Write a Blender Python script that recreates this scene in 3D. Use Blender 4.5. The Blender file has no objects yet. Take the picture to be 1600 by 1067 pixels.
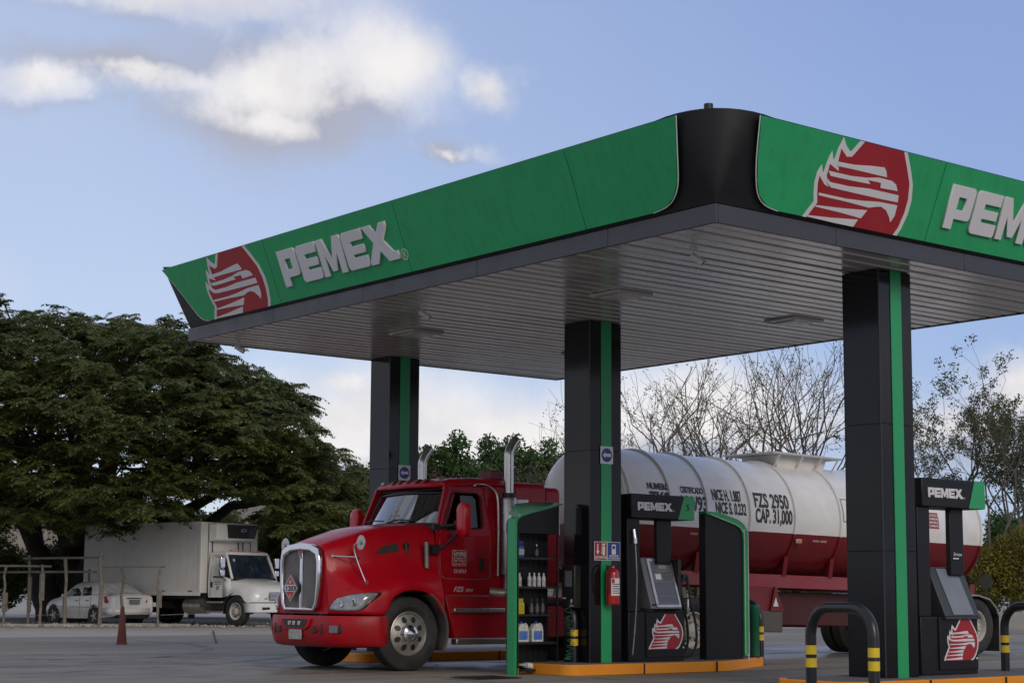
import bpy, bmesh, math, random
import numpy as np
from mathutils import Vector, Matrix, noise as mnoise

# ------------------------------------------------------------------ camera
S = bpy.context.scene
COL = S.collection
PI = math.pi
R = math.radians
F_PX, PIT, AZ, ROLL, CY, CAM_H = 2709.2, 0.1214, 0.6744, 0.0058, 596.4, 1.10
hx, hy = math.sin(AZ), math.cos(AZ)
RT = Vector((hy, -hx, 0))
FWH = Vector((hx, hy, 0))
FW = Vector((hx * math.cos(PIT), hy * math.cos(PIT), math.sin(PIT)))
UPV = Vector((-hx * math.sin(PIT), -hy * math.sin(PIT), math.cos(PIT)))
R2 = RT * math.cos(ROLL) + UPV * math.sin(ROLL)
U2 = UPV * math.cos(ROLL) - RT * math.sin(ROLL)
cam_data = bpy.data.cameras.new('camera')
cam = bpy.data.objects.new('camera', cam_data)
COL.objects.link(cam)
S.camera = cam
cam_data.sensor_width = 36
cam_data.lens = 36 * F_PX / 1600
cam_data.shift_y = (CY - 533.5) / 1600
cam_data.clip_start = 0.1
cam_data.clip_end = 4000
m = Matrix.Identity(4)
for i in range(3):
    m[i][0], m[i][1], m[i][2] = R2[i], U2[i], -FW[i]
m[0][3], m[1][3], m[2][3] = 0, 0, CAM_H
cam.matrix_world = m

def ray(u, v):
    """direction of a photograph pixel, used only to read real positions out of the photograph"""
    return FW + R2 * ((u - 800) / F_PX) - U2 * ((v - CY) / F_PX)
def ground_at(u, v, z=0.0):
    r = ray(u, v)
    return Vector((0, 0, CAM_H)) + r * ((z - CAM_H) / r.z)
def depth_at(u, v, d):
    return Vector((0, 0, CAM_H)) + ray(u, v) * d

# ------------------------------------------------------------------ sky, sun, exposure
S.view_settings.view_transform = 'Standard'
S.view_settings.look = 'None'
S.view_settings.gamma = 1.0
S.view_settings.exposure = 0.0
S.view_settings.use_curve_mapping = False
S.render.engine = 'CYCLES'
S.cycles.max_bounces = 8
S.cycles.transparent_max_bounces = 16
S.cycles.use_denoising = True

SUN_EL = R(26)
sun_h = (RT * 0.45 - FWH * 0.89).normalized()
SUN_AZ = math.atan2(sun_h.x, sun_h.y)
sun_dir = Vector((sun_h.x * math.cos(SUN_EL), sun_h.y * math.cos(SUN_EL), math.sin(SUN_EL)))
sd = bpy.data.lights.new('sun', 'SUN')
sd.energy = 1.15
sd.angle = R(22)
sd.color = (1.0, 0.87, 0.70)
sun = bpy.data.objects.new('sun', sd)
COL.objects.link(sun)
sun.location = (0, 0, 50)
sun.rotation_euler = sun_dir.to_track_quat('Z', 'Y').to_euler()

W = bpy.data.worlds.new('World')
S.world = W
W.use_nodes = True
nt = W.node_tree
nt.nodes.clear()
NN = nt.nodes.new
def lk(a, b): nt.links.new(a, b)
def mth(op, a, b=None, c=None, clamp=False):
    n = NN('ShaderNodeMath'); n.operation = op; n.use_clamp = clamp
    for i, x in enumerate((a, b, c)):
        if x is None: continue
        if isinstance(x, (int, float)): n.inputs[i].default_value = x
        else: lk(x, n.inputs[i])
    return n.outputs[0]
out = NN('ShaderNodeOutputWorld')
bg = NN('ShaderNodeBackground')
SKY_STRENGTH = 0.10
bg.inputs['Strength'].default_value = SKY_STRENGTH
sky = NN('ShaderNodeTexSky')
sky.sky_type = 'NISHITA'
sky.sun_disc = False
sky.sun_elevation = SUN_EL
sky.sun_rotation = SUN_AZ
sky.altitude = 900
sky.air_density = 1.0
sky.dust_density = 1.6
sky.ozone_density = 1.6
tc = NN('ShaderNodeTexCoord')
def azel(u, v):
    d = ray(u, v).normalized()
    return math.atan2(d.x, d.y), math.asin(d.z)
# cloud banks: centre pixel of each in the photograph turned into compass direction and elevation, half widths in px -> rad
CLOUDS = [(190, 118, 240, 48), (470, 135, 290, 125), (240, -25, 380, 60), (600, 110, 150, 85), (770, 135, 62, 46), (690, 235, 90, 24), (440, 190, 240, 60),
          (90, 130, 120, 40),
          (560, 680, 300, 120), (800, 690, 330, 105), (1100, 660, 330, 120), (520, 600, 70, 22), (1620, 610, 210, 75), (1500, 680, 240, 70),
          (1900, 560, 260, 90), (2400, 250, 420, 130), (-500, 420, 400, 120), (-900, 100, 500, 150), (3200, 600, 700, 160), (-1800, 600, 700, 180)]
def density(vec):
    nz = NN('ShaderNodeTexNoise'); nz.inputs['Scale'].default_value = 9; nz.inputs['Detail'].default_value = 9; nz.inputs['Roughness'].default_value = 0.62
    lk(vec, nz.inputs['Vector'])
    nz2 = NN('ShaderNodeTexNoise'); nz2.inputs['Scale'].default_value = 4.2; nz2.inputs['Detail'].default_value = 4
    lk(vec, nz2.inputs['Vector'])
    sp = NN('ShaderNodeSeparateXYZ'); lk(vec, sp.inputs[0])
    wob = NN('ShaderNodeTexNoise'); wob.inputs['Scale'].default_value = 14; wob.inputs['Detail'].default_value = 5; wob.inputs['Roughness'].default_value = 0.6
    lk(vec, wob.inputs['Vector'])
    ws = NN('ShaderNodeSeparateColor'); lk(wob.outputs['Color'], ws.inputs[0])
    az = mth('ADD', mth('ARCTAN2', sp.outputs[0], sp.outputs[1]), mth('MULTIPLY', mth('SUBTRACT', ws.outputs[0], 0.5), 0.085))
    el = mth('ADD', mth('ARCSINE', sp.outputs[2]), mth('MULTIPLY', mth('SUBTRACT', ws.outputs[1], 0.5), 0.05))
    best = None
    for (u, v, ru, rv) in CLOUDS:
        a, e = azel(u, v)
        da = mth('DIVIDE', mth('SUBTRACT', az, a), ru / F_PX)
        de = mth('DIVIDE', mth('SUBTRACT', el, e), rv / F_PX)
        d = mth('SUBTRACT', 1.0, mth('POWER', mth('ADD', mth('MULTIPLY', da, da), mth('MULTIPLY', de, de)), 0.5))
        best = d if best is None else mth('SMOOTH_MAX', best, d, 0.25)
    # broken cloud outside the view, added to neutralise the blue skylight
    gen = mth('ADD', mth('MULTIPLY', mth('SUBTRACT', nz2.outputs['Fac'], 0.50), 6.0), 0.45)
    behind = mth('GREATER_THAN', mth('ABSOLUTE', mth('SUBTRACT', az, AZ)), 0.75)
    gen = mth('SUBTRACT', gen, mth('MULTIPLY', mth('SUBTRACT', 1.0, behind), 3.0))
    best = mth('MAXIMUM', best, gen)
    best = mth('MAXIMUM', best, -2.0)
    return mth('ADD', best, mth('MULTIPLY', mth('SUBTRACT', nz.outputs['Fac'], 0.5), 1.45))
vec = tc.outputs['Generated']
d0 = density(vec)
off = NN('ShaderNodeVectorMath'); off.operation = 'ADD'
lk(vec, off.inputs[0])
sh = RT * 0.025 + Vector((0, 0, 0.035))
off.inputs[1].default_value = sh
nrm = NN('ShaderNodeVectorMath'); nrm.operation = 'NORMALIZE'
lk(off.outputs[0], nrm.inputs[0])
d1 = density(nrm.outputs[0])
def smooth(x, lo, hi, a=0.0, b=1.0):
    n = NN('ShaderNodeMapRange'); n.interpolation_type = 'SMOOTHSTEP'
    lk(x, n.inputs[0])
    for i, q in enumerate((lo, hi, a, b)): n.inputs[i + 1].default_value = q
    return n.outputs[0]
alpha = smooth(d0, -0.30, 0.95, 0, 0.96)
mshade = NN('ShaderNodeTexNoise'); mshade.inputs['Scale'].default_value = 7.5; mshade.inputs['Detail'].default_value = 7; mshade.inputs['Roughness'].default_value = 0.6
lk(vec, mshade.inputs['Vector'])
lit = smooth(mth('SUBTRACT', d0, d1), -0.28, 0.50)
thick = smooth(d0, 0.3, 1.5)
lit2 = mth('SUBTRACT', lit, mth('MULTIPLY', smooth(mshade.outputs['Fac'], 0.40, 0.62), 0.34), clamp=True)
cmix = NN('ShaderNodeMix'); cmix.data_type = 'RGBA'
lk(lit2, cmix.inputs[0])
cmix.inputs[6].default_value = (4.3, 4.4, 5.2, 1)
cmix.inputs[7].default_value = (9.3, 9.0, 8.85, 1)
# sky tint towards the pale lavender blue of the photograph (thin high haze)
hz = NN('ShaderNodeMix'); hz.data_type = 'RGBA'
hz.inputs[0].default_value = 0.55
lk(sky.outputs[0], hz.inputs[6])
dirs = NN('ShaderNodeSeparateXYZ'); lk(tc.outputs['Generated'], dirs.inputs[0])
lat = NN('ShaderNodeVectorMath'); lat.operation = 'DOT_PRODUCT'; lk(tc.outputs['Generated'], lat.inputs[0]); lat.inputs[1].default_value = RT
hf = mth('ADD', mth('SUBTRACT', 0.5, mth('MULTIPLY', lat.outputs['Value'], 2.0)), mth('MULTIPLY', mth('SUBTRACT', 0.25, dirs.outputs[2]), 1.2), clamp=True)
hcol = NN('ShaderNodeMix'); hcol.data_type = 'RGBA'; lk(hf, hcol.inputs[0])
hcol.inputs[6].default_value = (3.6, 4.8, 8.85, 1); hcol.inputs[7].default_value = (6.5, 7.2, 9.6, 1)
lk(hcol.outputs[2], hz.inputs[7])
fin = NN('ShaderNodeMix'); fin.data_type = 'RGBA'
lk(alpha, fin.inputs[0]); lk(hz.outputs[2], fin.inputs[6]); lk(cmix.outputs[2], fin.inputs[7])
lk(fin.outputs[2], bg.inputs['Color'])
lk(bg.outputs[0], out.inputs[0])
W.cycles.sampling_method = 'MANUAL'
W.cycles.sample_map_resolution = 512

# ------------------------------------------------------------------ helpers
rng = random.Random(11)
MATS = {}
def mat(name, color, rough=0.5, metal=0.0, vary=0.12, vscale=3.0, bump=0.0, bscale=60.0, coat=0.0, dirt=0.0, dscale=1.5, dirtcol=(0.10, 0.085, 0.065), spec=0.5, island=0.0, streak=0.0):
    if name in MATS: return MATS[name]
    M = bpy.data.materials.new(name); M.use_nodes = True
    t = M.node_tree; b = t.nodes['Principled BSDF']
    b.inputs['Roughness'].default_value = rough
    b.inputs['Metallic'].default_value = metal
    b.inputs['Specular IOR Level'].default_value = spec
    if coat: b.inputs['Coat Weight'].default_value = coat; b.inputs['Coat Roughness'].default_value = 0.06
    c = (*color, 1)
    tcn = t.nodes.new('ShaderNodeTexCoord')
    nz = t.nodes.new('ShaderNodeTexNoise'); nz.inputs['Scale'].default_value = vscale; nz.inputs['Detail'].default_value = 6; nz.inputs['Roughness'].default_value = 0.6
    t.links.new(tcn.outputs['Object'], nz.inputs['Vector'])
    mr = t.nodes.new('ShaderNodeMapRange'); mr.inputs[1].default_value = 0.3; mr.inputs[2].default_value = 0.7
    mr.inputs[3].default_value = 1 - vary; mr.inputs[4].default_value = 1 + vary
    t.links.new(nz.outputs['Fac'], mr.inputs[0])
    mul = t.nodes.new('ShaderNodeVectorMath'); mul.operation = 'SCALE'
    mul.inputs[0].default_value = color
    t.links.new(mr.outputs[0], mul.inputs['Scale'])
    last = mul.outputs[0]
    if island:
        g = t.nodes.new('ShaderNodeNewGeometry')
        mi = t.nodes.new('ShaderNodeMapRange'); mi.inputs[3].default_value = 1 - island; mi.inputs[4].default_value = 1 + island
        t.links.new(g.outputs['Random Per Island'], mi.inputs[0])
        m2 = t.nodes.new('ShaderNodeVectorMath'); m2.operation = 'SCALE'
        t.links.new(last, m2.inputs[0]); t.links.new(mi.outputs[0], m2.inputs['Scale'])
        last = m2.outputs[0]
    if dirt:
        n2 = t.nodes.new('ShaderNodeTexNoise'); n2.inputs['Scale'].default_value = dscale; n2.inputs['Detail'].default_value = 8; n2.inputs['Roughness'].default_value = 0.7
        t.links.new(tcn.outputs['Object'], n2.inputs['Vector'])
        r2_ = t.nodes.new('ShaderNodeMapRange'); r2_.inputs[1].default_value = 0.45; r2_.inputs[2].default_value = 0.75
        r2_.inputs[3].default_value = 0; r2_.inputs[4].default_value = dirt
        t.links.new(n2.outputs['Fac'], r2_.inputs[0])
        mx = t.nodes.new('ShaderNodeMix'); mx.data_type = 'RGBA'
        t.links.new(r2_.outputs[0], mx.inputs[0]); t.links.new(last, mx.inputs[6]); mx.inputs[7].default_value = (*dirtcol, 1)
        last = mx.outputs[2]
    if streak:
        mp = t.nodes.new('ShaderNodeMapping'); mp.inputs['Scale'].default_value = (5, 5, 0.35)
        t.links.new(tcn.outputs['Object'], mp.inputs[0])
        n4 = t.nodes.new('ShaderNodeTexNoise'); n4.inputs['Scale'].default_value = 2.2; n4.inputs['Detail'].default_value = 7; n4.inputs['Roughness'].default_value = 0.65
        t.links.new(mp.outputs[0], n4.inputs['Vector'])
        r4 = t.nodes.new('ShaderNodeMapRange'); r4.inputs[1].default_value = 0.5; r4.inputs[2].default_value = 0.78; r4.inputs[3].default_value = 0; r4.inputs[4].default_value = streak
        t.links.new(n4.outputs['Fac'], r4.inputs[0])
        mx4 = t.nodes.new('ShaderNodeMix'); mx4.data_type = 'RGBA'
        t.links.new(r4.outputs[0], mx4.inputs[0]); t.links.new(last, mx4.inputs[6]); mx4.inputs[7].default_value = (*[0.45 * c + 0.02 for c in color], 1)
        last = mx4.outputs[2]
    t.links.new(last, b.inputs['Base Color'])
    rr = t.nodes.new('ShaderNodeMapRange'); rr.inputs[1].default_value = 0.3; rr.inputs[2].default_value = 0.7
    rr.inputs[3].default_value = max(0.02, rough * 0.8); rr.inputs[4].default_value = min(1, rough * 1.25)
    t.links.new(nz.outputs['Fac'], rr.inputs[0]); t.links.new(rr.outputs[0], b.inputs['Roughness'])
    if bump:
        n3 = t.nodes.new('ShaderNodeTexNoise'); n3.inputs['Scale'].default_value = bscale; n3.inputs['Detail'].default_value = 5
        t.links.new(tcn.outputs['Object'], n3.inputs['Vector'])
        bp = t.nodes.new('ShaderNodeBump'); bp.inputs['Strength'].default_value = bump; bp.inputs['Distance'].default_value = 0.02
        t.links.new(n3.outputs['Fac'], bp.inputs['Height']); t.links.new(bp.outputs[0], b.inputs['Normal'])
    MATS[name] = M
    return M
def glassmat(name, tint=(0.5, 0.55, 0.55), refl=0.12, rough=0.02):
    M = bpy.data.materials.new(name); M.use_nodes = True
    t = M.node_tree; t.nodes.clear()
    o = t.nodes.new('ShaderNodeOutputMaterial'); tr = t.nodes.new('ShaderNodeBsdfTransparent'); tr.inputs[0].default_value = (*tint, 1)
    gl = t.nodes.new('ShaderNodeBsdfGlossy'); gl.inputs['Roughness'].default_value = rough; gl.inputs[0].default_value = (0.9, 0.95, 1, 1)
    lf = t.nodes.new('ShaderNodeLayerWeight'); lf.inputs['Blend'].default_value = 0.5
    lw = t.nodes.new('ShaderNodeMath'); lw.operation = 'POWER'; t.links.new(lf.outputs['Facing'], lw.inputs[0]); lw.inputs[1].default_value = 4.5
    ad = t.nodes.new('ShaderNodeMath'); ad.inputs[1].default_value = refl; ad.use_clamp = True
    t.links.new(lw.outputs[0], ad.inputs[0])
    mx = t.nodes.new('ShaderNodeMixShader')
    t.links.new(ad.outputs[0], mx.inputs[0]); t.links.new(tr.outputs[0], mx.inputs[1]); t.links.new(gl.outputs[0], mx.inputs[2]); t.links.new(mx.outputs[0], o.inputs[0])
    return M
def leafmat(name, color, vary=0.45, trans=0.25, hue=None):
    M = bpy.data.materials.new(name); M.use_nodes = True
    t = M.node_tree; b = t.nodes['Principled BSDF']
    b.inputs['Roughness'].default_value = 0.55; b.inputs['Specular IOR Level'].default_value = 0.3
    g = t.nodes.new('ShaderNodeNewGeometry')
    cr = t.nodes.new('ShaderNodeValToRGB')
    e = cr.color_ramp.elements
    e[0].color = (*[c * (1 - vary) for c in color], 1); e[1].color = (*[c * (1 + vary) for c in (hue or color)], 1)
    tcn = t.nodes.new('ShaderNodeTexCoord'); nz = t.nodes.new('ShaderNodeTexNoise'); nz.inputs['Scale'].default_value = 0.45; nz.inputs['Detail'].default_value = 3
    t.links.new(tcn.outputs['Object'], nz.inputs['Vector'])
    a = t.nodes.new('ShaderNodeMath'); a.operation = 'MULTIPLY'; a.inputs[1].default_value = 0.5
    t.links.new(g.outputs['Random Per Island'], a.inputs[0])
    a2 = t.nodes.new('ShaderNodeMath'); a2.operation = 'MULTIPLY_ADD'; a2.inputs[1].default_value = 1.6
    t.links.new(nz.outputs['Fac'], a2.inputs[0]); a2.inputs[2].default_value = -0.52
    a3 = t.nodes.new('ShaderNodeMath'); a3.operation = 'ADD'; a3.use_clamp = True
    t.links.new(a.outputs[0], a3.inputs[0]); t.links.new(a2.outputs[0], a3.inputs[1]); t.links.new(a3.outputs[0], cr.inputs[0])
    t.links.new(cr.outputs[0], b.inputs['Base Color'])
    tl = t.nodes.new('ShaderNodeBsdfTranslucent'); t.links.new(cr.outputs[0], tl.inputs[0])
    mx = t.nodes.new('ShaderNodeMixShader'); mx.inputs[0].default_value = trans
    o = t.nodes['Material Output']
    t.links.new(b.outputs[0], mx.inputs[1]); t.links.new(tl.outputs[0], mx.inputs[2]); t.links.new(mx.outputs[0], o.inputs[0])
    return M

def tag(o, label=None, cat=None, group=None, kind=None):
    if label: o['label'] = label
    if cat: o['category'] = cat
    if group: o['group'] = group
    if kind: o['kind'] = kind
    return o
def thing(name, label, cat, loc=(0, 0, 0), rz=0.0, group=None, rot=None):
    o = bpy.data.objects.new(name, None); COL.objects.link(o)
    o.empty_display_size = 0.2
    o.location = loc; o.rotation_euler = rot if rot else (0, 0, rz)
    return tag(o, label, cat, group)
def node(name, parent, loc=(0, 0, 0), rot=(0, 0, 0)):
    o = bpy.data.objects.new(name, None); COL.objects.link(o); o.parent = parent; o.location = loc; o.rotation_euler = rot
    return o
def link_mesh(name, me, parent=None, loc=None, rot=None):
    o = bpy.data.objects.new(name, me); COL.objects.link(o)
    if parent: o.parent = parent
    if loc is not None: o.location = loc
    if rot is not None: o.rotation_euler = rot
    return o
def kids(o): return [c for c in bpy.data.objects if c.parent == o]
def copy_tree(o, parent=None):
    c = o.copy(); COL.objects.link(c); c.parent = parent
    for ch in kids(o): copy_tree(ch, c)
    return c

class MB:
    def __init__(self): self.v = []; self.f = []; self.mi = []; self.cur = 0
    def add(self, vs, fs):
        n = len(self.v); self.v += [tuple(p) for p in vs]; self.f += [tuple(i + n for i in f) for f in fs]; self.mi += [self.cur] * len(fs)
        return self
    def box(self, x0, x1, y0, y1, z0, z1, M=None):
        vs = [Vector((x, y, z)) for z in (z0, z1) for (x, y) in ((x0, y0), (x1, y0), (x1, y1), (x0, y1))]
        if M is not None: vs = [M @ p for p in vs]
        return self.add(vs, [(3, 2, 1, 0), (4, 5, 6, 7), (0, 1, 5, 4), (1, 2, 6, 5), (2, 3, 7, 6), (3, 0, 4, 7)])
    def hexa(self, b, t):
        return self.add(list(b) + list(t), [(3, 2, 1, 0), (4, 5, 6, 7), (0, 1, 5, 4), (1, 2, 6, 5), (2, 3, 7, 6), (3, 0, 4, 7)])
    def prism(self, poly, o, r, u, n, t):
        """polygon (2d list) in the plane o + x r + y u, extruded by t along n"""
        o, r, u, n = Vector(o), Vector(r), Vector(u), Vector(n)
        k = len(poly)
        a = [o + r * x + u * y for x, y in poly]; b = [p + n * t for p in a]
        ar = sum(poly[i][0] * poly[(i + 1) % k][1] - poly[(i + 1) % k][0] * poly[i][1] for i in range(k))
        if (ar > 0) == (r.cross(u).dot(n) * t > 0):
            fs = [tuple(range(k))[::-1], tuple(range(k, 2 * k))] + [(i, (i + 1) % k, (i + 1) % k + k, i + k) for i in range(k)]
        else:
            fs = [tuple(range(k)), tuple(range(k, 2 * k))[::-1]] + [((i + 1) % k, i, i + k, (i + 1) % k + k) for i in range(k)]
        return self.add(a + b, fs)
    def tube(self, pts, rad, n=8, cap=True, closed=False):
        pts = [Vector(p) for p in pts]
        rads = rad if isinstance(rad, (list, tuple)) else [rad] * len(pts)
        vs, fs = [], []
        prev = None
        for i, p in enumerate(pts):
            a = pts[max(i - 1, 0)]; b = pts[min(i + 1, len(pts) - 1)]
            d = (b - a)
            d = d.normalized() if d.length > 1e-9 else Vector((0, 0, 1))
            if prev is None:
                x = d.orthogonal().normalized()
            else:
                x = (prev - d * prev.dot(d))
                x = x.normalized() if x.length > 1e-6 else d.orthogonal().normalized()
            prev = x
            y = d.cross(x)
            for k in range(n):
                an = 2 * PI * k / n
                vs.append(p + (x * math.cos(an) + y * math.sin(an)) * rads[i])
        for i in range(len(pts) - 1):
            for k in range(n):
                a = i * n + k; b = i * n + (k + 1) % n
                fs.append((a, b, b + n, a + n))
        if cap:
            fs.append(tuple(range(n))[::-1]); fs.append(tuple((len(pts) - 1) * n + k for k in range(n)))
        return self.add(vs, fs)
    def lathe(self, prof, n=32, o=(0, 0, 0), axis='Z', close=False, a0=0.0, a1=2 * PI):
        """prof: list of (r, h)"""
        vs, fs = [], []
        full = abs(a1 - a0 - 2 * PI) < 1e-6
        m_ = n if full else n + 1
        for k in range(m_):
            an = a0 + (a1 - a0) * k / n
            c, s = math.cos(an), math.sin(an)
            for (r, h) in prof:
                p = {'Z': (r * c, r * s, h), 'Y': (r * c, h, r * s), 'X': (h, r * c, r * s)}[axis]
                vs.append((p[0] + o[0], p[1] + o[1], p[2] + o[2]))
        L = len(prof)
        for k in range(n):
            a = k * L; b = ((k + 1) % m_) * L
            for i in range(L - 1 if not close else L):
                j = (i + 1) % L
                q = (a + i, b + i, b + j, a + j)
                if axis == 'Y': q = q[::-1]
                fs.append(q)
        return self.add(vs, fs)
    def grid(self, rows, flip=False, closed=False):
        n = len(rows[0]); vs = [p for r in rows for p in r]; fs = []
        for i in range(len(rows) - 1):
            for k in range(n if closed else n - 1):
                a = i * n + k; b = i * n + (k + 1) % n
                q = (a, b, b + n, a + n)
                fs.append(q[::-1] if flip else q)
        return self.add(vs, fs)
    def build(self, name, material, parent=None, loc=None, rot=None, bevel=0.0, segs=2, smooth=True, angle=35, solid=0.0, label=None, fix=False):
        me = bpy.data.meshes.new(name)
        me.from_pydata(self.v, [], self.f)
        ms = material if isinstance(material, (list, tuple)) else [material]
        for q in ms: me.materials.append(q)
        if len(ms) > 1: me.polygons.foreach_set('material_index', self.mi)
        if fix:
            bm = bmesh.new(); bm.from_mesh(me); bmesh.ops.recalc_face_normals(bm, faces=bm.faces); bm.to_mesh(me); bm.free()
        if smooth:
            me.shade_smooth(); me.set_sharp_from_angle(angle=R(angle))
        me.update()
        o = link_mesh(name, me, parent, loc, rot)
        if solid:
            s = o.modifiers.new('solid', 'SOLIDIFY'); s.thickness = solid; s.offset = -1
        if bevel:
            bv = o.modifiers.new('bevel', 'BEVEL'); bv.width = bevel; bv.segments = segs; bv.limit_method = 'ANGLE'; bv.angle_limit = R(40)
            bv.harden_normals = False
        if label: o['label'] = label
        return o

def plane_map(o, r, u, n=None):
    o, r, u = Vector(o), Vector(r).normalized(), Vector(u).normalized()
    n = r.cross(u)
    return lambda x, y, z: o + r * x + u * y + n * z
def curve_to_mesh(cu):
    ob = bpy.data.objects.new('tmp', cu); COL.objects.link(ob)
    dg = bpy.context.evaluated_depsgraph_get()
    dg.update()
    me = bpy.data.meshes.new_from_object(ob.evaluated_get(dg))
    COL.objects.unlink(ob); bpy.data.objects.remove(ob)
    return me
def text(body, size, o, r, u, material, parent, name='lettering', ext=0.002, xs=1.0, bold=0.0, shear=0.0, align='LEFT', spacing=1.0, mapf=None, cut=0.0, resol=3, width=None, label=None):
    cu = bpy.data.curves.new('t', 'FONT'); cu.body = body; cu.size = size; cu.extrude = ext; cu.offset = bold; cu.shear = shear
    cu.align_x = align; cu.space_character = spacing; cu.resolution_u = resol
    me = curve_to_mesh(cu); bpy.data.curves.remove(cu)
    if cut:
        bm = bmesh.new(); bm.from_mesh(me)
        ys = [v.co.y for v in bm.verts]
        y = min(ys) + cut
        while y < max(ys):
            bmesh.ops.bisect_plane(bm, geom=bm.verts[:] + bm.edges[:] + bm.faces[:], plane_co=(0, y, 0), plane_no=(0, 1, 0)); y += cut
        bm.to_mesh(me); bm.free()
    if width:
        xsx = [v.co.x for v in me.vertices]
        xs = width / (max(xsx) - min(xsx))
    f = mapf or plane_map(o, r, u)
    for v in me.vertices: v.co = f(v.co.x * xs, v.co.y, v.co.z + ext)
    me.materials.clear(); me.materials.append(material)
    ob = link_mesh(name, me, parent)
    if label: ob['label'] = label
    return ob
def flat(polys, o, r, u, material, parent, name, t=0.004, lift=0.0, bevel=0.0, label=None, holes=True):
    """filled 2d outlines (holes where outlines nest), thickness t, standing on the plane o,r,u"""
    cu = bpy.data.curves.new('c', 'CURVE'); cu.dimensions = '2D'; cu.fill_mode = 'BOTH'; cu.extrude = max(t / 2 - bevel, 0.0002); cu.bevel_depth = bevel; cu.bevel_resolution = 1
    cu.offset = -bevel
    for p in polys:
        s = cu.splines.new('POLY'); s.points.add(len(p) - 1); s.use_cyclic_u = True
        for i, (x, y) in enumerate(p): s.points[i].co = (x, y, 0, 1)
    me = curve_to_mesh(cu); bpy.data.curves.remove(cu)
    f = plane_map(o, r, u)
    for v in me.vertices: v.co = f(v.co.x, v.co.y, v.co.z + t / 2 + lift)
    me.materials.clear(); me.materials.append(material)
    ob = link_mesh(name, me, parent)
    if label: ob['label'] = label
    return ob
def clip_poly(p, y0, y1):
    def cl(p, f, yy):
        o = []
        for i in range(len(p)):
            a, b = p[i], p[(i + 1) % len(p)]
            ia, ib = f(a[1]), f(b[1])
            if ia: o.append(a)
            if ia != ib:
                t = (yy - a[1]) / (b[1] - a[1]); o.append((a[0] + t * (b[0] - a[0]), yy))
        return o
    p = cl(p, lambda y: y >= y0, y0)
    return cl(p, lambda y: y <= y1, y1) if p else p
def arc(cx, cy, r, a0, a1, n=8):
    return [(cx + r * math.cos(R(a0 + (a1 - a0) * i / n)), cy + r * math.sin(R(a0 + (a1 - a0) * i / n))) for i in range(n + 1)]
def rrect(x0, y0, x1, y1, r, n=4):
    return arc(x1 - r, y0 + r, r, -90, 0, n) + arc(x1 - r, y1 - r, r, 0, 90, n) + arc(x0 + r, y1 - r, r, 90, 180, n) + arc(x0 + r, y0 + r, r, 180, 270, n)
def circ(cx, cy, r, n=24): return arc(cx, cy, r, 0, 360 - 360 / n, n - 1)
def catmull(pts, k):
    out_ = []
    P = [pts[0]] + list(pts) + [pts[-1]]
    for i in range(1, len(P) - 2):
        for j in range(k):
            t = j / k
            out_.append(tuple(0.5 * ((2 * P[i][d]) + (-P[i - 1][d] + P[i + 1][d]) * t + (2 * P[i - 1][d] - 5 * P[i][d] + 4 * P[i + 1][d] - P[i + 2][d]) * t * t + (-P[i - 1][d] + 3 * P[i][d] - 3 * P[i + 1][d] + P[i + 2][d]) * t ** 3) for d in range(len(P[i]))))
    out_.append(tuple(pts[-1]))
    return out_

# ------------------------------------------------------------------ materials
GREEN = mat('green_enamel', (0.022, 0.34, 0.125), 0.42, vary=0.05, bump=0.02, bscale=8, dirt=0.15, dscale=0.8, dirtcol=(0.04, 0.22, 0.10), spec=0.3, streak=0.45)
BLACKP = mat('black_panel', (0.008, 0.008, 0.010), 0.42, vary=0.15, dirt=0.2, dirtcol=(0.018, 0.018, 0.018), spec=0.3, streak=0.0)
GRANITE = mat('black_polished_tile', (0.007, 0.007, 0.009), 0.12, vary=0.5, vscale=160, dirt=0.25, dscale=2.5, dirtcol=(0.016, 0.015, 0.015), spec=0.3)
STRIPE = mat('green_stripe', (0.012, 0.30, 0.10), 0.35, vary=0.05, dirt=0.15, dirtcol=(0.04, 0.12, 0.06))
TRIM = mat('grey_trim', (0.040, 0.040, 0.050), 0.4, vary=0.12, dirt=0.3, dirtcol=(0.035, 0.035, 0.035))
SOFFIT = mat('soffit_metal', (0.58, 0.575, 0.57), 0.20, metal=0.35, vary=0.08, vscale=1.5, dirt=0.35, dscale=0.9, dirtcol=(0.24, 0.23, 0.22))
LETTER = mat('letter_white', (0.62, 0.62, 0.64), 0.4, vary=0.04, dirt=0.2, dirtcol=(0.4, 0.4, 0.4))
WHITE = mat('white_paint', (0.78, 0.78, 0.76), 0.35, vary=0.04, dirt=0.25, dirtcol=(0.45, 0.42, 0.36))
WHITEV = mat('white_vinyl', (0.72, 0.72, 0.72), 0.45, vary=0.03)
RED_E = mat('red_vinyl', (0.32, 0.010, 0.018), 0.4, vary=0.05, dirt=0.15, dirtcol=(0.18, 0.02, 0.02))
BLUE = mat('blue_vinyl', (0.025, 0.05, 0.26), 0.45, vary=0.05)
YELLOW = mat('yellow_paint', (0.72, 0.50, 0.015), 0.5, vary=0.1, dirt=0.35, dirtcol=(0.2, 0.14, 0.03), dscale=4)
ORANGE = mat('orange_paint', (0.78, 0.27, 0.004), 0.55, vary=0.12, dirt=0.4, dscale=3, dirtcol=(0.30, 0.12, 0.03), bump=0.15)
CONC = mat('island_concrete', (0.12, 0.115, 0.11), 0.85, vary=0.2, bump=0.3, dirt=0.5)
STEELB = mat('black_steel', (0.009, 0.009, 0.011), 0.33, vary=0.2, dirt=0.3, dirtcol=(0.05, 0.045, 0.04), dscale=5)
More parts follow.
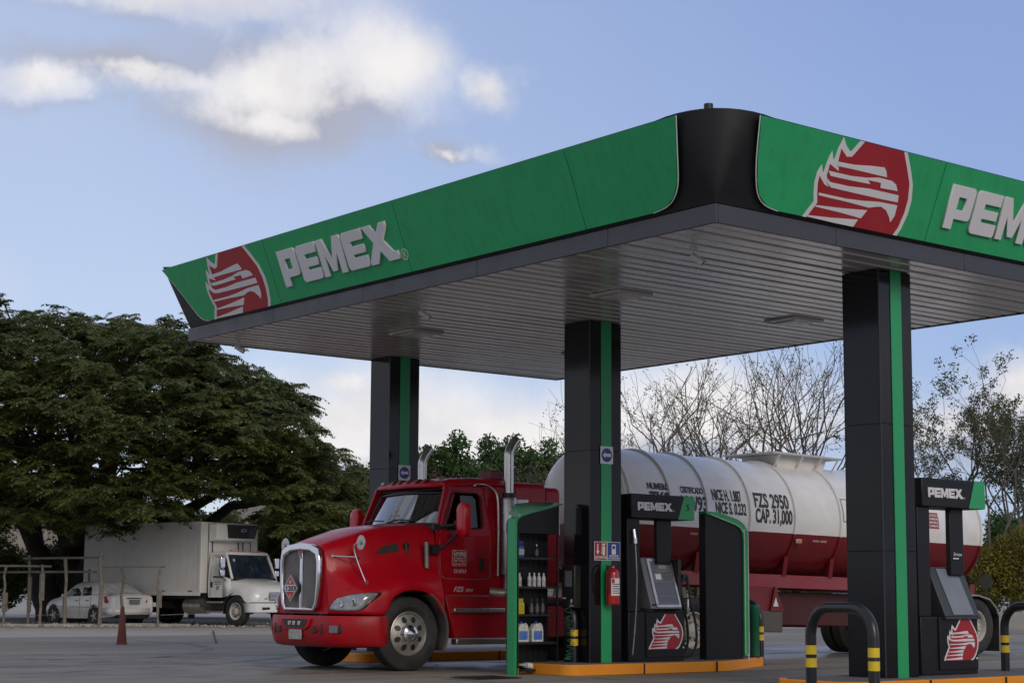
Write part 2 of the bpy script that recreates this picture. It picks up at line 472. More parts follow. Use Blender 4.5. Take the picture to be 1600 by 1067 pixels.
RUBBER = mat('black_rubber', (0.018, 0.018, 0.018), 0.75, vary=0.2, dirt=0.7, dscale=3, dirtcol=(0.075, 0.068, 0.058), bump=0.1)
CHROME = mat('chrome', (0.72, 0.72, 0.74), 0.12, metal=1.0, vary=0.08, vscale=8)
STEEL = mat('dull_steel', (0.50, 0.49, 0.47), 0.32, metal=0.9, vary=0.15, vscale=12, dirt=0.3, dirtcol=(0.18, 0.16, 0.13), dscale=4)
RIM = mat('wheel_metal', (0.42, 0.40, 0.37), 0.42, metal=0.75, vary=0.15, vscale=9, dirt=0.5, dirtcol=(0.16, 0.14, 0.11), dscale=5)
TRED = mat('truck_red', (0.40, 0.002, 0.010), 0.30, vary=0.06, coat=0.12, dirt=0.28, dscale=1.3, dirtcol=(0.24, 0.006, 0.010), spec=0.22)
TRED2 = mat('frame_red', (0.17, 0.012, 0.018), 0.5, vary=0.2, dirt=0.5, dscale=3, dirtcol=(0.09, 0.04, 0.035))
DARK = mat('dark_plastic', (0.014, 0.014, 0.015), 0.5, vary=0.2)
INTERIOR = mat('dark_interior', (0.025, 0.023, 0.022), 0.8, vary=0.2)
SCREEN = mat('grey_screen', (0.10, 0.115, 0.135), 0.22, vary=0.08, vscale=2)
GREYP = mat('grey_plastic', (0.15, 0.155, 0.17), 0.4, vary=0.08)
WOOD = mat('weathered_wood', (0.19, 0.17, 0.14), 0.9, vary=0.35, vscale=6, bump=0.5, bscale=30)
GLASS = glassmat('vehicle_glass', (0.42, 0.46, 0.46), 0.14)
GLASSD = glassmat('tinted_glass', (0.10, 0.11, 0.12), 0.10)
LENS = glassmat('lamp_lens', (0.75, 0.78, 0.8), 0.10)
AMBER = mat('amber_lens', (0.55, 0.16, 0.04), 0.25, vary=0.1)
TAIL = mat('red_lens', (0.45, 0.02, 0.02), 0.2, vary=0.1)
# ------------------------------------------------------------------ ground
def ground_material(name, c1, c2, c3, rough0, rough1, scale, gloss_patch=False, bump=0.25):
    M = bpy.data.materials.new(name); M.use_nodes = True
    t = M.node_tree; b = t.nodes['Principled BSDF']; b.inputs['Specular IOR Level'].default_value = 0.22
    g = t.nodes.new('ShaderNodeNewGeometry')
    def nz(s, d=8, r=0.6, dist=0.0):
        n = t.nodes.new('ShaderNodeTexNoise'); n.inputs['Scale'].default_value = s; n.inputs['Detail'].default_value = d; n.inputs['Roughness'].default_value = r
        n.inputs['Distortion'].default_value = dist
        t.links.new(g.outputs['Position'], n.inputs['Vector']); return n.outputs['Fac']
    def mr(x, a, bb, c=0.0, d=1.0):
        n = t.nodes.new('ShaderNodeMapRange'); t.links.new(x, n.inputs[0])
        for i, q in enumerate((a, bb, c, d)): n.inputs[i + 1].default_value = q
        return n.outputs[0]
    def mix(f, a, bb):
        n = t.nodes.new('ShaderNodeMix'); n.data_type = 'RGBA'; t.links.new(f, n.inputs[0])
        for i, q in ((6, a), (7, bb)):
            if isinstance(q, tuple): n.inputs[i].default_value = (*q, 1)
            else: t.links.new(q, n.inputs[i])
        return n.outputs[2]
    big = nz(scale, 6, 0.55, 0.6); fine = nz(14, 8, 0.7); mid = nz(1.3, 7, 0.65, 0.4)
    c = mix(mr(big, 0.38, 0.62), c1, c2)
    c = mix(mr(mid, 0.52, 0.72, 0, 0.6), c, c3)
    c = mix(mr(fine, 0.35, 0.7, 0, 0.35), c, tuple(x * 0.6 for x in c1))
    # long tyre marks and stains swept along the lane
    mp = t.nodes.new('ShaderNodeMapping'); mp.inputs['Scale'].default_value = (0.12, 1.6, 1); mp.inputs['Rotation'].default_value = (0, 0, 0.25)
    t.links.new(g.outputs['Position'], mp.inputs[0])
    n5 = t.nodes.new('ShaderNodeTexNoise'); n5.inputs['Scale'].default_value = 1.2; n5.inputs['Detail'].default_value = 6; n5.inputs['Distortion'].default_value = 0.8
    t.links.new(mp.outputs[0], n5.inputs['Vector'])
    c = mix(mr(n5.outputs['Fac'], 0.48, 0.66, 0, 0.65 if gloss_patch else 0.2), c, tuple(x * 0.45 for x in c1))
    t.links.new(c, b.inputs['Base Color'])
    r0 = mr(mid, 0.35, 0.65, rough0, rough1)
    if gloss_patch:
        # the lane under the lorry is washed smooth: a lower roughness there
        sx = t.nodes.new('ShaderNodeSeparateXYZ'); t.links.new(g.outputs['Position'], sx.inputs[0])
        ab = t.nodes.new('ShaderNodeMath'); ab.operation = 'SUBTRACT'; t.links.new(sx.outputs[1], ab.inputs[0]); ab.inputs[1].default_value = 23.2
        a2 = t.nodes.new('ShaderNodeMath'); a2.operation = 'ABSOLUTE'; t.links.new(ab.outputs[0], a2.inputs[0])
        lane = mr(a2.outputs[0], 2.0, 4.0, 1.0, 0.0)
        pz = mr(nz(0.5, 4, 0.5, 0.5), 0.36, 0.52)
        mm = t.nodes.new('ShaderNodeMath'); mm.operation = 'MULTIPLY'; t.links.new(lane, mm.inputs[0]); t.links.new(pz, mm.inputs[1])
        mx = t.nodes.new('ShaderNodeMix'); t.links.new(mm.outputs[0], mx.inputs[0]); t.links.new(r0, mx.inputs[2]); mx.inputs[3].default_value = 0.30
        t.links.new(mx.outputs[0], b.inputs['Roughness'])
    else:
        t.links.new(r0, b.inputs['Roughness'])
    bp = t.nodes.new('ShaderNodeBump'); bp.inputs['Strength'].default_value = bump; bp.inputs['Distance'].default_value = 0.01
    t.links.new(fine, bp.inputs['Height']); t.links.new(bp.outputs[0], b.inputs['Normal'])
    return M
SLAB = ground_material('forecourt_concrete', (0.285, 0.258, 0.212), (0.22, 0.198, 0.164), (0.35, 0.318, 0.265), 0.6, 0.85, 0.22, True, 0.3)
GRAVEL = ground_material('packed_gravel', (0.36, 0.335, 0.295), (0.42, 0.39, 0.35), (0.28, 0.255, 0.22), 0.85, 0.95, 0.12, False, 0.8)
JOINT = mat('joint_sealant', (0.03, 0.03, 0.03), 0.8)

g = MB()
n = 60
xs = [-900 + 1800 * (0.5 + 0.5 * math.copysign(abs(2 * i / n - 1) ** 2.2, 2 * i / n - 1)) for i in range(n + 1)]
g.grid([[(x + 20, y + 40, -0.035) for y in xs] for x in xs], flip=True)
tag(g.build('ground', GRAVEL, smooth=False), kind='structure')

fore = bpy.data.objects.new('forecourt_pavement', None); COL.objects.link(fore); tag(fore, kind='structure')
MB().box(-3.95, 50.95, -3.95, 39.95, -0.034, -0.02).build('joint_bed', JOINT, fore, smooth=False)
SX, SY = 5.0, 4.4
slab = MB().box(0.007, SX - 0.007, 0.007, SY - 0.007, -0.018, 0).build('slab', SLAB, fore, smooth=False)
slab.location = (-4, -4, 0)
nx, ny = 11, 10
for i in range(nx):
    for j in range(ny):
        if i == j == 0: continue
        c = slab.copy(); COL.objects.link(c); c.parent = fore
        c.location = (-4 + i * SX, -4 + j * SY, rng.uniform(-0.002, 0.002))

# drain cover in the paving beside the lorry
t_ = thing('manhole_cover', 'dark steel manhole cover flush in the concrete between the red truck wheel and rack', 'cover', (14.1, 18.15, 0.003))
MB().box(-0.36, 0.36, -0.3, 0.3, 0, 0.010).build('frame', STEELB, t_)
c_ = MB()
for i in range(7): c_.box(-0.32, 0.32, -0.27 + i * 0.08, -0.27 + i * 0.08 + 0.055, 0.010, 0.018)
c_.build('cover_plate', STEELB, t_)

# kerb edging at the far side of the yard and the rubble behind it
KERB = mat('kerb_concrete', (0.30, 0.28, 0.25), 0.85, vary=0.25, vscale=4, bump=0.5)
a = ground_at(-60, 977.5); b = ground_at(255, 976.5)
kb = thing('yard_kerb', 'low broken concrete kerb running under the wooden posts', 'kerb', a)
d = (b - a); L = d.length; ang = math.atan2(d.y, d.x); kb.rotation_euler = (0, 0, ang)
x = 0; k = 0
while x < L:
    l = rng.uniform(0.9, 1.3)
    MB().box(0, l - 0.03, -0.1, 0.1, -0.03, rng.uniform(0.05, 0.09)).build('kerb_stone', KERB, kb, loc=(x, rng.uniform(-.02, .02), 0), rot=(0, 0, rng.uniform(-.02, .02)), bevel=0.015)
    x += l
def stones(name, n, area, smin, smax, material, label, cat, h=0.02):
    vs, fs = [], []
    base = [(1, 0, 0), (0, 1, 0), (-1, 0, 0), (0, -1, 0), (0, 0, 0.8), (0.1, 0, -0.6)]
    tri = [(0, 1, 4), (1, 2, 4), (2, 3, 4), (3, 0, 4), (1, 0, 5), (2, 1, 5), (3, 2, 5), (0, 3, 5)]
    for _ in range(n):
        p = area(); s = smin + (smax - smin) * rng.random() ** 2.5
        q = Matrix.Rotation(rng.uniform(0, 6.28), 3, 'Z') @ Matrix.Rotation(rng.uniform(-.6, .6), 3, 'X')
        k = len(vs)
        for bq in base:
            w = q @ Vector((bq[0] * rng.uniform(.7, 1.2), bq[1] * rng.uniform(.6, 1.1), bq[2] * rng.uniform(.6, 1.1)))
            vs.append((p[0] + w.x * s, p[1] + w.y * s, p[2] + w.z * s + s * .3))
        fs += [tuple(i + k for i in t) for t in tri]
    mb = MB(); mb.add(vs, fs)
    o = mb.build(name, material, smooth=False)
    return tag(o, label, cat, kind='stuff')
STONE = mat('rubble_stone', (0.40, 0.37, 0.32), 0.9, vary=0.3, island=0.35)
def strip(u0, v0, u1, v1, w):
    a, b = ground_at(u0, v0), ground_at(u1, v1)
    nrm_ = Vector((-(b - a).y, (b - a).x, 0)).normalized()
    def f():
        t = rng.random(); p = a + (b - a) * t + nrm_ * (rng.random() ** 1.5) * w
        return (p.x, p.y, -0.02)
    return f
stones('rubble', 2600, strip(940, 973, 1420, 972, 5), 0.03, 0.20, STONE, 'pale broken rubble strewn beyond the tanker wheels', 'rubble')
stones('gravel', 2600, strip(-50, 978, 460, 978, 9), 0.01, 0.07, STONE, 'loose gravel along the edge of the paving by the posts', 'gravel')
stones('pebbles', 700, lambda: (rng.uniform(0, 34), rng.uniform(20, 44), 0.0), 0.004, 0.018, STONE, 'scattered pebbles on the concrete yard', 'pebbles')

# far concrete barrier wall behind the tanker
WALLC = mat('barrier_concrete', (0.27, 0.265, 0.25), 0.85, vary=0.2, bump=0.3, dirt=0.4)
def barrier(u0, u1, D, zt, label, v0=970):
    a = depth_at(u0, 930, D); b = depth_at(u1, 930, D * 1.03); a.z = b.z = 0
    d = b - a; L = d.length
    t = thing('barrier_wall', label, 'wall', a, math.atan2(d.y, d.x))
    n = max(1, int(L / 2.4))
    for i in range(n):
        MB().box(0, L / n - 0.02, -0.12, 0.12, -0.05, zt + rng.uniform(-.02, .02)).build('wall_panel', WALLC, t, loc=(i * L / n, 0, 0), bevel=0.015)
barrier(1130, 1420, 74, 0.62, 'low grey concrete wall seen under the tanker between its legs and wheels')
barrier(1545, 1720, 60, 0.55, 'low grey concrete wall at the right edge behind the black hoop barrier')

# hills
HILL = mat('dry_hillside', (0.20, 0.165, 0.11), 0.95, vary=0.35, vscale=0.02, island=0.0)
def hill(u0, v0, pts, D, name):
    """ridge: list of (u, v) silhouette pixels at distance D"""
    mb = MB(); rows = []
    ridge = [depth_at(u, v, D) for u, v in pts]
    for k in range(9):
        t = k / 8
        row = []
        for i, p in enumerate(ridge):
            back = Vector((p.x, p.y, 0)).normalized()
            q = p - back * (1 - t) * D * 0.3
            q.z = -1 + (p.z + 1) * (t ** 0.8) + mnoise.noise(Vector((i * .7, k * .9, D))) * 6 * t * (1 - t)
            row.append(tuple(q))
        rows.append(row)
    mb.grid(rows)
    mb.add([], [])
    o = mb.build(name, HILL, solid=0, fix=True)
    return tag(o, kind='structure')
# old tyre tracks: two-wheel arcs of rubber left on the slabs, thin sheets just above them
TRACK = mat('tyre_rubber_marks', (0.10, 0.096, 0.09), 0.8, vary=0.5, vscale=1.2)
tk_t = TRACK.node_tree; tk_b = tk_t.nodes['Principled BSDF']
tk_n = tk_t.nodes.new('ShaderNodeTexNoise'); tk_n.inputs['Scale'].default_value = 1.6; tk_n.inputs['Detail'].default_value = 8
tk_g = tk_t.nodes.new('ShaderNodeNewGeometry'); tk_t.links.new(tk_g.outputs['Position'], tk_n.inputs['Vector'])
tk_r = tk_t.nodes.new('ShaderNodeMapRange'); tk_r.inputs[1].default_value = 0.42; tk_r.inputs[2].default_value = 0.75; tk_r.inputs[4].default_value = 0.6
tk_t.links.new(tk_n.outputs['Fac'], tk_r.inputs[0]); tk_t.links.new(tk_r.outputs[0], tk_b.inputs['Alpha'])
tkm = MB()
for (cx, cy, r, a0, a1) in ((6, 36, 12.0, -80, 5), (6, 36, 14.0, -80, 5), (20, 44, 17, 190, 285), (20, 44, 19, 190, 285), (0, 20, 15.5, -20, 60), (0, 20, 13.6, -20, 60)):
    n_ = 40
    tkm.grid([[(cx + q * math.cos(R(a0 + (a1 - a0) * i / n_)), cy + q * math.sin(R(a0 + (a1 - a0) * i / n_)), 0.006) for q in (r, r + .24)] for i in range(n_ + 1)])
tag(tkm.build('tyre_marks', TRACK, smooth=False), 'faint curved black tyre marks on the concrete yard', 'tyre marks', kind='stuff')
hill(0, 0, [(-900, 800), (-500, 740), (-250, 700), (-100, 680), (0, 705), (60, 750), (150, 790), (300, 810), (450, 770), (520, 733), (575, 745), (640, 790), (760, 850), (900, 885), (1100, 895), (1400, 895), (1700, 890), (2200, 870), (3000, 850)], 900, 'hillside')
# ------------------------------------------------------------------ canopy
X0, X1, Y0, Y1 = 12.71, 20.19, 12.52, 23.96
ZS, ZT, ZB, ZP = 4.96, 5.15, 5.19, 6.06
OFF = 0.375
LP = math.hypot(ZP - ZB, OFF - 0.03)
canopy = thing('fuel_station_canopy', 'green fascia canopy with ribbed metal soffit over the fuel pumps and the red truck', 'canopy', (0, 0, 0))
pitch = 0.51
y = Y0 + 0.02; k = 0
slat_me = None
while y < Y1 - 0.03:
    w = min(pitch, Y1 - 0.02 - y)
    prof = [(0.003, 0.06), (0.003, 0.012), (0.015, 0.0), (0.185, 0.0), (0.20, 0.022), (0.245, 0.022), (0.26, 0.0), (0.42, 0.0), (0.435, 0.055), (0.507, 0.055), (0.507, 0.075), (0.003, 0.075)]
    if w == pitch and slat_me:
        o = link_mesh('soffit_slat', slat_me, canopy, loc=(0, y, 0))
    else:
        pp = [(min(a, w - 0.004), b) for a, b in prof]
        o = MB().prism(pp, (X0 + 0.03, 0, ZS), (0, 1, 0), (0, 0, 1), (1, 0, 0), X1 - X0 - 0.06).build('soffit_slat', SOFFIT, canopy, loc=(0, y, 0), fix=True, angle=20)
        if w == pitch: slat_me = o.data
    y += pitch
def trim_run(a, b, cuts, fn):
    e = [a] + [c for c in cuts if a < c < b] + [b]
    for p, q in zip(e, e[1:]): MB().box(*fn(p + 0.003, q - 0.003), ZS - 0.012, ZT).build('edge_trim', TRIM, canopy, bevel=0.002, segs=1)
trim_run(Y0, Y1, (14.2, 16.6, 19.1, 21.4), lambda p, q: (X0, X0 + 0.04, p, q))
trim_run(Y0, Y1, (14.2, 16.6, 19.1, 21.4), lambda p, q: (X1 - 0.04, X1, p, q))
trim_run(X0 + 0.041, X1 - 0.041, (14.6, 16.9, 19.0), lambda p, q: (p, q, Y0 + 0.001, Y0 + 0.04))
trim_run(X0 + 0.041, X1 - 0.041, (14.6, 16.9, 19.0), lambda p, q: (p, q, Y1 - 0.04, Y1 - 0.001))
MB().box(X0 + 0.05, X1 - 0.05, Y0 + 0.05, Y1 - 0.05, 5.5, 5.56).build('roof_deck', TRIM, canopy)
# black backing shell, corners sharper at the bottom and well rounded at the top
rows = []
for t in np.linspace(0, 1, 9):
    off = -0.012 + (OFF - 0.02) * t; r = 0.03 + 0.85 * t ** 1.3; z = ZT + 0.012 + (ZP + 0.01 - ZT) * t
    a0, a1, b0, b1 = X0 - off, X1 + off, Y0 - off, Y1 + off
    row = []
    rq = 0.03 + 0.10 * t
    for (cx, cy, s, r) in ((a0 + r, b0 + r, 180, r), (a1 - r, b0 + r, 270, r), (a1 - r, b1 - r, 0, r), (a0 + rq, b1 - rq, 90, rq)):
        for i in range(11):
            an = R(s + 90 * i / 10); row.append((cx + r * math.cos(an), cy + r * math.sin(an), z + 0.05 * t * math.sin(PI * i / 10)))
    rows.append(row)
inner = [(X0 + 0.3 + (p[0] - X0) * (X1 - X0 - 0.6) / (X1 - X0), Y0 + 0.3 + (p[1] - Y0) * (Y1 - Y0 - 0.6) / (Y1 - Y0), p[2]) for p in rows[-1]]
rows.append(inner)
MB().grid(rows, closed=True).build('fascia_backing', BLACKP, canopy, fix=True, angle=40)
MB().lathe([(0, 0), (0.05, 0), (0.05, 0.09), (0, 0.09)], 12, (12.62, 12.52, 6.1)).build('roof_stub', DARK, canopy)

def fpoly(s0, s1, lead=None, tail=None):
    """panel outline in (s, t); lead/tail: list of (s, t/LP) curve points for a shaped end, bottom to top"""
    L_ = [(s0, 0), (s0, LP)] if lead is None else [(s, t * LP) for s, t in lead]
    R_ = [(s1, LP), (s1, 0)] if tail is None else [(s, t * LP) for s, t in tail][::-1]
    return L_ + R_
def fascia(side):
    if side == 'west': o, r, n0 = (X0 - 0.03, 0, ZB), (0, -1, 0), (-1, 0)
    if side == 'south': o, r, n0 = (0, Y0 - 0.03, ZB), (1, 0, 0), (0, -1)
    if side == 'east': o, r, n0 = (X1 + 0.03, 0, ZB), (0, 1, 0), (1, 0)
    if side == 'north': o, r, n0 = (0, Y1 + 0.03, ZB), (-1, 0, 0), (0, 1)
    u = Vector((n0[0] * (OFF - 0.03), n0[1] * (OFF - 0.03), ZP - ZB)).normalized()
    r = Vector(r); n = r.cross(u)
    return Vector(o), r, u, n
G = 0.006
near_w = [(-13.42, 0), (-13.20, 0.035), (-13.05, 0.12), (-12.94, 0.28), (-12.85, 0.55), (-12.71, 1.0)]
far_w = [(-23.18, 0), (-23.34, 0.035), (-23.46, 0.12), (-23.57, 0.27), (-23.80, 0.6), (-24.12, 1.0)]
near_s = [(13.62, 0), (13.41, 0.035), (13.27, 0.13), (13.18, 0.30), (13.10, 0.55), (13.00, 1.0)]
S1, S2, S3, SR = 14.50, 17.89, 21.10, 16.08
o, r, u, n = fascia('west')
for (a, b, l, t) in ((0, -S3 - G, far_w, None), (-S3 + G, -S2 - G, None, None), (-S2 + G, -S1 - G, None, None), (-S1 + G, 0, None, near_w)):
    MB().prism(fpoly(a, b, l, t), o, r, u, n, 0.028).build('fascia_panel', GREEN, canopy, fix=True, smooth=False, bevel=0.003)
def edge_line(pts, o, r, u, n):
    q = [o + r * s + u * (t * LP) + n * 0.022 for s, t in pts]
    q = catmull([tuple(x) for x in q], 4)
    MB().tube(q, 0.006, 6).build('edge_bead', LETTER, canopy)
edge_line([(s + 0.018, t) for s, t in near_w], o, r, u, n)
edge_line([(s - 0.012, t) for s, t in far_w], o, r, u, n)
FW_ = (o.copy(), r.copy(), u.copy(), n.copy())
o, r, u, n = fascia('south')
for (a, b, l, t) in ((0, SR - G, near_s, None), (SR + G, 19.3, None, None), (19.3 + 2 * G, X1 - 0.3, None, None)):
    MB().prism(fpoly(a, b, l, t), o, r, u, n, 0.028).build('fascia_panel', GREEN, canopy, fix=True, smooth=False, bevel=0.003)
edge_line([(s - 0.018, t) for s, t in near_s], o, r, u, n)
FS_ = (o.copy(), r.copy(), u.copy(), n.copy())
for side, (lo, hi) in (('east', (Y0 + 0.3, Y1 - 0.3)), ('north', (-X1 + 0.3, -X0 - 0.3))):
    o, r, u, n = fascia(side)
    m_ = 4 if side == 'east' else 3
    for i in range(m_):
        a = lo + (hi - lo) * i / m_ + G; b = lo + (hi - lo) * (i + 1) / m_ - G
        MB().prism(fpoly(a, b), o, r, u, n, 0.028).build('fascia_panel', GREEN, canopy, fix=True, smooth=False)

# the word on the fascia, letter by letter: unit boxes, width x height 1
def pemex_letters():
    P = [[(0, 0), (.30, 0), (.30, .24), (.72, .24), (.80, .26), (.84, .33), (.84, .92), (.80, .98), (.74, 1), (0, 1)], [(.30, .46), (.30, .74), (.56, .74), (.56, .46)]]
    E = [[(.10, 0), (.84, 0), (.88, .03), (.90, .07), (.90, .30), (.34, .30), (.34, .38), (.86, .38), (.86, .60), (.34, .60), (.34, .72), (.90, .72), (.90, 1), (.10, 1), (.04, .97), (0, .90), (0, .10), (.04, .03)]]
    Mm = [[(0, 0), (.25, 0), (.25, .56), (.42, .10), (.62, .10), (.79, .56), (.79, 0), (1.06, 0), (1.06, .97), (1.02, 1), (.76, 1), (.52, .42), (.28, 1), (.04, 1), (0, .97)]]
    Xx = [[(-.02, 0), (.30, 0), (.50, .30), (.74, 0), (1.16, 0), (1.16, .22), (1.00, .22), (.70, .56), (.96, .86), (.96, 1), (.72, 1), (.50, .76), (.32, 1), (-.02, 1), (.30, .54), (-.02, .10)]]
    out_, x = [], 0
    for L, w in ((P, .84), (E, .90), (Mm, 1.06), (E, .90), (Xx, 1.16)):
        out_.append(([[(px + x, py) for px, py in p] for p in L], w)); x += w + 0.07
    return out_, x - 0.07
def pemex(o, r, u, s0, s1, t0, t1, material, parent, thick, bevel=0.0, name='letter'):
    L, tw = pemex_letters(); sx = (s1 - s0) / tw; sy = t1 - t0
    for polys, w in L:
        flat([[(s0 + x * sx, t0 + y * sy) for x, y in p] for p in polys], o, r, u, material, parent, name, thick, 0.0, bevel)
def circle_r(o, r, u, cx, cy, rad, material, parent, name='registered_mark'):
    flat([circ(cx, cy, rad), circ(cx, cy, rad * 0.84)], o, r, u, material, parent, name, 0.002)
    o2 = Vector(o) + Vector(r).normalized() * (cx - rad * .45) + Vector(u).normalized() * (cy - rad * .5)
    text('R', rad * 1.45, o2, r, u, material, parent, name, 0.001)
EM_OUT = [(140, 855), (150, 815), (228, 640), (215, 600), (203, 540), (203, 480), (218, 437), (232, 470), (240, 478), (242, 420), (247, 385), (256, 352), (272, 392), (280, 396), (284, 330), (300, 266), (325, 305), (352, 330), (362, 330), (445, 178), (470, 178), (625, 178), (645, 178), (690, 262), (735, 345), (775, 430), (795, 520), (795, 600), (780, 690), (750, 770), (715, 840), (685, 868), (630, 868), (140, 868)]
EM_RED = [(165, 868), (168, 840), (250, 645), (235, 590), (224, 540), (222, 500), (262, 540), (290, 548), (262, 490), (262, 425), (322, 452), (304, 395), (302, 330), (345, 366), (375, 358), (468, 178), (622, 178), (660, 250), (715, 355), (752, 430), (770, 520), (770, 600), (757, 685), (725, 765), (690, 820), (640, 862), (640, 868)]
EM_STR = [
    [(308, 402), (400, 398), (500, 382), (575, 374), (592, 390), (606, 424), (500, 424), (400, 424), (302, 426)],
    [(262, 462), (400, 462), (490, 452), (560, 436), (640, 437), (672, 452), (692, 486), (585, 490), (580, 462), (500, 463), (520, 482), (400, 486), (282, 487)],
    [(268, 505), (290, 520), (400, 520), (520, 508), (705, 508), (712, 548), (600, 550), (450, 550), (300, 548), (275, 530)],
    [(242, 590), (400, 590), (500, 582), (600, 568), (714, 565), (716, 625), (700, 668), (684, 640), (655, 606), (620, 592), (585, 600), (550, 612), (400, 606), (245, 604)],
    [(240, 660), (400, 646), (545, 628), (520, 680), (400, 672), (242, 668)],
    [(215, 722), (350, 710), (505, 690), (488, 738), (350, 734), (215, 730)],
    [(190, 782), (350, 768), (486, 750), (479, 794), (350, 790), (190, 790)],
    [(166, 842), (350, 826), (478, 808), (474, 856), (350, 856), (162, 856)]]
def emblem(o, r, u, s0, s1, t0, t1, parent, y0=178, y1=868, x0=140, x1=795, lift=0.0):
    """bird's head emblem drawn between pixel rows y0 (top) and y1 (bottom) of its own artwork"""
    sx = (s1 - s0) / (x1 - x0); sy = (t1 - t0) / (y1 - y0)
    def cv(p):
        q = clip_poly(p, y0, y1)
        return [(s0 + (x - x0) * sx, t0 + (y1 - y) * sy) for x, y in q] if q and len(q) > 2 else None
    n = Vector(r).cross(Vector(u)).normalized()
    e = flat([cv(EM_OUT)], o, r, u, LETTER, parent, 'emblem', 0.003, lift)
    flat([cv(EM_RED)], o, r, u, RED_E, parent, 'emblem_shield', 0.003, lift + 0.003)
    st = [q for q in (cv(p) for p in EM_STR) if q]
    flat(st, o, r, u, LETTER, parent, 'emblem_stripes', 0.003, lift + 0.006)
o, r, u, n = FW_
of = o + n * 0.029
pemex(of, r, u, -20.80, -18.02, 0.20, 0.72, LETTER, canopy, 0.032, 0.005)
circle_r(of, r, u, -17.955 + 0.02, 0.24, 0.075, LETTER, canopy)
emblem(of, r, u, -22.98, -21.30, 0.0, LP, canopy, 262, 735, 203, 795)
o, r, u, n = FS_
of = o + n * 0.029
pemex(of, r, u, 16.28, 19.0, 0.20, 0.72, LETTER, canopy, 0.032, 0.005)
emblem(of, r, u, 13.96, 15.66, 0.0, LP, canopy, 262, 735, 180, 795)

# ------------------------------------------------------------------ columns
CX, CW, CD = 16.04, 0.59, 0.56
COLS = {'right': 13.115, 'middle': 18.30, 'left': 23.265}
def column(cy, label):
    t = thing('canopy_column', label, 'column', (CX, cy, 0.0), group='columns holding up the canopy')
    MB().box(0.02, CW - 0.02, 0.02, CD - 0.02, 0.1, ZS - 0.002).build('core', DARK, t)
    zs = [0.152, 1.62, 3.11, ZS - 0.004]
    for i in range(3):
        a, b = zs[i] + 0.002, zs[i + 1] - 0.002
        for bx in ((0, CW, 0, 0.02), (0, CW, CD - 0.02, CD), (0, 0.02, 0.0205, CD - 0.0205), (CW - 0.02, CW, 0.0205, CD - 0.0205)):
            MB().box(*bx, a, b).build('cladding_tile', GRANITE, t, bevel=0.002, segs=1)
    MB().box(0.20, 0.395, -0.012, 0, 0.152, ZS - 0.006).build('green_stripe', STRIPE, t, bevel=0.002)
    MB().box(0.20, 0.395, CD, CD + 0.012, 0.152, ZS - 0.006).build('green_stripe', STRIPE, t, bevel=0.002)
    MB().box(-0.006, -0.0005, -0.004, 0.012, 0.152, ZS - 0.006).build('corner_bead', TRIM, t)
    return t
column(COLS['right'], 'black tiled column with a green stripe, nearest of the three, beside the pump at the right edge')
column(COLS['middle'], 'black tiled column with green stripe carrying the fire extinguisher, beside the open product rack')
column(COLS['left'], 'black tiled column with green stripe behind the red truck cab, farthest from the camera')

def arrow_sign(x, y, label, zc=3.05):
    t = thing('arrow_sign', label, 'sign', (x, y, zc), group='blue arrow signs on the columns')
    s = 0.118
    MB().box(-s, s, -0.006, 0, -s - 0.005, s + 0.005).build('sign_plate', WHITEV, t)
    o, r, u = (0, -0.0065, 0), (1, 0, 0), (0, 0, 1)
    flat([circ(0, 0, 0.098, 32)], o, r, u, BLUE, t, 'blue_disc', 0.002)
    flat([[(-0.078, 0), (-0.03, 0.045), (-0.03, 0.02), (0.075, 0.024), (0.075, -0.024), (-0.03, -0.02), (-0.03, -0.045)]], o, r, u, WHITEV, t, 'arrow', 0.002, 0.002)
arrow_sign(CX + 0.30, COLS['middle'] - 0.0125, 'white square sign with left arrow in blue disc on the middle column beside the rack')
arrow_sign(CX + 0.30, COLS['left'] - 0.0125, 'white square sign with left arrow in blue disc just above the red truck cab roof')

t = thing('extinguisher_sign', 'red sign reading EXTINTOR with down arrow, above the fire extinguisher', 'sign', (16.225, COLS['middle'] - 0.0125, 1.70))
MB().box(-0.12, 0.115, -0.006, 0, -0.13, 0.13).build('sign_plate', WHITEV, t)
o, r, u = (0, -0.0065, 0), (1, 0, 0), (0, 0, 1)
flat([rrect(-0.113, -0.123, 0.108, 0.123, 0.01)], o, r, u, RED_E, t, 'red_field', 0.001)
flat([[(-0.068, 0.10), (-0.048, 0.10), (-0.048, 0.0), (-0.025, 0.0), (-0.058, -0.05), (-0.092, 0.0), (-0.068, 0.0)]], o, r, u, WHITEV, t, 'arrow', 0.001, 0.002)
flat([rrect(0.03, -0.06, 0.078, 0.065, 0.012), [(0.04, 0.07), (0.07, 0.07), (0.07, 0.085), (0.095, 0.105), (0.02, 0.105), (0.012, 0.0), (0.004, -0.04), (0.016, -0.04), (0.026, 0.09), (0.04, 0.09)]], o, r, u, WHITEV, t, 'extinguisher_symbol', 0.001, 0.002)
text('EXTINTOR', 0.052, (-0.105, -0.112, -0.0065) if False else (-0.105, -0.0085, -0.108), r, u, WHITEV, t, width=0.205, bold=0.001)
t = thing('phone_sign', 'blue sign with a mobile phone symbol right of the red extinguisher sign', 'sign', (16.465, COLS['middle'] - 0.0125, 1.70))
MB().box(-0.115, 0.125, -0.006, 0, -0.13, 0.13).build('sign_plate', WHITEV, t)
flat([rrect(-0.108, -0.123, 0.118, 0.123, 0.01)], o, r, u, BLUE, t, 'blue_field', 0.001)
flat([rrect(-0.035, -0.045, 0.042, 0.095, 0.012), rrect(-0.022, 0.03, 0.028, 0.075, 0.005)], o, r, u, WHITEV, t, 'phone_symbol', 0.001, 0.002)
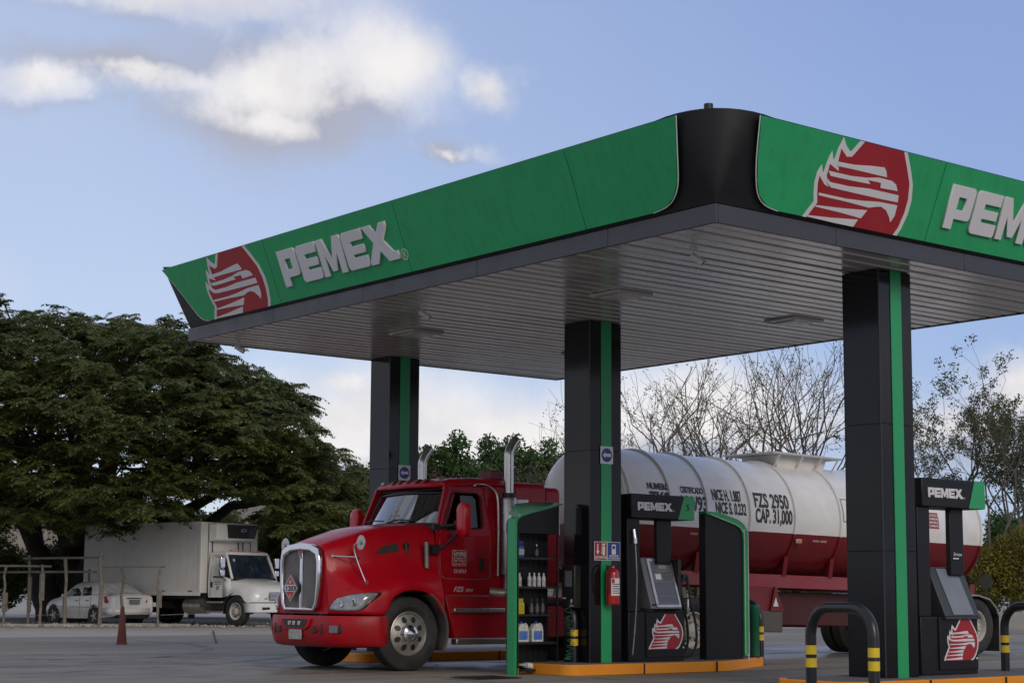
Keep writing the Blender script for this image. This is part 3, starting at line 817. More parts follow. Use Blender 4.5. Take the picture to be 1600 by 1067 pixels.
text('APAGUE', 0.036, (-0.085, -0.0085, -0.078), r, u, WHITEV, t, width=0.175, bold=0.001)
text('SU CELULAR', 0.032, (-0.095, -0.0085, -0.11), r, u, WHITEV, t, width=0.195, bold=0.001)

# fire extinguisher
EXRED = mat('extinguisher_red', (0.42, 0.012, 0.016), 0.28, vary=0.05, coat=0.4)
t = thing('fire_extinguisher', 'red fire extinguisher with white label hung on the middle column', 'extinguisher', (16.355, COLS['middle'] - 0.125, 0.95))
MB().lathe([(0, 0), (0.075, 0), (0.092, 0.012), (0.095, 0.03), (0.095, 0.43), (0.085, 0.47), (0.055, 0.505), (0.03, 0.515), (0.026, 0.54), (0, 0.54)], 32).build('cylinder', EXRED, t)
MB().lathe([(0.0965, 0.13), (0.0965, 0.37)], 20, a0=R(215), a1=R(330)).build('label', WHITEV, t)
mk = MB()
for i in range(5): mk.lathe([(0.0975, 0.16 + i * 0.03), (0.0975, 0.172 + i * 0.03)], 10, a0=R(228), a1=R(300 - 12 * (i % 2)))
mk.build('label_print', DARK, t)
mk = MB(); mk.lathe([(0.0975, 0.30), (0.0975, 0.36)], 6, a0=R(222), a1=R(245)); mk.build('label_print', RED_E, t)
MB().tube([(0, 0, 0.53), (0, 0, 0.56)], 0.02).box(-0.02, 0.10, -0.012, 0.012, 0.575, 0.59).box(-0.02, 0.09, -0.012, 0.012, 0.55, 0.562).build('valve', STEELB, t)
MB().tube(catmull([(-0.02, -0.01, 0.55), (-0.09, -0.05, 0.52), (-0.115, -0.06, 0.40), (-0.11, -0.05, 0.25), (-0.105, -0.05, 0.16)], 5), [0.011] * 21, 8).build('hose', RUBBER, t)
MB().box(-0.02, 0.02, 0.09, 0.125, 0.35, 0.55).build('wall_hook', STEELB, t)

# ------------------------------------------------------------------ islands
def island(y, ends, label):
    t = thing('fuel_island', label, 'kerb island', (0, y, 0), group='orange kerbed fuel islands')
    xa, xb = ends
    yn, yf = -0.36, 0.92
    ol = [(xa + 0.0, 0.12)] + arc(xa + 0.22, yn + 0.22, 0.22, 180, 270, 6) + [(xa + 1.3, yn), (xa + 1.34, yn - 0.035), (xb - 1.7, yn - 0.01), (xb - 0.1, yn + 0.85), (xb, yn + 0.90), (xb, yf + 0.1), (xb - 0.2, yf + 0.15), (xa + 0.2, yf), (xa, yf - 0.2)]
    MB().prism([(x, q) for x, q in ol], (0, 0, 0), (1, 0, 0), (0, 1, 0), (0, 0, 1), 0.148).build('kerb', ORANGE, t, bevel=0.012, fix=True, smooth=False)
    cx, cy = (xa + xb) / 2, 0.28
    inn = [(cx + (x - cx) * 0.975, cy + (q - cy) * 0.88) for x, q in ol]
    MB().prism(inn, (0, 0, 0.149), (1, 0, 0), (0, 1, 0), (0, 0, 1), 0.006).build('island_top', CONC, t, fix=True, smooth=False)
    js = MB()
    for xx in (xa + 1.32, xa + 2.75): js.box(xx, xx + 0.008, yn - 0.045, yn + 0.02, 0.0, 0.146)
    js.build('kerb_joint', JOINT, t)
    return t
island(COLS['middle'], (15.38, 20.1), 'orange kerbed island under the middle column and the pump numbered 5')
island(COLS['right'], (15.02, 20.6), 'orange kerbed island under the nearest column and the right-hand pump')
island(COLS['left'] + 0.25, (15.5, 20.1), 'orange kerbed island on the far side of the red truck under the far column')

def hoop(a, b, label, h=0.98, rad=0.055):
    a, b = Vector((a[0], a[1], 0)), Vector((b[0], b[1], 0))
    t = thing('hoop_barrier', label, 'bollard', a, group='black hoop barriers with yellow bands')
    d = b - a; L = d.length; d.normalize()
    r_ = 0.28
    pts = [Vector((0, 0, -0.03)), Vector((0, 0, h - r_))]
    for i in range(1, 8):
        an = R(90 * i / 8); pts.append(d * (r_ - r_ * math.cos(an)) + Vector((0, 0, h - r_ + r_ * math.sin(an))))
    pts.append(d * r_ + Vector((0, 0, h)))
    pts.append(d * (L - r_) + Vector((0, 0, h)))
    for i in range(1, 8):
        an = R(90 * i / 8); pts.append(d * (L - r_ + r_ * math.sin(an)) + Vector((0, 0, h - r_ + r_ * math.cos(an))))
    pts += [d * L + Vector((0, 0, h - r_)), d * L + Vector((0, 0, -0.03))]
    MB().tube(pts, rad, 16).build('tube', STEELB, t)
    for q in (Vector((0, 0, 0)), d * L):
        for z in (0.388, 0.515):
            MB().lathe([(rad + 0.0015, z), (rad + 0.0015, z + 0.09)], 20, tuple(q)).build('yellow_band', YELLOW, t)
        MB().lathe([(0, 0.0), (rad + 0.03, 0.0), (rad + 0.03, 0.01), (rad, 0.012)], 16, tuple(q)).build('foot_plate', STEELB, t)
    return t
A = depth_at(1267, 1005, 17.4); B = depth_at(1365, 1010, 16.6)
hoop(A, B, 'black tube hoop barrier with yellow bands in front of the nearest column')
dirv = (B - A); dirv.z = 0
A = depth_at(897, 1000, 24.2); hoop(A, A - dirv, 'black tube hoop barrier with yellow bands between the open rack and the middle column')
A = depth_at(1188, 990, 27.6); hoop(A, A - dirv, 'black tube hoop barrier at the far end of the middle island beside the green pipe')
A = depth_at(1570, 1000, 22.3); hoop(A, A + dirv * 1.1, 'black tube hoop barrier cut by the right edge of the view')
A = depth_at(588, 1020, 29.8); hoop(A, A - dirv, 'black hoop barrier seen low between the front wheels of the red truck')

# green waste pipe behind the service cabinet
t = thing('green_standpipe', 'dark green upright pipe with a cap beside the service cabinet', 'pipe', (19.82, 18.76, 0.155))
MB().lathe([(0, 0), (0.075, 0), (0.075, 0.62), (0.085, 0.64), (0.085, 0.78), (0.07, 0.80), (0, 0.80)], 20).build('pipe_body', mat('dark_green_paint', (0.008, 0.10, 0.045), 0.35), t)
MB().lathe([(0.10, 0), (0.10, 0.015), (0, 0.016)], 16).build('flange', STEELB, t)

# ------------------------------------------------------------------ dispensers
CONS = mat('dark_grey_console', (0.035, 0.038, 0.045), 0.45)
def dispenser(x, y, label, number, blank):
    t = thing('fuel_dispenser', label, 'fuel pump', (x, y, 0.155), group='black fuel pumps')
    xf, xu = (1, 0, 0), (0, 0, 1)
    MB().box(0, 1.10, 0.03, 0.47, 0, 0.70).build('lower_cabinet', BLACKP, t, bevel=0.012)
    MB().box(0.33, 1.085, 0.012, 0.029, 0.06, 0.69).build('front_door', BLACKP, t, bevel=0.004)
    MB().box(0.0, 0.24, 0.05, 0.45, 0.70, 2.02).build('hose_column', BLACKP, t, bevel=0.01)
    MB().box(0.75 if blank else 0.66, 1.02 if blank else 0.95, 0.14, 0.21, 1.20 if blank else 1.38, 2.02).build('upper_post', BLACKP, t, bevel=0.01)
    MB().box(0.04, 1.28, 0.0, 0.50, 2.02, 2.37).build('header', BLACKP, t, bevel=0.015)
    flat([[(0.95, 2.025), (1.28, 2.025), (1.28, 2.365), (1.075, 2.365)]], (0, -0.001, 0), xf, xu, STRIPE, t, 'header_corner', 0.004)
    pemex((0, -0.001, 0), xf, xu, 0.15, 0.83, 2.135, 2.255, LETTER, t, 0.012, 0.002)
    circle_r((0, -0.001, 0), xf, xu, 0.87, 2.145, 0.012, LETTER, t)
    if number: text(number, 0.13, (1.115, -0.006, 2.16), xf, xu, DARK, t, bold=0.002)
    emblem((0.0 if not blank else 0.04, 0.0115, 0), xf, xu, 0.37, 1.05, 0.17, 0.665, t)
    flat([circ(1.055, 0.19, 0.014)], (0, 0.0115, 0), xf, xu, LETTER, t, 'registered_mark', 0.003)
    if blank:
        MB().hexa([(0.42, -0.02, 0.70), (1.10, -0.02, 0.70), (1.10, 0.45, 0.70), (0.42, 0.45, 0.70)], [(0.42, 0.24, 1.30), (1.10, 0.24, 1.30), (1.10, 0.45, 1.30), (0.42, 0.45, 1.30)]).build('console', CONS, t, bevel=0.012)
        f = Vector((0, 0.26, 0.60)).normalized()
        flat([[(0.58, 0.02), (0.98, 0.02), (0.96, 0.63), (0.56, 0.63)]], (0, -0.0215, 0.70), xf, f, mat('blank_panel', (0.17, 0.19, 0.22), 0.4), t, 'blank_panel', 0.006)
        MB().box(0.41, 1.11, -0.03, 0.45, 0.665, 0.70).build('console_sill', CONS, t, bevel=0.006)
        text('Sirvase', 0.06, (0.80, 0.137, 1.44), xf, xu, LETTER, t, 'sticker', shear=0.2); MB().box(0.80, 0.91, 0.1365, 0.139, 1.40, 1.415).build('sticker', LETTER, t)
    else:
        MB().hexa([(0.40, -0.02, 0.74), (1.0, -0.02, 0.74), (1.0, 0.45, 0.74), (0.40, 0.45, 0.74)], [(0.40, 0.22, 1.47), (1.0, 0.22, 1.47), (1.0, 0.45, 1.47), (0.40, 0.45, 1.47)]).build('console', GREYP, t, bevel=0.012)
        f = Vector((0, 0.24, 0.73)).normalized(); o_ = (0.14, -0.0215, 0.74)
        rrect_, kx = rrect, 0.86
        def rrect2(a, b, c, d, e): return rrect_(0.36 + (a - 0.36) * kx * 0.92, b, 0.36 + (c - 0.36) * kx * 0.92, d, e)
        flat([rrect2(0.36, 0.02, 0.975, 0.75, 0.02)], o_, xf, f, GREYP, t, 'console_face', 0.006)
        fr = flat([rrect2(0.36, 0.02, 0.975, 0.75, 0.02), rrect2(0.42, 0.06, 0.93, 0.71, 0.01)], o_, xf, f, STEEL, t, 'console_frame', 0.012, 0.006)
        flat([rrect2(0.44, 0.20, 0.92, 0.40, 0.01)], o_, xf, f, SCREEN, t, 'display_screen', 0.004, 0.006)
        flat([rrect2(0.44, 0.10, 0.92, 0.18, 0.005)], o_, xf, f, SCREEN, t, 'price_window', 0.004, 0.006)
        MB().box(0.43, 0.92, -0.02, 0.03, 0.79, 0.81).build('receipt_shelf', DARK, t)
        flat([rrect2(0.62, 0.60, 0.82, 0.68, 0.005)], o_, xf, f, mat('lcd_panel', (0.26, 0.27, 0.29), 0.3), t, 'small_display', 0.006, 0.006)
        flat([rrect2(0.50, 0.44, 0.64, 0.52, 0.002)], o_, xf, f, WHITEV, t, 'receipt_slip', 0.004, 0.006)
        for i in range(4):
            for j in range(3):
                flat([rrect2(0.70 + i * 0.05, 0.43 + j * 0.045, 0.738 + i * 0.05, 0.463 + j * 0.045, 0.004)], o_, xf, f, SCREEN, t, 'keypad_button', 0.008, 0.006)
        for i in range(3): flat([rrect2(0.45, 0.55 + i * 0.05, 0.57, 0.58 + i * 0.05, 0.003)], o_, xf, f, SCREEN, t, 'product_button', 0.006, 0.006)
        # nozzles and hoses on the right flank
        MB().box(1.0, 1.06, 0.05, 0.42, 0.72, 1.45).build('nozzle_dock', DARK, t, bevel=0.01)
        for yy, zz in ((0.08, 1.20), (0.26, 1.25)):
            nz_ = MB(); nz_.tube(catmull([(1.06, yy, zz - 0.16), (1.10, yy - 0.02, zz - 0.02), (1.16, yy - 0.03, zz + 0.02), (1.19, yy - 0.03, zz - 0.10)], 4), 0.024, 8); nz_.box(1.08, 1.13, yy - 0.045, yy - 0.005, zz - 0.08, zz + 0.04)
            nz_.build('nozzle', DARK, t)
            MB().tube(catmull([(1.19, yy - 0.03, zz - 0.10), (1.24, yy - 0.06, 0.78), (1.32, yy - 0.06, 0.50), (1.33, yy - 0.05, 0.22), (1.24, yy, 0.06), (1.13, yy + 0.03, 0.10), (1.10, yy + 0.05, 0.36)], 6), 0.019, 8).build('hose', RUBBER, t)
        MB().lathe([(0, 0), (0.022, 0), (0.028, 0.03), (0.028, 0.08), (0, 0.09)], 12, (1.14, 0.0, 0.67)).lathe([(0, 0), (0.016, 0), (0.016, 0.12), (0, 0.12)], 10, (1.14, 0.0, 0.76)).build('hose_swivel', CHROME, t)
        MB().tube([(0.10, 0.02, 1.86), (0.105, 0.0, 1.72)], 0.022, 10).tube([(0.103, 0.0, 1.74), (0.105, 0.0, 1.66)], 0.028, 10).build('breakaway_coupling', CHROME, t)
        MB().tube(catmull([(0.105, 0.0, 1.68), (0.115, -0.02, 1.2), (0.09, -0.02, 0.6), (0.04, -0.01, 0.1)], 6), 0.009, 6).build('vapour_line', STEEL, t)
    return t
dispenser(16.71, 18.21, 'black fuel pump numbered 5 with grey console and red bird emblem between column and cabinet', '5', False)
dispenser(16.93, 13.28, 'black fuel pump with a blank grey console panel beside the nearest column', None, True)

# ------------------------------------------------------------------ rack and service cabinet
t = thing('product_rack', 'open black wire rack with a green frame, stocked with bottles, left of the middle column', 'rack', (15.0, 18.66, 0))
prof_o = [(-0.02, 0.0), (-0.02, 2.08), (0.0, 2.13), (0.10, 2.175), (0.30, 2.23), (0.84, 2.36), (0.84, 2.345), (0.30, 2.212), (0.10, 2.155), (0.04, 2.12), (0.02, 2.07), (0.02, 0.0)]
MB().prism(prof_o, (0, -0.01, 0), (1, 0, 0), (0, 0, 1), (0, 1, 0), 0.17).build('green_frame', STRIPE, t, fix=True, bevel=0.004)
MB().grid([[(0.0, -0.01, 2.132), (0.10, -0.01, 2.178), (0.30, -0.01, 2.233), (0.84, -0.01, 2.362)], [(0.0, 0.17, 2.20), (0.12, 0.17, 2.34), (0.30, 0.17, 2.36), (0.84, 0.17, 2.375)]]).build('top_sheet', mat('pale_green_enamel', (0.10, 0.26, 0.16), .35), t, solid=0.006, fix=True)
MB().box(0.20, 0.764, 0.256, 0.261, 0.04, 1.95).build('back_panel', BLACKP, t)
MB().prism([(0.022, 1.93), (0.78, 1.93), (0.78, 2.328), (0.30, 2.21), (0.10, 2.153), (0.042, 2.118), (0.024, 2.07)], (0, 0.0, 0), (1, 0, 0), (0, 0, 1), (0, 1, 0), 0.24).build('header_board', BLACKP, t, fix=True)
for xx, yy in ((0.055, 0.02), (0.765, 0.02), (0.055, 0.25), (0.765, 0.25)): MB().box(xx, xx + 0.02, yy, yy + 0.02, 0, 1.95).build('upright', STEELB, t)
SH = [0.07, 0.44, 0.82, 1.20, 1.60]
for z in SH: MB().box(0.076, 0.764, 0.022, 0.268, z - 0.03, z).build('shelf', STEELB, t, bevel=0.003)
wm = MB()
for i in range(1, 12): wm.box(0.075 + i * 0.058, 0.0775 + i * 0.058, 0.262, 0.2645, 0.04, 1.95)
for i in range(32): wm.box(0.07, 0.77, 0.2645, 0.268, 0.05 + i * 0.06, 0.0535 + i * 0.06)
for xx in (0.0715, 0.7665):
    for i in range(32): wm.box(xx, xx + 0.0025, 0.03, 0.26, 0.05 + i * 0.06, 0.0525 + i * 0.06)
    for j in range(5): wm.box(xx, xx + 0.0025, 0.05 + j * 0.05, 0.0525 + j * 0.05, 0.04, 1.95)
wf = wm.build('wire_mesh', STEELB, t, smooth=False)
fm = MB()
for i in range(1, 7): fm.box(0.075 + i * 0.1, 0.0768 + i * 0.1, 0.016, 0.018, 0.04, 1.95)
for i in range(17): fm.box(0.07, 0.77, 0.014, 0.016, 0.06 + i * 0.115, 0.062 + i * 0.115)
fm.build('front_wire_mesh', STEELB, t, smooth=False)
MB().box(0.795, 0.875, 0.10, 0.11, 1.93, 2.32).build('notice_plate', LETTER, t)
MB().box(0.80, 0.83, -0.005, 0.02, 0.0, 0.05).box(0.03, 0.05, -0.02, 0.0, 0.0, 0.09).build('foot', STEEL, t)

def bottle(kind, x, z, colr, cap, label, grp, y=0.12, s=1.0, lab=WHITEV, rot=None):
    t = thing('product_bottle' if kind != 'jug' else 'oil_jug', label, 'bottle' if kind != 'jug' else 'jug', (15.0 + x, 18.66 + y, z), group=grp)
    if rot: t.rotation_euler = rot
    if kind == 'round':
        MB().lathe([(0, 0), (0.026 * s, 0), (0.03 * s, 0.006), (0.03 * s, 0.115 * s), (0.024 * s, 0.14 * s), (0.011 * s, 0.158 * s), (0.011 * s, 0.166 * s), (0, 0.166 * s)], 14).build('bottle_body', colr, t)
        MB().lathe([(0.0305 * s, 0.03 * s), (0.0305 * s, 0.10 * s)], 14).build('label', lab, t)
        MB().lathe([(0, 0.166 * s), (0.013 * s, 0.166 * s), (0.012 * s, 0.195 * s), (0, 0.195 * s)], 10).build('cap', cap, t)
    else:
        MB().prism([(-0.10, 0), (0.10, 0), (0.10, 0.16), (0.06, 0.23), (0.03, 0.235), (0.03, 0.25), (-0.03, 0.25), (-0.045, 0.235), (-0.10, 0.17)], (0, -0.05, 0), (1, 0, 0), (0, 0, 1), (0, 1, 0), 0.10).build('jug_body', colr, t, bevel=0.012, fix=True)
        MB().tube(catmull([(0.035, 0, 0.235), (0.085, 0, 0.245), (0.115, 0, 0.19), (0.105, 0, 0.13)], 4), 0.012, 8).build('handle', colr, t)
        MB().box(-0.075, 0.075, -0.054, -0.0505, 0.03, 0.15).build('label', lab, t)
        MB().lathe([(0, 0.25), (0.025, 0.25), (0.023, 0.28), (0, 0.28)], 12).build('cap', cap, t)
    return t
B_BLUE = mat('bottle_blue', (0.02, 0.05, 0.30), 0.35); B_WHITE = mat('bottle_white', (0.60, 0.60, 0.58), 0.4); B_YEL = mat('bottle_yellow', (0.50, 0.42, 0.02), 0.4); B_BLK = mat('bottle_black', (0.02, 0.018, 0.025), 0.3)
B_LBL = mat('label_print_blue', (0.08, 0.18, 0.50), 0.4, vary=0.8, vscale=55); B_LW = mat('label_print_grey', (0.45, 0.45, 0.45), 0.4, vary=0.7, vscale=70); B_LD = mat('label_print_dark', (0.10, 0.09, 0.09), 0.4, vary=0.9, vscale=70)
for i in range(3): bottle('round', 0.115 + i * 0.062, SH[4], B_BLUE, B_BLUE, 'blue bottle on the top rack shelf, ' + ('nearest the green frame', 'in the middle of the three', 'last of the three towards the column')[i], 'blue bottles on the top shelf', s=1.15, y=0.10 + 0.03 * i, lab=B_LW)
bottle('round', 0.47, SH[4], B_BLK, STEEL, 'single dark bottle with pale cap on the top shelf of the rack', None, s=0.95, lab=B_LD)
for i in range(3): bottle('round', 0.105 + i * 0.052, SH[3], B_WHITE, B_WHITE, 'white bottle of the overlapping trio on the second shelf, ' + ('nearest the green frame', 'in the middle', 'nearest the row of four')[i], 'three white bottles by the green frame', s=0.95, y=0.09 + 0.04 * i, lab=B_LW)
for i in range(4): bottle('round', 0.345 + i * 0.085, SH[3], B_WHITE, B_WHITE, 'white bottle in the even row on the second shelf, ' + ('first', 'second', 'third', 'last')[i] + ' counted from the green frame', 'row of four white bottles', s=0.97, lab=B_LW)
for i in range(4): bottle('round', 0.10 + i * 0.055, SH[2], B_YEL, B_YEL, 'yellow bottle on the middle rack shelf, ' + ('first', 'second', 'third', 'last')[i] + ' counted from the green frame', 'yellow bottles on the middle shelf', s=1.1, y=0.09 + 0.03 * i, lab=B_YEL)
for i in range(3): bottle('round', 0.38 + i * 0.10, SH[2], B_BLK, B_BLK, 'dark bottle with pale print on the middle rack shelf, ' + ('beside the yellow ones', 'between two others', 'nearest the column')[i], 'dark bottles on the middle shelf', s=1.1, lab=B_LD)
bottle('jug', 0.20, SH[1], B_WHITE, B_BLUE, 'white and blue oil jug nearer the green frame on the fourth shelf', None, lab=B_LBL)
bottle('jug', 0.46, SH[1], B_WHITE, B_BLUE, 'white and blue oil jug nearer the column on the fourth shelf', None, lab=B_LBL)
bottle('round', 0.27, SH[0] + 0.035, mat('bottle_clear', (0.30, 0.36, 0.42), 0.2), B_YEL, 'clear bottle with yellow cap lying on the bottom shelf', None, s=1.35, rot=(0, R(-84), 0)).location.x += 0.16

t = thing('service_cabinet', 'tall plain black cabinet with curved green edge at the far end of the middle island', 'cabinet', (18.33, 18.30, 0.155))
body = [(0.0, 0), (0.78, 0), (0.78, 1.78), (0.76, 1.87), (0.70, 1.94), (0.60, 1.98), (0.0, 2.13)]
MB().prism(body, (0, 0.02, 0), (1, 0, 0), (0, 0, 1), (0, 1, 0), 0.14).build('cabinet_body', BLACKP, t, fix=True, bevel=0.004)
edge = [(0.782, 0.04), (0.87, 0.04), (0.88, 0.10), (0.88, 1.84), (0.85, 1.93), (0.78, 2.02), (0.62, 2.09), (0.30, 2.16), (0.0, 2.175), (0.0, 2.135), (0.60, 1.985), (0.70, 1.945), (0.762, 1.875), (0.782, 1.78)]
MB().prism(edge, (0, -0.005, 0), (1, 0, 0), (0, 0, 1), (0, 1, 0), 0.17).build('green_edge', STRIPE, t, fix=True, bevel=0.004)
ln = [(x, -0.009, z) for x, z in ((0.80, 0.10), (0.795, 1.78), (0.77, 1.885), (0.70, 1.955), (0.60, 1.995), (0.10, 2.125))]
MB().tube(catmull(ln, 4), 0.006, 6).tube(catmull([(x, -0.009, z) for x, z in ((0.80, 0.10), (0.82, 0.06), (0.855, 0.06), (0.872, 0.10), (0.872, 1.83), (0.845, 1.92), (0.775, 2.01), (0.62, 2.08), (0.30, 2.15))], 4), 0.006, 6).build('lit_edge_line', LETTER, t)  # white tubes paint in the light caught along the green edge

# air and water box with its coiled hose on the flank of the middle column
t = thing('air_water_box', 'black air and water box with small white symbols on the flank of the middle column', 'service box', (CX - 0.13, COLS['middle'] + 0.18, 0.9))
MB().box(0, 0.128, 0, 0.28, 0, 0.60).build('box_body', DARK, t, bevel=0.015)
MB().box(-0.006, -0.001, 0.06, 0.20, 0.30, 0.52).build('dial_panel', GREYP, t)
wx, wu = (0, -1, 0), (0, 0, 1)
flat([[(-0.06 + 0.025 * math.sin(R(a)) * (0.75 if a < 180 else 1), 0.10 + 0.03 * math.cos(R(a))) for a in range(0, 360, 30)]], (-0.001, 0, 0), wx, wu, LETTER, t, 'water_drop_symbol', 0.002)
text('Agua', 0.04, (-0.002, 0.10, 0.03), wx, wu, LETTER, t)
text('Aire', 0.04, (-0.002, 0.25, 0.13), wx, wu, LETTER, t)
HOSEG = mat('green_hose', (0.015, 0.12, 0.07), 0.4)
cp = []
for i in range(150):
    a = i * 0.42; f = i / 149
    cp.append((-0.10 + 0.05 * math.cos(a) + 0.02 * math.sin(f * 5), 0.02 + 0.05 * math.sin(a) - 0.05 * math.sin(f * PI), 0.02 - 0.72 * math.sin(f * PI / 2)))
th = thing('coiled_air_hose', 'green coiled air hose hanging down the flank of the middle column', 'hose', (CX - 0.13, COLS['middle'] + 0.18, 0.9))
MB().tube([(-0.0, 0.05, 0.10), (-0.06, 0.03, 0.07)] + cp, 0.0048, 6).build('coil', HOSEG, th)

# lamps and cameras hung under the soffit
LAMPG = mat('lamp_glass', (0.55, 0.55, 0.55), 0.3, vary=0.05)
def soffit_lamp(x, y, label):
    t = thing('soffit_lamp', label, 'ceiling light', (x, y, ZS), group='unlit recessed lamps in the canopy soffit')
    MB().box(-0.30, 0.30, -0.30, 0.30, -0.035, -0.001).build('housing', SOFFIT, t, bevel=0.01)
    MB().box(-0.19, 0.19, -0.19, 0.19, -0.055, -0.035).build('lens', LAMPG, t, bevel=0.012)
    for s in (-1, 1): MB().box(-0.27, 0.27, s * 0.25 - 0.02, s * 0.25 + 0.02, -0.05, -0.035).build('fin', SOFFIT, t)
soffit_lamp(14.95, 16.45, 'square unlit soffit lamp above and left of the middle column')
soffit_lamp(18.25, 16.45, 'square unlit soffit lamp between the nearest and middle columns towards the back edge')
soffit_lamp(14.87, 20.9, 'square unlit soffit lamp above the red truck beside the far column')
soffit_lamp(18.25, 20.9, 'square unlit soffit lamp behind the middle column')
def camera_cctv(x, y, label, rz):
    t = thing('security_camera', label, 'camera', (x, y, ZS), rz, group='white security cameras under the canopy'); t.scale = (.72, .72, .72)
    MB().lathe([(0, 0), (0.05, 0), (0.05, -0.03), (0, -0.03)], 14).tube([(0, 0, -0.03), (0, 0, -0.12), (0, -0.03, -0.15)], 0.014, 8).build('bracket', LETTER, t, fix=True)
    q = Matrix.Rotation(R(32), 4, 'X')
    b = MB()
    def tr(p): v = q @ Vector(p); return (v.x, v.y - 0.03, v.z - 0.17)
    b.tube([tr((0, 0.10, 0)), tr((0, -0.12, 0))], 0.048, 16).build('camera_body', LETTER, t)
    MB().tube([tr((0, -0.12, 0)), tr((0, -0.135, 0))], 0.040, 16).build('camera_lens', DARK, t)
    MB().box(-0.052, 0.052, -0.17, 0.09, 0.045, 0.052).build('sun_hood', LETTER, t, loc=(0, -0.03, -0.17), rot=(R(32), 0, 0))
camera_cctv(13.55, 13.69, 'small white camera under the soffit just behind the near corner', R(55))
camera_cctv(13.52, 18.86, 'small white camera hanging under the front soffit edge above the truck windscreen', R(70))
camera_cctv(13.30, 23.45, 'small white camera at the far left corner of the soffit near the tree', R(60))
# ------------------------------------------------------------------ wheels
def wheel_parts(parent, loc, r, w, style, side, hub=True, dual=False, name='wheel'):
    """wheel on an axle along local Y, outer face towards side (-1 = towards -Y)"""
    wn = node(name, parent, loc)
    s = side
    ri = r * (0.60 if style == 'aluminium' else 0.57)
    prof = [(ri, w * .38), (r * .72, w * .5), (r * .88, w * .49), (r * .965, w * .42), (r * .985, w * .36)]
    tread = []
    nr = 5
    for i in range(nr):
        a = w * (.36 - .72 * i / nr); b = w * (.36 - .72 * (i + 1) / nr)
        tread += [(r, a - .004), (r, b + .012), (r * .978, b + .008), (r * .978, b + .002)]
    full = prof + tread[:-2] + [(q, -h) for q, h in prof[::-1]]
    MB().lathe(full, 48, axis='Y').build('tyre', RUBBER, wn, fix=True, angle=30)
    if dual: MB().lathe([(q, h - s * -1 * w * 1.12 if False else h + (-s) * w * 1.12) for q, h in full], 40, axis='Y').build('inner_tyre', RUBBER, wn, fix=True, angle=30)
    y = s * w * 0.40
    if style == 'aluminium':
        MB().lathe([(ri, y), (ri * .96, y + s * .006), (ri * .9, y - s * .015), (ri * .88, y - s * .03), (ri * .80, y - s * .022), (ri * .50, y + s * .012), (ri * .45, y + s * .015), (ri * .43, y + s * .03), (0, y + s * .03)], 40, axis='Y').build('rim', RIM, wn, fix=True)
        hb = MB()
        for k in range(8):
            a = 2 * PI * (k + .5) / 8; q = Matrix.Rotation(a, 4, 'Y')
            pts = [Vector((ri * (.66 + .15 * math.cos(t_)), 0, ri * .125 * math.sin(t_))) for t_ in [2 * PI * j / 12 for j in range(12)]]
            o0 = Vector((0, y + s * .014, 0))
            f_ = [q @ (p + o0 - Vector((0, s * .030 if False else s * (0.0) + s * (p.x - ri * .5) / (ri * .3) * .034, 0))) for p in pts]
            b_ = [p + Vector((0, s * .004, 0)) for p in f_]
            hb.add(f_ + b_, [tuple(range(12))[::-1], tuple(range(12, 24))] + [(i, (i + 1) % 12, (i + 1) % 12 + 12, i + 12) for i in range(12)])
        hb.build('hand_holes', DARK, wn, fix=True)
        MB().lathe([(ri * .40, y + s * .03), (ri * .38, y + s * .05), (ri * .26, y + s * .065), (ri * .24, y + s * .075), (ri * .16, y + s * .105), (0.0, y + s * .15)], 28, axis='Y').build('hub_cap', CHROME, wn, fix=True)
    elif style == 'dish':
        MB().lathe([(ri, y), (ri * .95, y + s * .004), (ri * .90, y - s * .02), (ri * .86, y - s * .09), (ri * .5, y - s * .13), (ri * .45, y - s * .10), (ri * .40, y - s * .02), (ri * .2, y + s * .02), (0, y + s * .02)], 36, axis='Y').build('rim', RIMW, wn, fix=True)
        hb = MB()
        for k in range(5):
            a = 2 * PI * (k + .3) / 5; c = Vector((math.cos(a) * ri * .68, y - s * .108, math.sin(a) * ri * .68))
            hb.lathe([(0, c.y), (ri * .1, c.y), (ri * .1, c.y + s * .012), (0, c.y + s * .012)], 12, (c.x, 0, c.z), axis='Y')
        hb.build('hand_holes', DARK, wn, fix=True)
    else:  # car alloy
        MB().lathe([(ri * 1.1, y), (ri * 1.04, y + s * .006), (ri * .98, y - s * .03), (0, y - s * .03)], 28, axis='Y').build('rim', DARK, wn, fix=True)
        sp = MB()
        for k in range(5):
            a = 2 * PI * k / 5; q = Matrix.Rotation(a, 4, 'Y')
            sp.box(0, ri * 1.03, y - s * .03 if s > 0 else y - .008, y + .008 if s > 0 else y + .03, -0.025, 0.025, q)
        sp.lathe([(0.0, y + s * .012), (0.05, y + s * .012), (0.055, y - s * .02)], 14, axis='Y')
        sp.build('spokes', RIM, wn, fix=True)
    if style != 'car':
        nn = MB()
        for k in range(10):
            a = 2 * PI * k / 10; rr = ri * .46
            nn.lathe([(0, y + s * .0), (.016, y + s * .0), (.014, y + s * (.045 if style == 'aluminium' else -.06)), (0, y + s * (.047 if style == 'aluminium' else -.058))], 6, (rr * math.cos(a), 0, rr * math.sin(a)), axis='Y')
        nn.build('lug_nuts', STEEL, wn, fix=True)
    return wn
RIMW = mat('painted_wheel', (0.50, 0.48, 0.44), 0.5, vary=0.12, dirt=0.6, dirtcol=(0.20, 0.17, 0.13), dscale=5)

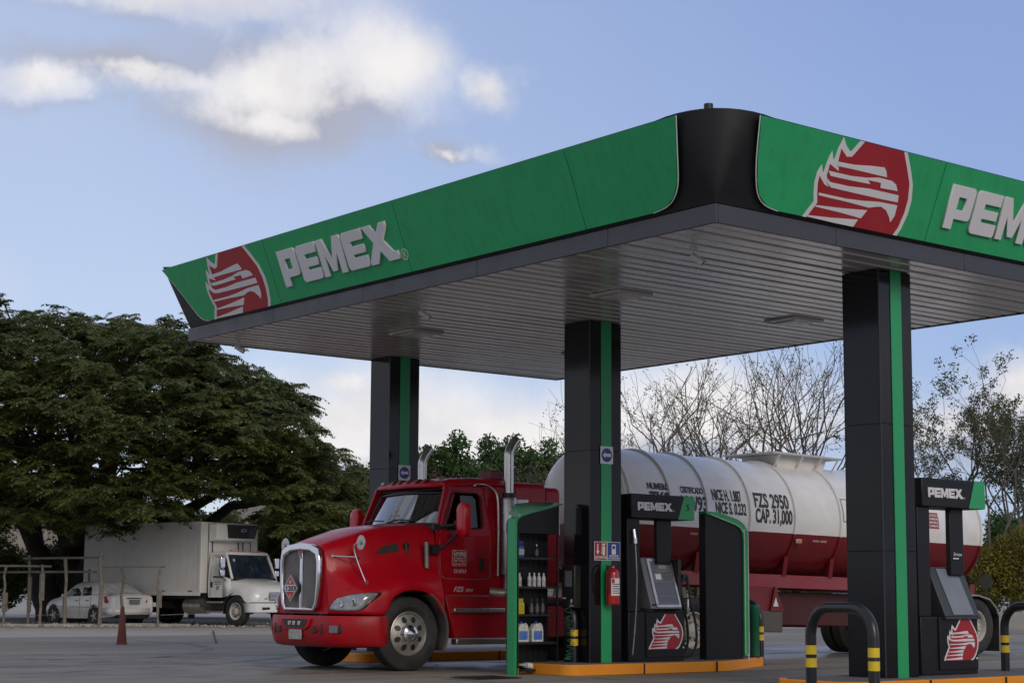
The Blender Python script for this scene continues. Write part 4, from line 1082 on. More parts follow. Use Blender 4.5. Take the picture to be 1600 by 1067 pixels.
# ------------------------------------------------------------------ red tractor unit; local x runs from the nose to the tail
TX, TY = 12.45, 21.56
tr = thing('red_semi_truck', 'red conventional semi truck with chrome grille and upright exhaust stack under the canopy', 'truck', (TX, TY, 0))
TREDD = mat('truck_red_dusty', (0.36, 0.003, 0.010), 0.36, vary=0.1, dirt=0.55, dscale=4, dirtcol=(0.15, 0.035, 0.03), spec=0.25, streak=0.3)
SEC = [
 (.955, [(.66, .80), (.63, .98), (.61, 1.15), (.595, 1.3), (.575, 1.45), (.555, 1.6), (.51, 1.72), (.3, 1.775), (0, 1.79)]),
 (1.06, [(.90, .80), (.87, .98), (.80, 1.12), (.71, 1.26), (.63, 1.42), (.585, 1.62), (.52, 1.78), (.3, 1.83), (0, 1.845)]),
 (1.25, [(1.13, .80), (1.11, .98), (1.03, 1.13), (.86, 1.26), (.71, 1.42), (.64, 1.66), (.55, 1.84), (.3, 1.90), (0, 1.915)]),
 (1.55, [(1.20, .80), (1.20, 1.0), (1.16, 1.17), (1.0, 1.30), (.83, 1.46), (.72, 1.72), (.61, 1.93), (.33, 1.99), (0, 2.005)]),
 (1.68, [(1.21, 1.01), (1.21, 1.10), (1.18, 1.21), (1.04, 1.33), (.86, 1.48), (.75, 1.74), (.63, 1.965), (.34, 2.03), (0, 2.04)]),
 (1.85, [(1.215, 1.11), (1.215, 1.18), (1.185, 1.26), (1.07, 1.36), (.89, 1.52), (.79, 1.78), (.66, 2.0), (.36, 2.06), (0, 2.07)]),
 (2.05, [(1.215, 1.14), (1.215, 1.20), (1.185, 1.28), (1.08, 1.38), (.93, 1.54), (.83, 1.80), (.69, 2.02), (.38, 2.085), (0, 2.095)]),
 (2.25, [(1.215, 1.11), (1.215, 1.17), (1.18, 1.26), (1.09, 1.37), (.97, 1.54), (.88, 1.82), (.74, 2.045), (.41, 2.105), (0, 2.11)]),
 (2.42, [(1.21, 1.00), (1.21, 1.10), (1.175, 1.22), (1.10, 1.36), (1.01, 1.55), (.925, 1.84), (.79, 2.06), (.43, 2.115), (0, 2.12)]),
 (2.60, [(1.20, .76), (1.20, .95), (1.17, 1.15), (1.11, 1.34), (1.045, 1.56), (.975, 1.85), (.85, 2.07), (.45, 2.125), (0, 2.13)])]
flatsec = [tuple([s[0]] + [c for p in s[1] for c in p]) for s in SEC]
fine = catmull(flatsec, 4)
rows = []
for f_ in fine:
    pts = [(f_[1 + 2 * i], f_[2 + 2 * i]) for i in range(9)]
    half = catmull([(a, b) for a, b in pts], 3)
    row = [(f_[0], -a, b) for a, b in half] + [(f_[0], a, b) for a, b in half[::-1][1:]]
    rows.append(row)
MB().grid(rows).build('hood', TRED, tr, solid=0.02, angle=55, fix=True)
# hood front closing panel behind the grille
fr = rows[0]
MB().add([(0.96, p[1], p[2]) for p in fr], [tuple(range(len(fr)))]).build('hood_front_panel', TRED, tr)
# grille
gr = node('grille', tr)
outer = [(-.40, .835), (.40, .835), (.475, .93), (.525, 1.25), (.53, 1.55), (.49, 1.72), (.30, 1.785), (0, 1.81), (-.30, 1.785), (-.49, 1.72), (-.53, 1.55), (-.525, 1.25), (-.475, .93)]
inner_ = [(-.36, .885), (.36, .885), (.415, .96), (.455, 1.25), (.455, 1.52), (.42, 1.63), (.26, 1.69), (0, 1.705), (-.26, 1.69), (-.42, 1.63), (-.455, 1.52), (-.455, 1.25), (-.415, .96)]
flat([[(x, z) for x, z in outer], [(x, z) for x, z in inner_]], (.955, 0, 0), (0, -1, 0), (0, 0, 1), CHROME, gr, 'grille_surround', 0.09, 0.0, 0.022)
MB().prism([(x * .99, z) for x, z in inner_], (.935, 0, 0), (0, -1, 0), (0, 0, 1), (-1, 0, 0), 0.004).build('grille_backing', DARK, gr)
gm = MB()
MESHM = mat('grille_mesh', (0.30, 0.29, 0.28), 0.45, metal=0.6, vary=0.2, dirt=0.4, dirtcol=(0.10, 0.09, 0.08))
for i in range(48):
    z = .90 + i * .0166
    hw = np.interp(z, [.885, .96, 1.25, 1.52, 1.63, 1.69], [.36, .415, .45, .45, .42, .26])
    for s0, s1 in ((-hw, -.05), (.05, hw)): gm.box(.918, .93, s0, s1, z, z + .007)
for i in range(16):
    for s in (-1, 1):
        y_ = s * (.07 + i * .0245)
        zt = np.interp(abs(y_), [0, .26, .42, .46], [1.70, 1.685, 1.62, 1.5])
        gm.box(.916, .932, y_ - .0025, y_ + .0025, .89, zt)
gm.build('grille_mesh', MESHM, gr, smooth=False)
MB().hexa([(.90, -.035, .86), (.90, .035, .86), (.93, .045, .86), (.93, -.045, .86)], [(.90, -.03, 1.78), (.90, .03, 1.78), (.94, .04, 1.78), (.94, -.04, 1.78)]).build('grille_bar', CHROME, gr, bevel=0.008)
flat([[(-.05, 1.78), (-.045, 1.66), (0, 1.58), (.045, 1.66), (.05, 1.78), (0, 1.83)]], (.898, 0, 0), (0, -1, 0), (0, 0, 1), CHROME, gr, 'badge', 0.012, 0, 0.003)
flat([[(-.035, 1.77), (-.032, 1.67), (0, 1.61), (.032, 1.67), (.035, 1.77), (0, 1.80)]], (.885, 0, 0), (0, -1, 0), (0, 0, 1), RED_E, gr, 'badge_field', 0.003)

# bumper: swept in plan
def bump_row(z, inset=0.0, k=18):
    pts = []
    for i in range(k + 1):
        y_ = -1.2 + 2.4 * i / k
        a = abs(y_) / 1.2
        x_ = .85 + .12 * a ** 2 + .48 * max(0, (a - .55) / .45) ** 2.2
        pts.append((x_ + inset, y_ * (1 - inset * .25), z))
    return [(1.62, -1.2 + .0 + inset * .2, z)] + pts + [(1.62, 1.2 - inset * .2, z)]
rws = [bump_row(.775, .05), bump_row(.775, .012), bump_row(.76, 0), bump_row(.62, -.012), bump_row(.50, .0), bump_row(.40, .03), bump_row(.35, .07), bump_row(.33, .16)]
MB().grid(rws).build('bumper', TREDD, tr, solid=0.02, angle=50, fix=True)
def bump_x(y_, z=.6):
    a = abs(y_) / 1.2
    return .85 + .12 * a ** 2 + .48 * max(0, (a - .55) / .45) ** 2.2 - .012
MB().prism([(-.40, .74), (.40, .74), (.36, .62), (.27, .575), (-.27, .575), (-.36, .62)], (.880, 0, 0), (0, -1, 0), (0, 0, 1), (-1, 0, 0), .06).build('air_intake_surround', TRED, tr, bevel=0.012)
MB().prism([(-.33, .725), (.33, .725), (.29, .64), (.22, .605), (-.22, .605), (-.29, .64)], (.821, 0, 0), (0, -1, 0), (0, 0, 1), (-1, 0, 0), .006).build('air_intake', DARK, tr)
for y_ in (.12, -.02, -.14):
    MB().box(.805, .816, -y_ - .035, -y_ + .035, .635, .695).build('tow_ring', STEEL, tr, bevel=.006)
MB().box(.822, .834, -.17, .17, .435, .575).build('number_plate', mat('plate_grey', (0.33, 0.33, 0.31), 0.5, vary=0.5, vscale=30), tr, bevel=.004)
for s in (-1, 1):
    for (ya, yb, za, zb, nm) in ((.62, .93, .515, .665, 'fog_lamp_recess'), (.44, .54, .53, .63, 'tow_hole')):
        xa, xb = bump_x(ya), bump_x(yb)
        pts = [(xa - .006, s * ya), (xb - .006, s * yb)]
        b = [(xa - .01, s * ya, za), (xb - .01, s * yb, za + .01), (xb + .05, s * yb, za + .01), (xa + .05, s * ya, za)]
        t2 = [(xa - .01, s * ya, zb), (xb - .01, s * yb, zb), (xb + .05, s * yb, zb), (xa + .05, s * ya, zb)]
        MB().hexa(b, t2).build(nm, DARK, tr, fix=True, bevel=.012)
    xa, xb = bump_x(.80), bump_x(.88)
    MB().hexa([(xa - .015, s * .78, .54), (xb - .015, s * .88, .54), (xb + .02, s * .88, .54), (xa + .02, s * .78, .54)], [(xa - .015, s * .78, .64), (xb - .015, s * .88, .64), (xb + .02, s * .88, .64), (xa + .02, s * .78, .64)]).build('fog_lamp', GREYP, tr, fix=True)

# headlights laid on the fender corner
def surf(y_, z, s):
    """x of the hood surface at |y|, z"""
    best = None
    for row in rows:
        for p in row:
            if p[1] * s < 0 and s < 0 or p[1] * s > 0 and s > 0:
                d = abs(abs(p[1]) - y_) * 1 + abs(p[2] - z)
                if best is None or d < best[0]: best = (d, p[0])
    return best[1]
def hood_pts(y_, z):
    # interpolate along x for the wanted |y| at height z
    last = None
    for row in rows:
        half = [(-p[1], p[2]) for p in row[:25]]
        w_ = np.interp(z, [q[1] for q in half], [q[0] for q in half])
        if w_ >= y_:
            if last is None: return row[0][0]
            t = (y_ - last[1]) / (w_ - last[1] + 1e-9); return last[0] + (row[0][0] - last[0]) * t
        last = (row[0][0], w_)
    return last[0]
HLM = mat('headlamp_lens', (0.26, 0.27, 0.29), 0.10, vary=0.25, vscale=12, metal=0.2, coat=0.8)
for s in (-1, 1):
    outl = catmull([(.69, .86), (.72, .94), (.79, 1.01), (.90, 1.055), (1.03, 1.085), (1.13, 1.10), (1.165, 1.085), (1.15, .99), (1.125, .90), (1.08, .858), (.95, .846), (.78, .848)], 3)
    n_ = len(outl)
    cy_, cz_ = .92, .95
    for scale, lift, nm, mm in ((1.06, .006, 'headlight_bezel', DARK), (1.0, .014, 'headlight', HLM)):
        ring = []
        for f in (1, .75, .5, .25):
            ring.append([(hood_pts(cy_ + (a - cy_) * scale * f, cz_ + (b - cz_) * scale * f) - lift, s * (cy_ + (a - cy_) * scale * f + lift * .5), cz_ + (b - cz_) * scale * f) for a, b in outl])
        mb = MB(); mb.grid(ring, closed=True)
        c = (hood_pts(cy_, cz_) - lift, s * (cy_ + lift * .5), cz_); k0 = len(mb.v); mb.v.append(c)
        for i in range(n_): mb.f.append((3 * n_ + i, 3 * n_ + (i + 1) % n_, k0)); mb.mi.append(0)
        hl = mb.build(nm, mm, tr, fix=True, solid=0.012)
        if nm == 'headlight':
            for (yy, zz, rr) in ((.86, .935, .045), (1.02, .96, .055)):
                x_ = hood_pts(yy, zz)
                MB().lathe([(rr, x_ - .022), (rr * .8, x_ - .027), (rr * .75, x_ - .021), (0, x_ - .018)], 20, (0, s * (yy + .012), zz), axis='X').build('lamp_reflector', CHROME, hl, fix=True)
    MB().prism([(1.03, .93 * 1), (1.10, .94), (1.12, 1.05), (1.07, 1.045)], (0, 0, 0), (0, s, 0), (0, 0, 1), (-1, 0, 0), 0.0001)

# tow of small bits on the hood side: latch handle, vents, fender mirrors
for s in (-1, 1):
    # hood side air vent: a long dark teardrop, and a latch
    y1_ = lambda x_, z: None
    def side_y(x_, z):
        rw = min(rows, key=lambda r_: abs(r_[0][0] - x_)); half = [(-p[1], p[2]) for p in rw[:25]]
        return float(np.interp(z, [q[1] for q in half], [q[0] for q in half]))
    ol = [(1.66, 1.66), (1.80, 1.77), (2.02, 1.82), (2.02, 1.70), (1.80, 1.67)]
    mb = MB(); mb.add([(a, s * (side_y(a, b) + .012), b) for a, b in ol] + [(a, s * (side_y(a, b) - .01), b) for a, b in ol], [(0, 1, 2, 3, 4), (9, 8, 7, 6, 5)] + [(i, i + 5, (i + 1) % 5 + 5, (i + 1) % 5) for i in range(5)])
    mb.build('side_vent', DARK, tr, fix=True)
    MB().tube([(2.13, s * (side_y(2.13, 1.80) + .015), 1.82), (2.13, s * (side_y(2.13, 1.75) + .02), 1.66)], .028, 8).lathe([(0, 0), (.055, 0), (.05, .02), (0, .02)], 14, (2.13, s * (side_y(2.13, 1.77)) - (.0 if s > 0 else 0.02), 1.78), axis='Y').build('hood_latch', DARK, tr, fix=True)
    # fender mirror on its chrome stalks
    ym = lambda x_, z: s * (side_y(x_, z) + .01)
    fm_ = node('fender_mirror', tr)
    MB().lathe([(0, .028), (.06, .025), (.10, .008), (.108, -.006), (.10, -.012), (0, -.012)], 28, (1.26, s * 1.02, 1.80), axis='X').build('mirror_head', STEEL, fm_, fix=True)
    MB().lathe([(0, .0295), (.03, .029), (.02, .055), (0, .06)], 14, (1.20, s * 1.02, 1.80), axis='X').build('mirror_knob', RIM, fm_, fix=True)
    MB().tube(catmull([(1.25, s * 1.02, 1.80), (1.24, s * .90, 1.78), (1.24, s * .87, 1.70), (1.30, s * .90, 1.50), (1.38, s * .955, 1.26)], 4), .010, 8).tube([(1.06, ym(1.06, 1.60), 1.615), (1.26, s * .89, 1.60), (1.42, ym(1.42, 1.59), 1.59)], .009, 8).build('mirror_stalk', CHROME, fm_)
    for (a, b) in ((1.06, 1.615), (1.42, 1.59), (1.38, 1.24)):
        MB().lathe([(0, 0), (.028, 0), (.022, .02), (0, .03)], 12, (a, ym(a, b), b), axis='Y').build('stalk_foot', CHROME, fm_, fix=True)

# placard on the grille
pl = thing('hazard_placard', 'red diamond hazard placard numbered 1203 tied to the truck grille', 'placard', (TX + .865, TY + .20, 1.16))
f = .205
flat([[(0, -f * 1.05), (f, 0), (0, f * 1.05), (-f, 0)]], (0, 0, 0), (0, -1, 0), (0, 0, 1), GREYP, pl, 'placard_plate', 0.008)
flat([[(0, -f * .93), (f * .88, 0), (0, f * .93), (-f * .88, 0)]], (-.009, 0, 0), (0, -1, 0), (0, 0, 1), LETTER, pl, 'white_border', 0.001)
flat([[(0, -f * .86), (f * .81, 0), (0, f * .86), (-f * .81, 0)]], (-.011, 0, 0), (0, -1, 0), (0, 0, 1), mat('placard_red', (0.42, 0.04, 0.025), 0.45), pl, 'red_field', 0.001)
flat([rrect(-.14, -.05, .14, .05, .004)], (-.013, 0, 0), (0, -1, 0), (0, 0, 1), LETTER, pl, 'number_field', 0.001)
text('1203', .10, (-.0145, .125, -.036), (0, -1, 0), (0, 0, 1), DARK, pl, bold=.002, width=.25)
text('3', .06, (-.0135, .018, -.135), (0, -1, 0), (0, 0, 1), LETTER, pl, bold=.002)
flat([[(-.02, .07), (.02, .07), (.028, .10), (.01, .09), (.0, .13), (-.012, .09), (-.028, .105)]], (-.013, 0, 0), (0, -1, 0), (0, 0, 1), LETTER, pl, 'flame_symbol', 0.001)

# ---- cab
GLASSX = glassmat('dark_cab_glass', (0.015, 0.017, 0.02), 0.05)  # near-opaque colour stands in for the shade inside the cab
CABW = 1.03
def cab_y(z): return CABW - max(0, z - 1.95) * .16
door_x0, door_x1 = 2.66, 3.56
def side_plate(s):
    # outer skin with window and quarter openings
    out_l = [(2.58, 1.07), (4.02, 1.07), (4.02, 2.76), (3.2, 2.765), (2.80, 2.70), (2.78, 2.62), (2.62, 2.16), (2.58, 2.0)]
    win = [(2.79, 2.03), (3.42, 2.07), (3.44, 2.12), (3.44, 2.52), (3.38, 2.575), (2.96, 2.575), (2.90, 2.53), (2.745, 2.14), (2.745, 2.06)]
    cu = bpy.data.curves.new('c', 'CURVE'); cu.dimensions = '2D'; cu.fill_mode = 'BOTH'; cu.extrude = .02
    for p in (out_l, win):
        sp = cu.splines.new('POLY'); sp.points.add(len(p) - 1); sp.use_cyclic_u = True
        for i, (a, b) in enumerate(p): sp.points[i].co = (a, b, 0, 1)
    me = curve_to_mesh(cu); bpy.data.curves.remove(cu)
    bm = bmesh.new(); bm.from_mesh(me)
    bmesh.ops.bisect_plane(bm, geom=bm.verts[:] + bm.edges[:] + bm.faces[:], plane_co=(0, 1.95, 0), plane_no=(0, 1, 0))
    bm.to_mesh(me); bm.free()
    for v in me.vertices:
        x_, z, e = v.co.x, v.co.y, v.co.z
        v.co = (x_, s * (cab_y(z) - .02 + e), z)
    me.materials.clear(); me.materials.append(TRED); 
    bm = bmesh.new(); bm.from_mesh(me); bmesh.ops.recalc_face_normals(bm, faces=bm.faces); bm.to_mesh(me); bm.free()
    return me
for s in (-1, 1):
    link_mesh('cab_side', side_plate(s), tr)
    gw = [(2.76, 2.04), (3.45, 2.06), (3.45, 2.54), (3.40, 2.58), (2.95, 2.58), (2.745, 2.14)]
    # the near window is wound down: only a strip at the top on the near side
    glz = [(3.10, 2.06), (3.45, 2.07), (3.45, 2.58), (3.10, 2.58)] if s < 0 else gw
    mb = MB(); mb.add([(a, s * (cab_y(b) - .055), b) for a, b in glz], [tuple(range(len(glz)))]); mb.build('door_glass', GLASSX, tr)
    # door line, window seal, handle, grab rail
    dl = [(2.70, 1.34), (2.645, 1.42), (2.645, 2.05), (2.88, 2.60), (2.95, 2.64), (3.42, 2.64), (3.50, 2.60), (3.555, 2.50), (3.565, 1.45), (3.53, 1.35), (3.46, 1.31), (2.76, 1.31)]
    dm = MB(); P_ = [Vector((a, s * (cab_y(b) + .002), b)) for a, b in dl]; dm.tube(catmull([tuple(p) for p in P_ + [P_[0]]], 3), .007, 6)
    dr = dm.build('door_seam', mat('door_edge', (0.25, 0.12, 0.11), .5), tr)
    wl = [(2.79, 2.03), (3.42, 2.065), (3.445, 2.12), (3.445, 2.52), (3.38, 2.58), (2.96, 2.58), (2.90, 2.54), (2.745, 2.14), (2.745, 2.06), (2.79, 2.03)]
    MB().tube([(a, s * (cab_y(b) + .002), b) for a, b in wl], .014, 6).build('window_seal', DARK, tr)
    MB().box(3.36, 3.44, s * CABW - .0 if s > 0 else -CABW - .02, CABW + .02 if s > 0 else -CABW, 1.43, 1.62).build('door_handle', DARK, tr, bevel=.012)
    MB().tube(catmull([(3.30, s * (cab_y(2.72) + .05), 2.70), (3.38, s * (cab_y(2.72) + .07), 2.72), (3.56, s * (cab_y(2.7) + .07), 2.70), (3.64, s * (CABW + .05), 2.58), (3.66, s * (CABW + .07), 2.2), (3.66, s * (CABW + .07), 1.36)], 5), .017, 10).build('grab_rail', STEEL, tr)
    for (a, b) in ((3.30, 2.70), (3.66, 2.05), (3.66, 1.38)): MB().tube([(a, s * (cab_y(b) - .01), b), (a, s * (cab_y(b) + .075), b)], .015, 8).build('rail_bracket', STEEL, tr)
    # perforated intake strip ahead of the door
    st = MB(); st.tube([(2.36, s * 1.085, 1.46), (2.36, s * 1.065, 1.83)], .035, 12)
    st.build('intake_strip', RIM, tr)
    rb = MB()
    for i in range(22): rb.tube([(2.36, s * (1.085 - i * .0009), 1.47 + i * .0165), (2.36, s * (1.085 - i * .0009), 1.477 + i * .0165)], .039, 10)
    rb.build('strip_ribs', DARK, tr)
    # west coast mirror: big red shell on black arms
    mi = node('door_mirror', tr)
    for nm, mmx, dx in (('mirror_shell', mat('mirror_red', (0.50, 0.004, 0.014), .3, coat=.2), 0.0),):
        q = MB(); prf = rrect(-.11, -.25, .11, .25, .09, 5)
        rowsm = []
        for (d_, sc) in ((-.075, .55), (-.062, .85), (-.03, 1.0), (.05, .98)):
            rowsm.append([(2.78 + d_ + 0.0, s * (1.40 + a * sc), 2.16 + b * sc) for a, b in prf])
        q.grid(rowsm, closed=True); q.add([p for p in rowsm[0]], [tuple(range(len(prf)))]); q.add([p for p in rowsm[-1]], [tuple(range(len(prf)))])
        q.build(nm, mmx, mi, fix=True)
    MB().prism(rrect(-.09, -.22, .09, .22, .06), (2.831, s * 1.40, 2.16), (0, 1, 0), (0, 0, 1), (1, 0, 0), .004).build('mirror_glass', CHROME, mi)
    MB().tube([(2.60, s * 1.02, 2.06), (2.80, s * 1.34, 2.10)], .026, 8).tube([(2.52, s * 1.06, 1.72), (2.66, s * 1.10, 1.78), (2.79, s * 1.34, 2.02)], .022, 8).box(2.50, 2.62, s * 1.03 - .03, s * 1.03 + .03, 2.02, 2.10).box(2.44, 2.58, s * 1.07 - .03, s * 1.07 + .03, 1.67, 1.80).lathe([(0, -.06), (.06, -.05), (.075, 0), (.06, .05), (0, .06)], 14, (2.82, s * 1.22, 2.10)).build('mirror_arm', DARK, mi)

# windscreen, pillars, roof, firewall
def ws_pt(a, b):
    """a across -1..1, b up 0..1"""
    hw = .93 - .10 * b
    x_ = 2.47 + .27 * b + .20 * abs(a) ** 2.2 * (1 - .35 * b)
    z_ = 2.125 + .475 * b - .02 * abs(a)
    return (x_, a * hw, z_)
WG = MB(); WG.grid([[ws_pt(-1 + 2 * i / 16, j / 6) for i in range(17)] for j in range(7)])
WG.build('windscreen', glassmat('screen_glass', (0.22, 0.25, 0.28), 0.20, 0.04), tr, fix=True)
bd = [ws_pt(-1 + 2 * i / 16, 0) for i in range(17)] + [ws_pt(1, j / 6) for j in range(1, 7)] + [ws_pt(1 - 2 * i / 16, 1) for i in range(1, 17)] + [ws_pt(-1, 1 - j / 6) for j in range(1, 7)]
MB().tube([(p[0] - .012, p[1], p[2]) for p in bd], .020, 8).build('windscreen_seal', DARK, tr)
for s in (-1, 1):
    rws = []
    for j in range(7):
        b = j / 6; p = ws_pt(s, b); z = p[2]
        zz = 2.10 + (2.66 - 2.10) * b
        rws.append([(p[0] - .01, p[1] - s * .02, p[2]), (p[0] + .04, s * (cab_y(zz) - .05), zz), (p[0] + .10 + .04 * b, s * (cab_y(zz) - .005), zz)])
    MB().grid(rws).build('screen_pillar', TRED, tr, solid=.02, fix=True)
# roof with visor lip
def roof_row(x_, zt, hw, zl):
    return [(x_, -hw - .0, zl), (x_, -hw, zl + (zt - zl) * .35), (x_, -hw * .965, zl + (zt - zl) * .72), (x_, -hw * .88, zl + (zt - zl) * .93), (x_, -hw * .5, zt), (x_, 0, zt + .012), (x_, hw * .5, zt), (x_, hw * .88, zl + (zt - zl) * .93), (x_, hw * .965, zl + (zt - zl) * .72), (x_, hw, zl + (zt - zl) * .35), (x_, hw, zl)]
rf = [roof_row(2.70, 2.66, .90, 2.615), roof_row(2.71, 2.70, .905, 2.615), roof_row(2.76, 2.755, .91, 2.62), roof_row(2.95, 2.80, .915, 2.66), roof_row(3.3, 2.83, .92, 2.70), roof_row(3.8, 2.835, .92, 2.70), roof_row(4.02, 2.80, .92, 2.70)]
# bow the visor forward at the centre
rf2 = []
for i, row in enumerate(rf):
    k_ = max(0, 1 - i / 3.5)
    rf2.append([(p[0] + .015 * k_ + .13 * k_ * (abs(p[1]) / .92) ** 2, p[1], p[2]) for p in row])
MB().grid(rf2).build('cab_roof', TRED, tr, solid=.02, angle=40, fix=True)
MB().grid([[(p[0] + .0, p[1], 2.625) for p in rf2[0]], [(p[0] + .16, p[1] * .98, 2.63) for p in rf2[0]]]).build('visor_underside', INTERIOR, tr, solid=.012)
for y_ in (-.72, -.42, -.22, 0, .22, .42, .72):
    x_ = 2.79 + .07 * (abs(y_) / .92) ** 2
    q = .045
    MB().hexa([(x_ - .05, y_ - q, 2.755), (x_ - .05, y_ + q, 2.755), (x_ + .07, y_ + q, 2.79), (x_ + .07, y_ - q, 2.79)], [(x_ - .02, y_ - q * .8, 2.795), (x_ - .02, y_ + q * .8, 2.795), (x_ + .05, y_ + q * .8, 2.81), (x_ + .05, y_ - q * .8, 2.81)]).build('marker_lamp', RIM if abs(y_) > .5 else TRED2, tr, bevel=.006)
MB().box(3.98, 4.02, -.99, .99, 1.07, 2.75).build('cab_back', TRED2, tr)
MB().box(2.62, 4.0, -1.0, 1.0, 1.05, 1.09).build('cab_floor', DARK, tr)
# interior
it = node('cab_interior', tr)
MB().hexa([(2.62, -.94, 1.5), (2.62, .94, 1.5), (3.0, .94, 1.5), (3.0, -.94, 1.5)], [(2.56, -.92, 2.10), (2.56, .92, 2.10), (2.95, .92, 2.02), (2.95, -.92, 2.02)]).build('dashboard', INTERIOR, it, bevel=.03)
for y_ in (-.55, .55):
    MB().box(3.35, 3.85, y_ - .26, y_ + .26, 1.45, 1.62).box(3.74, 3.88, y_ - .25, y_ + .25, 1.62, 2.28).box(3.75, 3.86, y_ - .12, y_ + .12, 2.30, 2.46).build('seat', INTERIOR, it, bevel=.05)
MB().tube([(3.10 + .09 * math.cos(a), -.5 + .23 * math.sin(a), 2.02 + .21 * math.cos(a)) for a in [2 * PI * i / 24 for i in range(25)]], .016, 8).build('steering_wheel', DARK, it)
# white crest sticker on the glass
p0 = Vector(ws_pt(.10, .22)); p1 = Vector(ws_pt(-.1, .22)); pu = Vector(ws_pt(0, .6)) - Vector(ws_pt(0, .22))
sk = MB()
def W3(a, b): q = Vector(ws_pt(a, b)); return (q.x - .006, q.y, q.z)
for seg in ([(.16, .16), (.08, .20), (.0, .16), (-.08, .20), (-.16, .16)], [(0, .14), (0, .46)], [(-.05, .40), (0, .50), (.05, .40)], [(.14, .22), (.10, .32), (.06, .24)], [(-.14, .22), (-.10, .32), (-.06, .24)], [(.05, .30), (-.05, .30)]):
    sk.tube([W3(a + .02, b) for a, b in seg], .006, 5)
sk.build('glass_sticker', LETTER, tr)
MB().tube([(2.44, .05, 2.15), (2.47, -.15, 2.185), (2.52, -.50, 2.17)], .010, 6).tube([(2.40, .05, 2.13), (2.48, -.28, 2.19)], .008, 6).build('wiper', DARK, tr)
MB().tube([(2.44, .70, 2.15), (2.43, .45, 2.185), (2.42, .12, 2.17)], .010, 6).build('wiper', DARK, tr)

# ---- sleeper box behind the cab, set a little lower
sl = rrect(-1.02, 1.07, 1.02, 2.78, .10, 4)
MB().prism(sl, (4.03, 0, 0), (0, -1, 0), (0, 0, 1), (1, 0, 0), .62).build('sleeper_box', TRED, tr, bevel=.03, fix=True)
MB().prism(rrect(-1.0, 1.2, 1.0, 2.73, .10, 4), (4.655, 0, 0), (0, -1, 0), (0, 0, 1), (1, 0, 0), .30).build('rear_fairing', TRED, tr, bevel=.03, fix=True)
MB().tube(catmull([(4.28, -1.035, 2.30), (4.30, -1.035, 2.45), (4.36, -1.035, 2.5), (4.85, -1.02, 2.5)], 4), .006, 5).build('sleeper_seam', mat('seam_pale', (0.3, 0.2, 0.2), .5), tr)
MB().box(3.80, 4.02, -.75, -.45, 2.82, 2.97).build('roof_bracket', TRED2, tr, bevel=.02)

# ---- lower skirts, steps, fender liner
for s in (-1, 1):
    y0_, y1_ = (s * 1.19, s * 1.05) if s > 0 else (s * 1.19, s * 1.05)
    a, b = min(y0_, y1_), max(y0_, y1_)
    MB().hexa([(2.78, s * 1.05, .45), (5.0, s * 1.05, .45), (5.0, s * 1.20, .45), (2.80, s * 1.20, .45)], [(2.62, s * 1.03, 1.055), (5.0, s * 1.03, 1.055), (5.0, s * 1.16, 1.055), (2.64, s * 1.16, 1.055)]).build('side_skirt', TREDD, tr, bevel=.015, fix=True)
    MB().box(2.76, 3.70, s * 1.16 if s > 0 else -1.235, 1.235 if s > 0 else -1.16, .82, .885).build('step_strip', STEEL, tr, bevel=.012)
    MB().box(2.78, 4.1, s * 1.12 if s > 0 else -1.26, 1.26 if s > 0 else -1.12, .36, .445).build('lower_step', STEEL, tr, bevel=.012)
    MB().box(2.62, 4.9, s * 1.02 if s > 0 else -1.06, 1.06 if s > 0 else -1.02, 1.058, 1.072).build('sill_line', STEEL, tr)
    # arch liner: dusty strip following the rear of the wheel
    rr = [(2.05 + .60 * math.cos(R(a)), .56 + .60 * math.sin(R(a))) for a in range(-28, 66, 6)]
    MB().grid([[(x_, s * .80, z) for x_, z in rr], [(x_, s * 1.20, z) for x_, z in rr]]).build('arch_liner', RUBBER, tr, solid=.02)
    MB().tube([(x_ + .005, s * 1.205, z) for x_, z in rr], .022, 6).build('arch_lip', mat('dusty_lip', (0.10, 0.08, 0.07), .8), tr)
MB().box(1.15, 2.6, -1.0, 1.0, .62, .66).box(1.0, 6, -.45, -.36, .60, .86).box(1.0, 6, .36, .45, .60, .86).build('chassis', DARK, tr)
MB().box(1.2, 2.4, -.40, .40, .66, 1.5).build('engine_bay', DARK, tr)
MB().tube([(2.0, -.9, .54), (2.0, .9, .54)], .06, 8).build('front_axle', DARK, tr)
# rear frame over the drive wheels
for yy in (-.45, .36): MB().box(6.0, 9.0, yy, yy + .09, .80, 1.02).build('frame_rail', DARK, tr)
# wheels
wheel_parts(tr, (2.0, -1.05, .525), .525, .28, 'aluminium', -1)
wheel_parts(tr, (2.0, 1.05, .525), .525, .28, 'aluminium', 1)
for xx in (6.38, 7.68):
    wheel_parts(tr, (xx, -1.06, .525), .525, .26, 'dish', -1, dual=True)
    wheel_parts(tr, (xx, 1.06, .525), .525, .26, 'dish', 1, dual=True)
    MB().tube([(xx, -.95, .525), (xx, .95, .525)], .09, 10).build('drive_axle', DARK, tr)
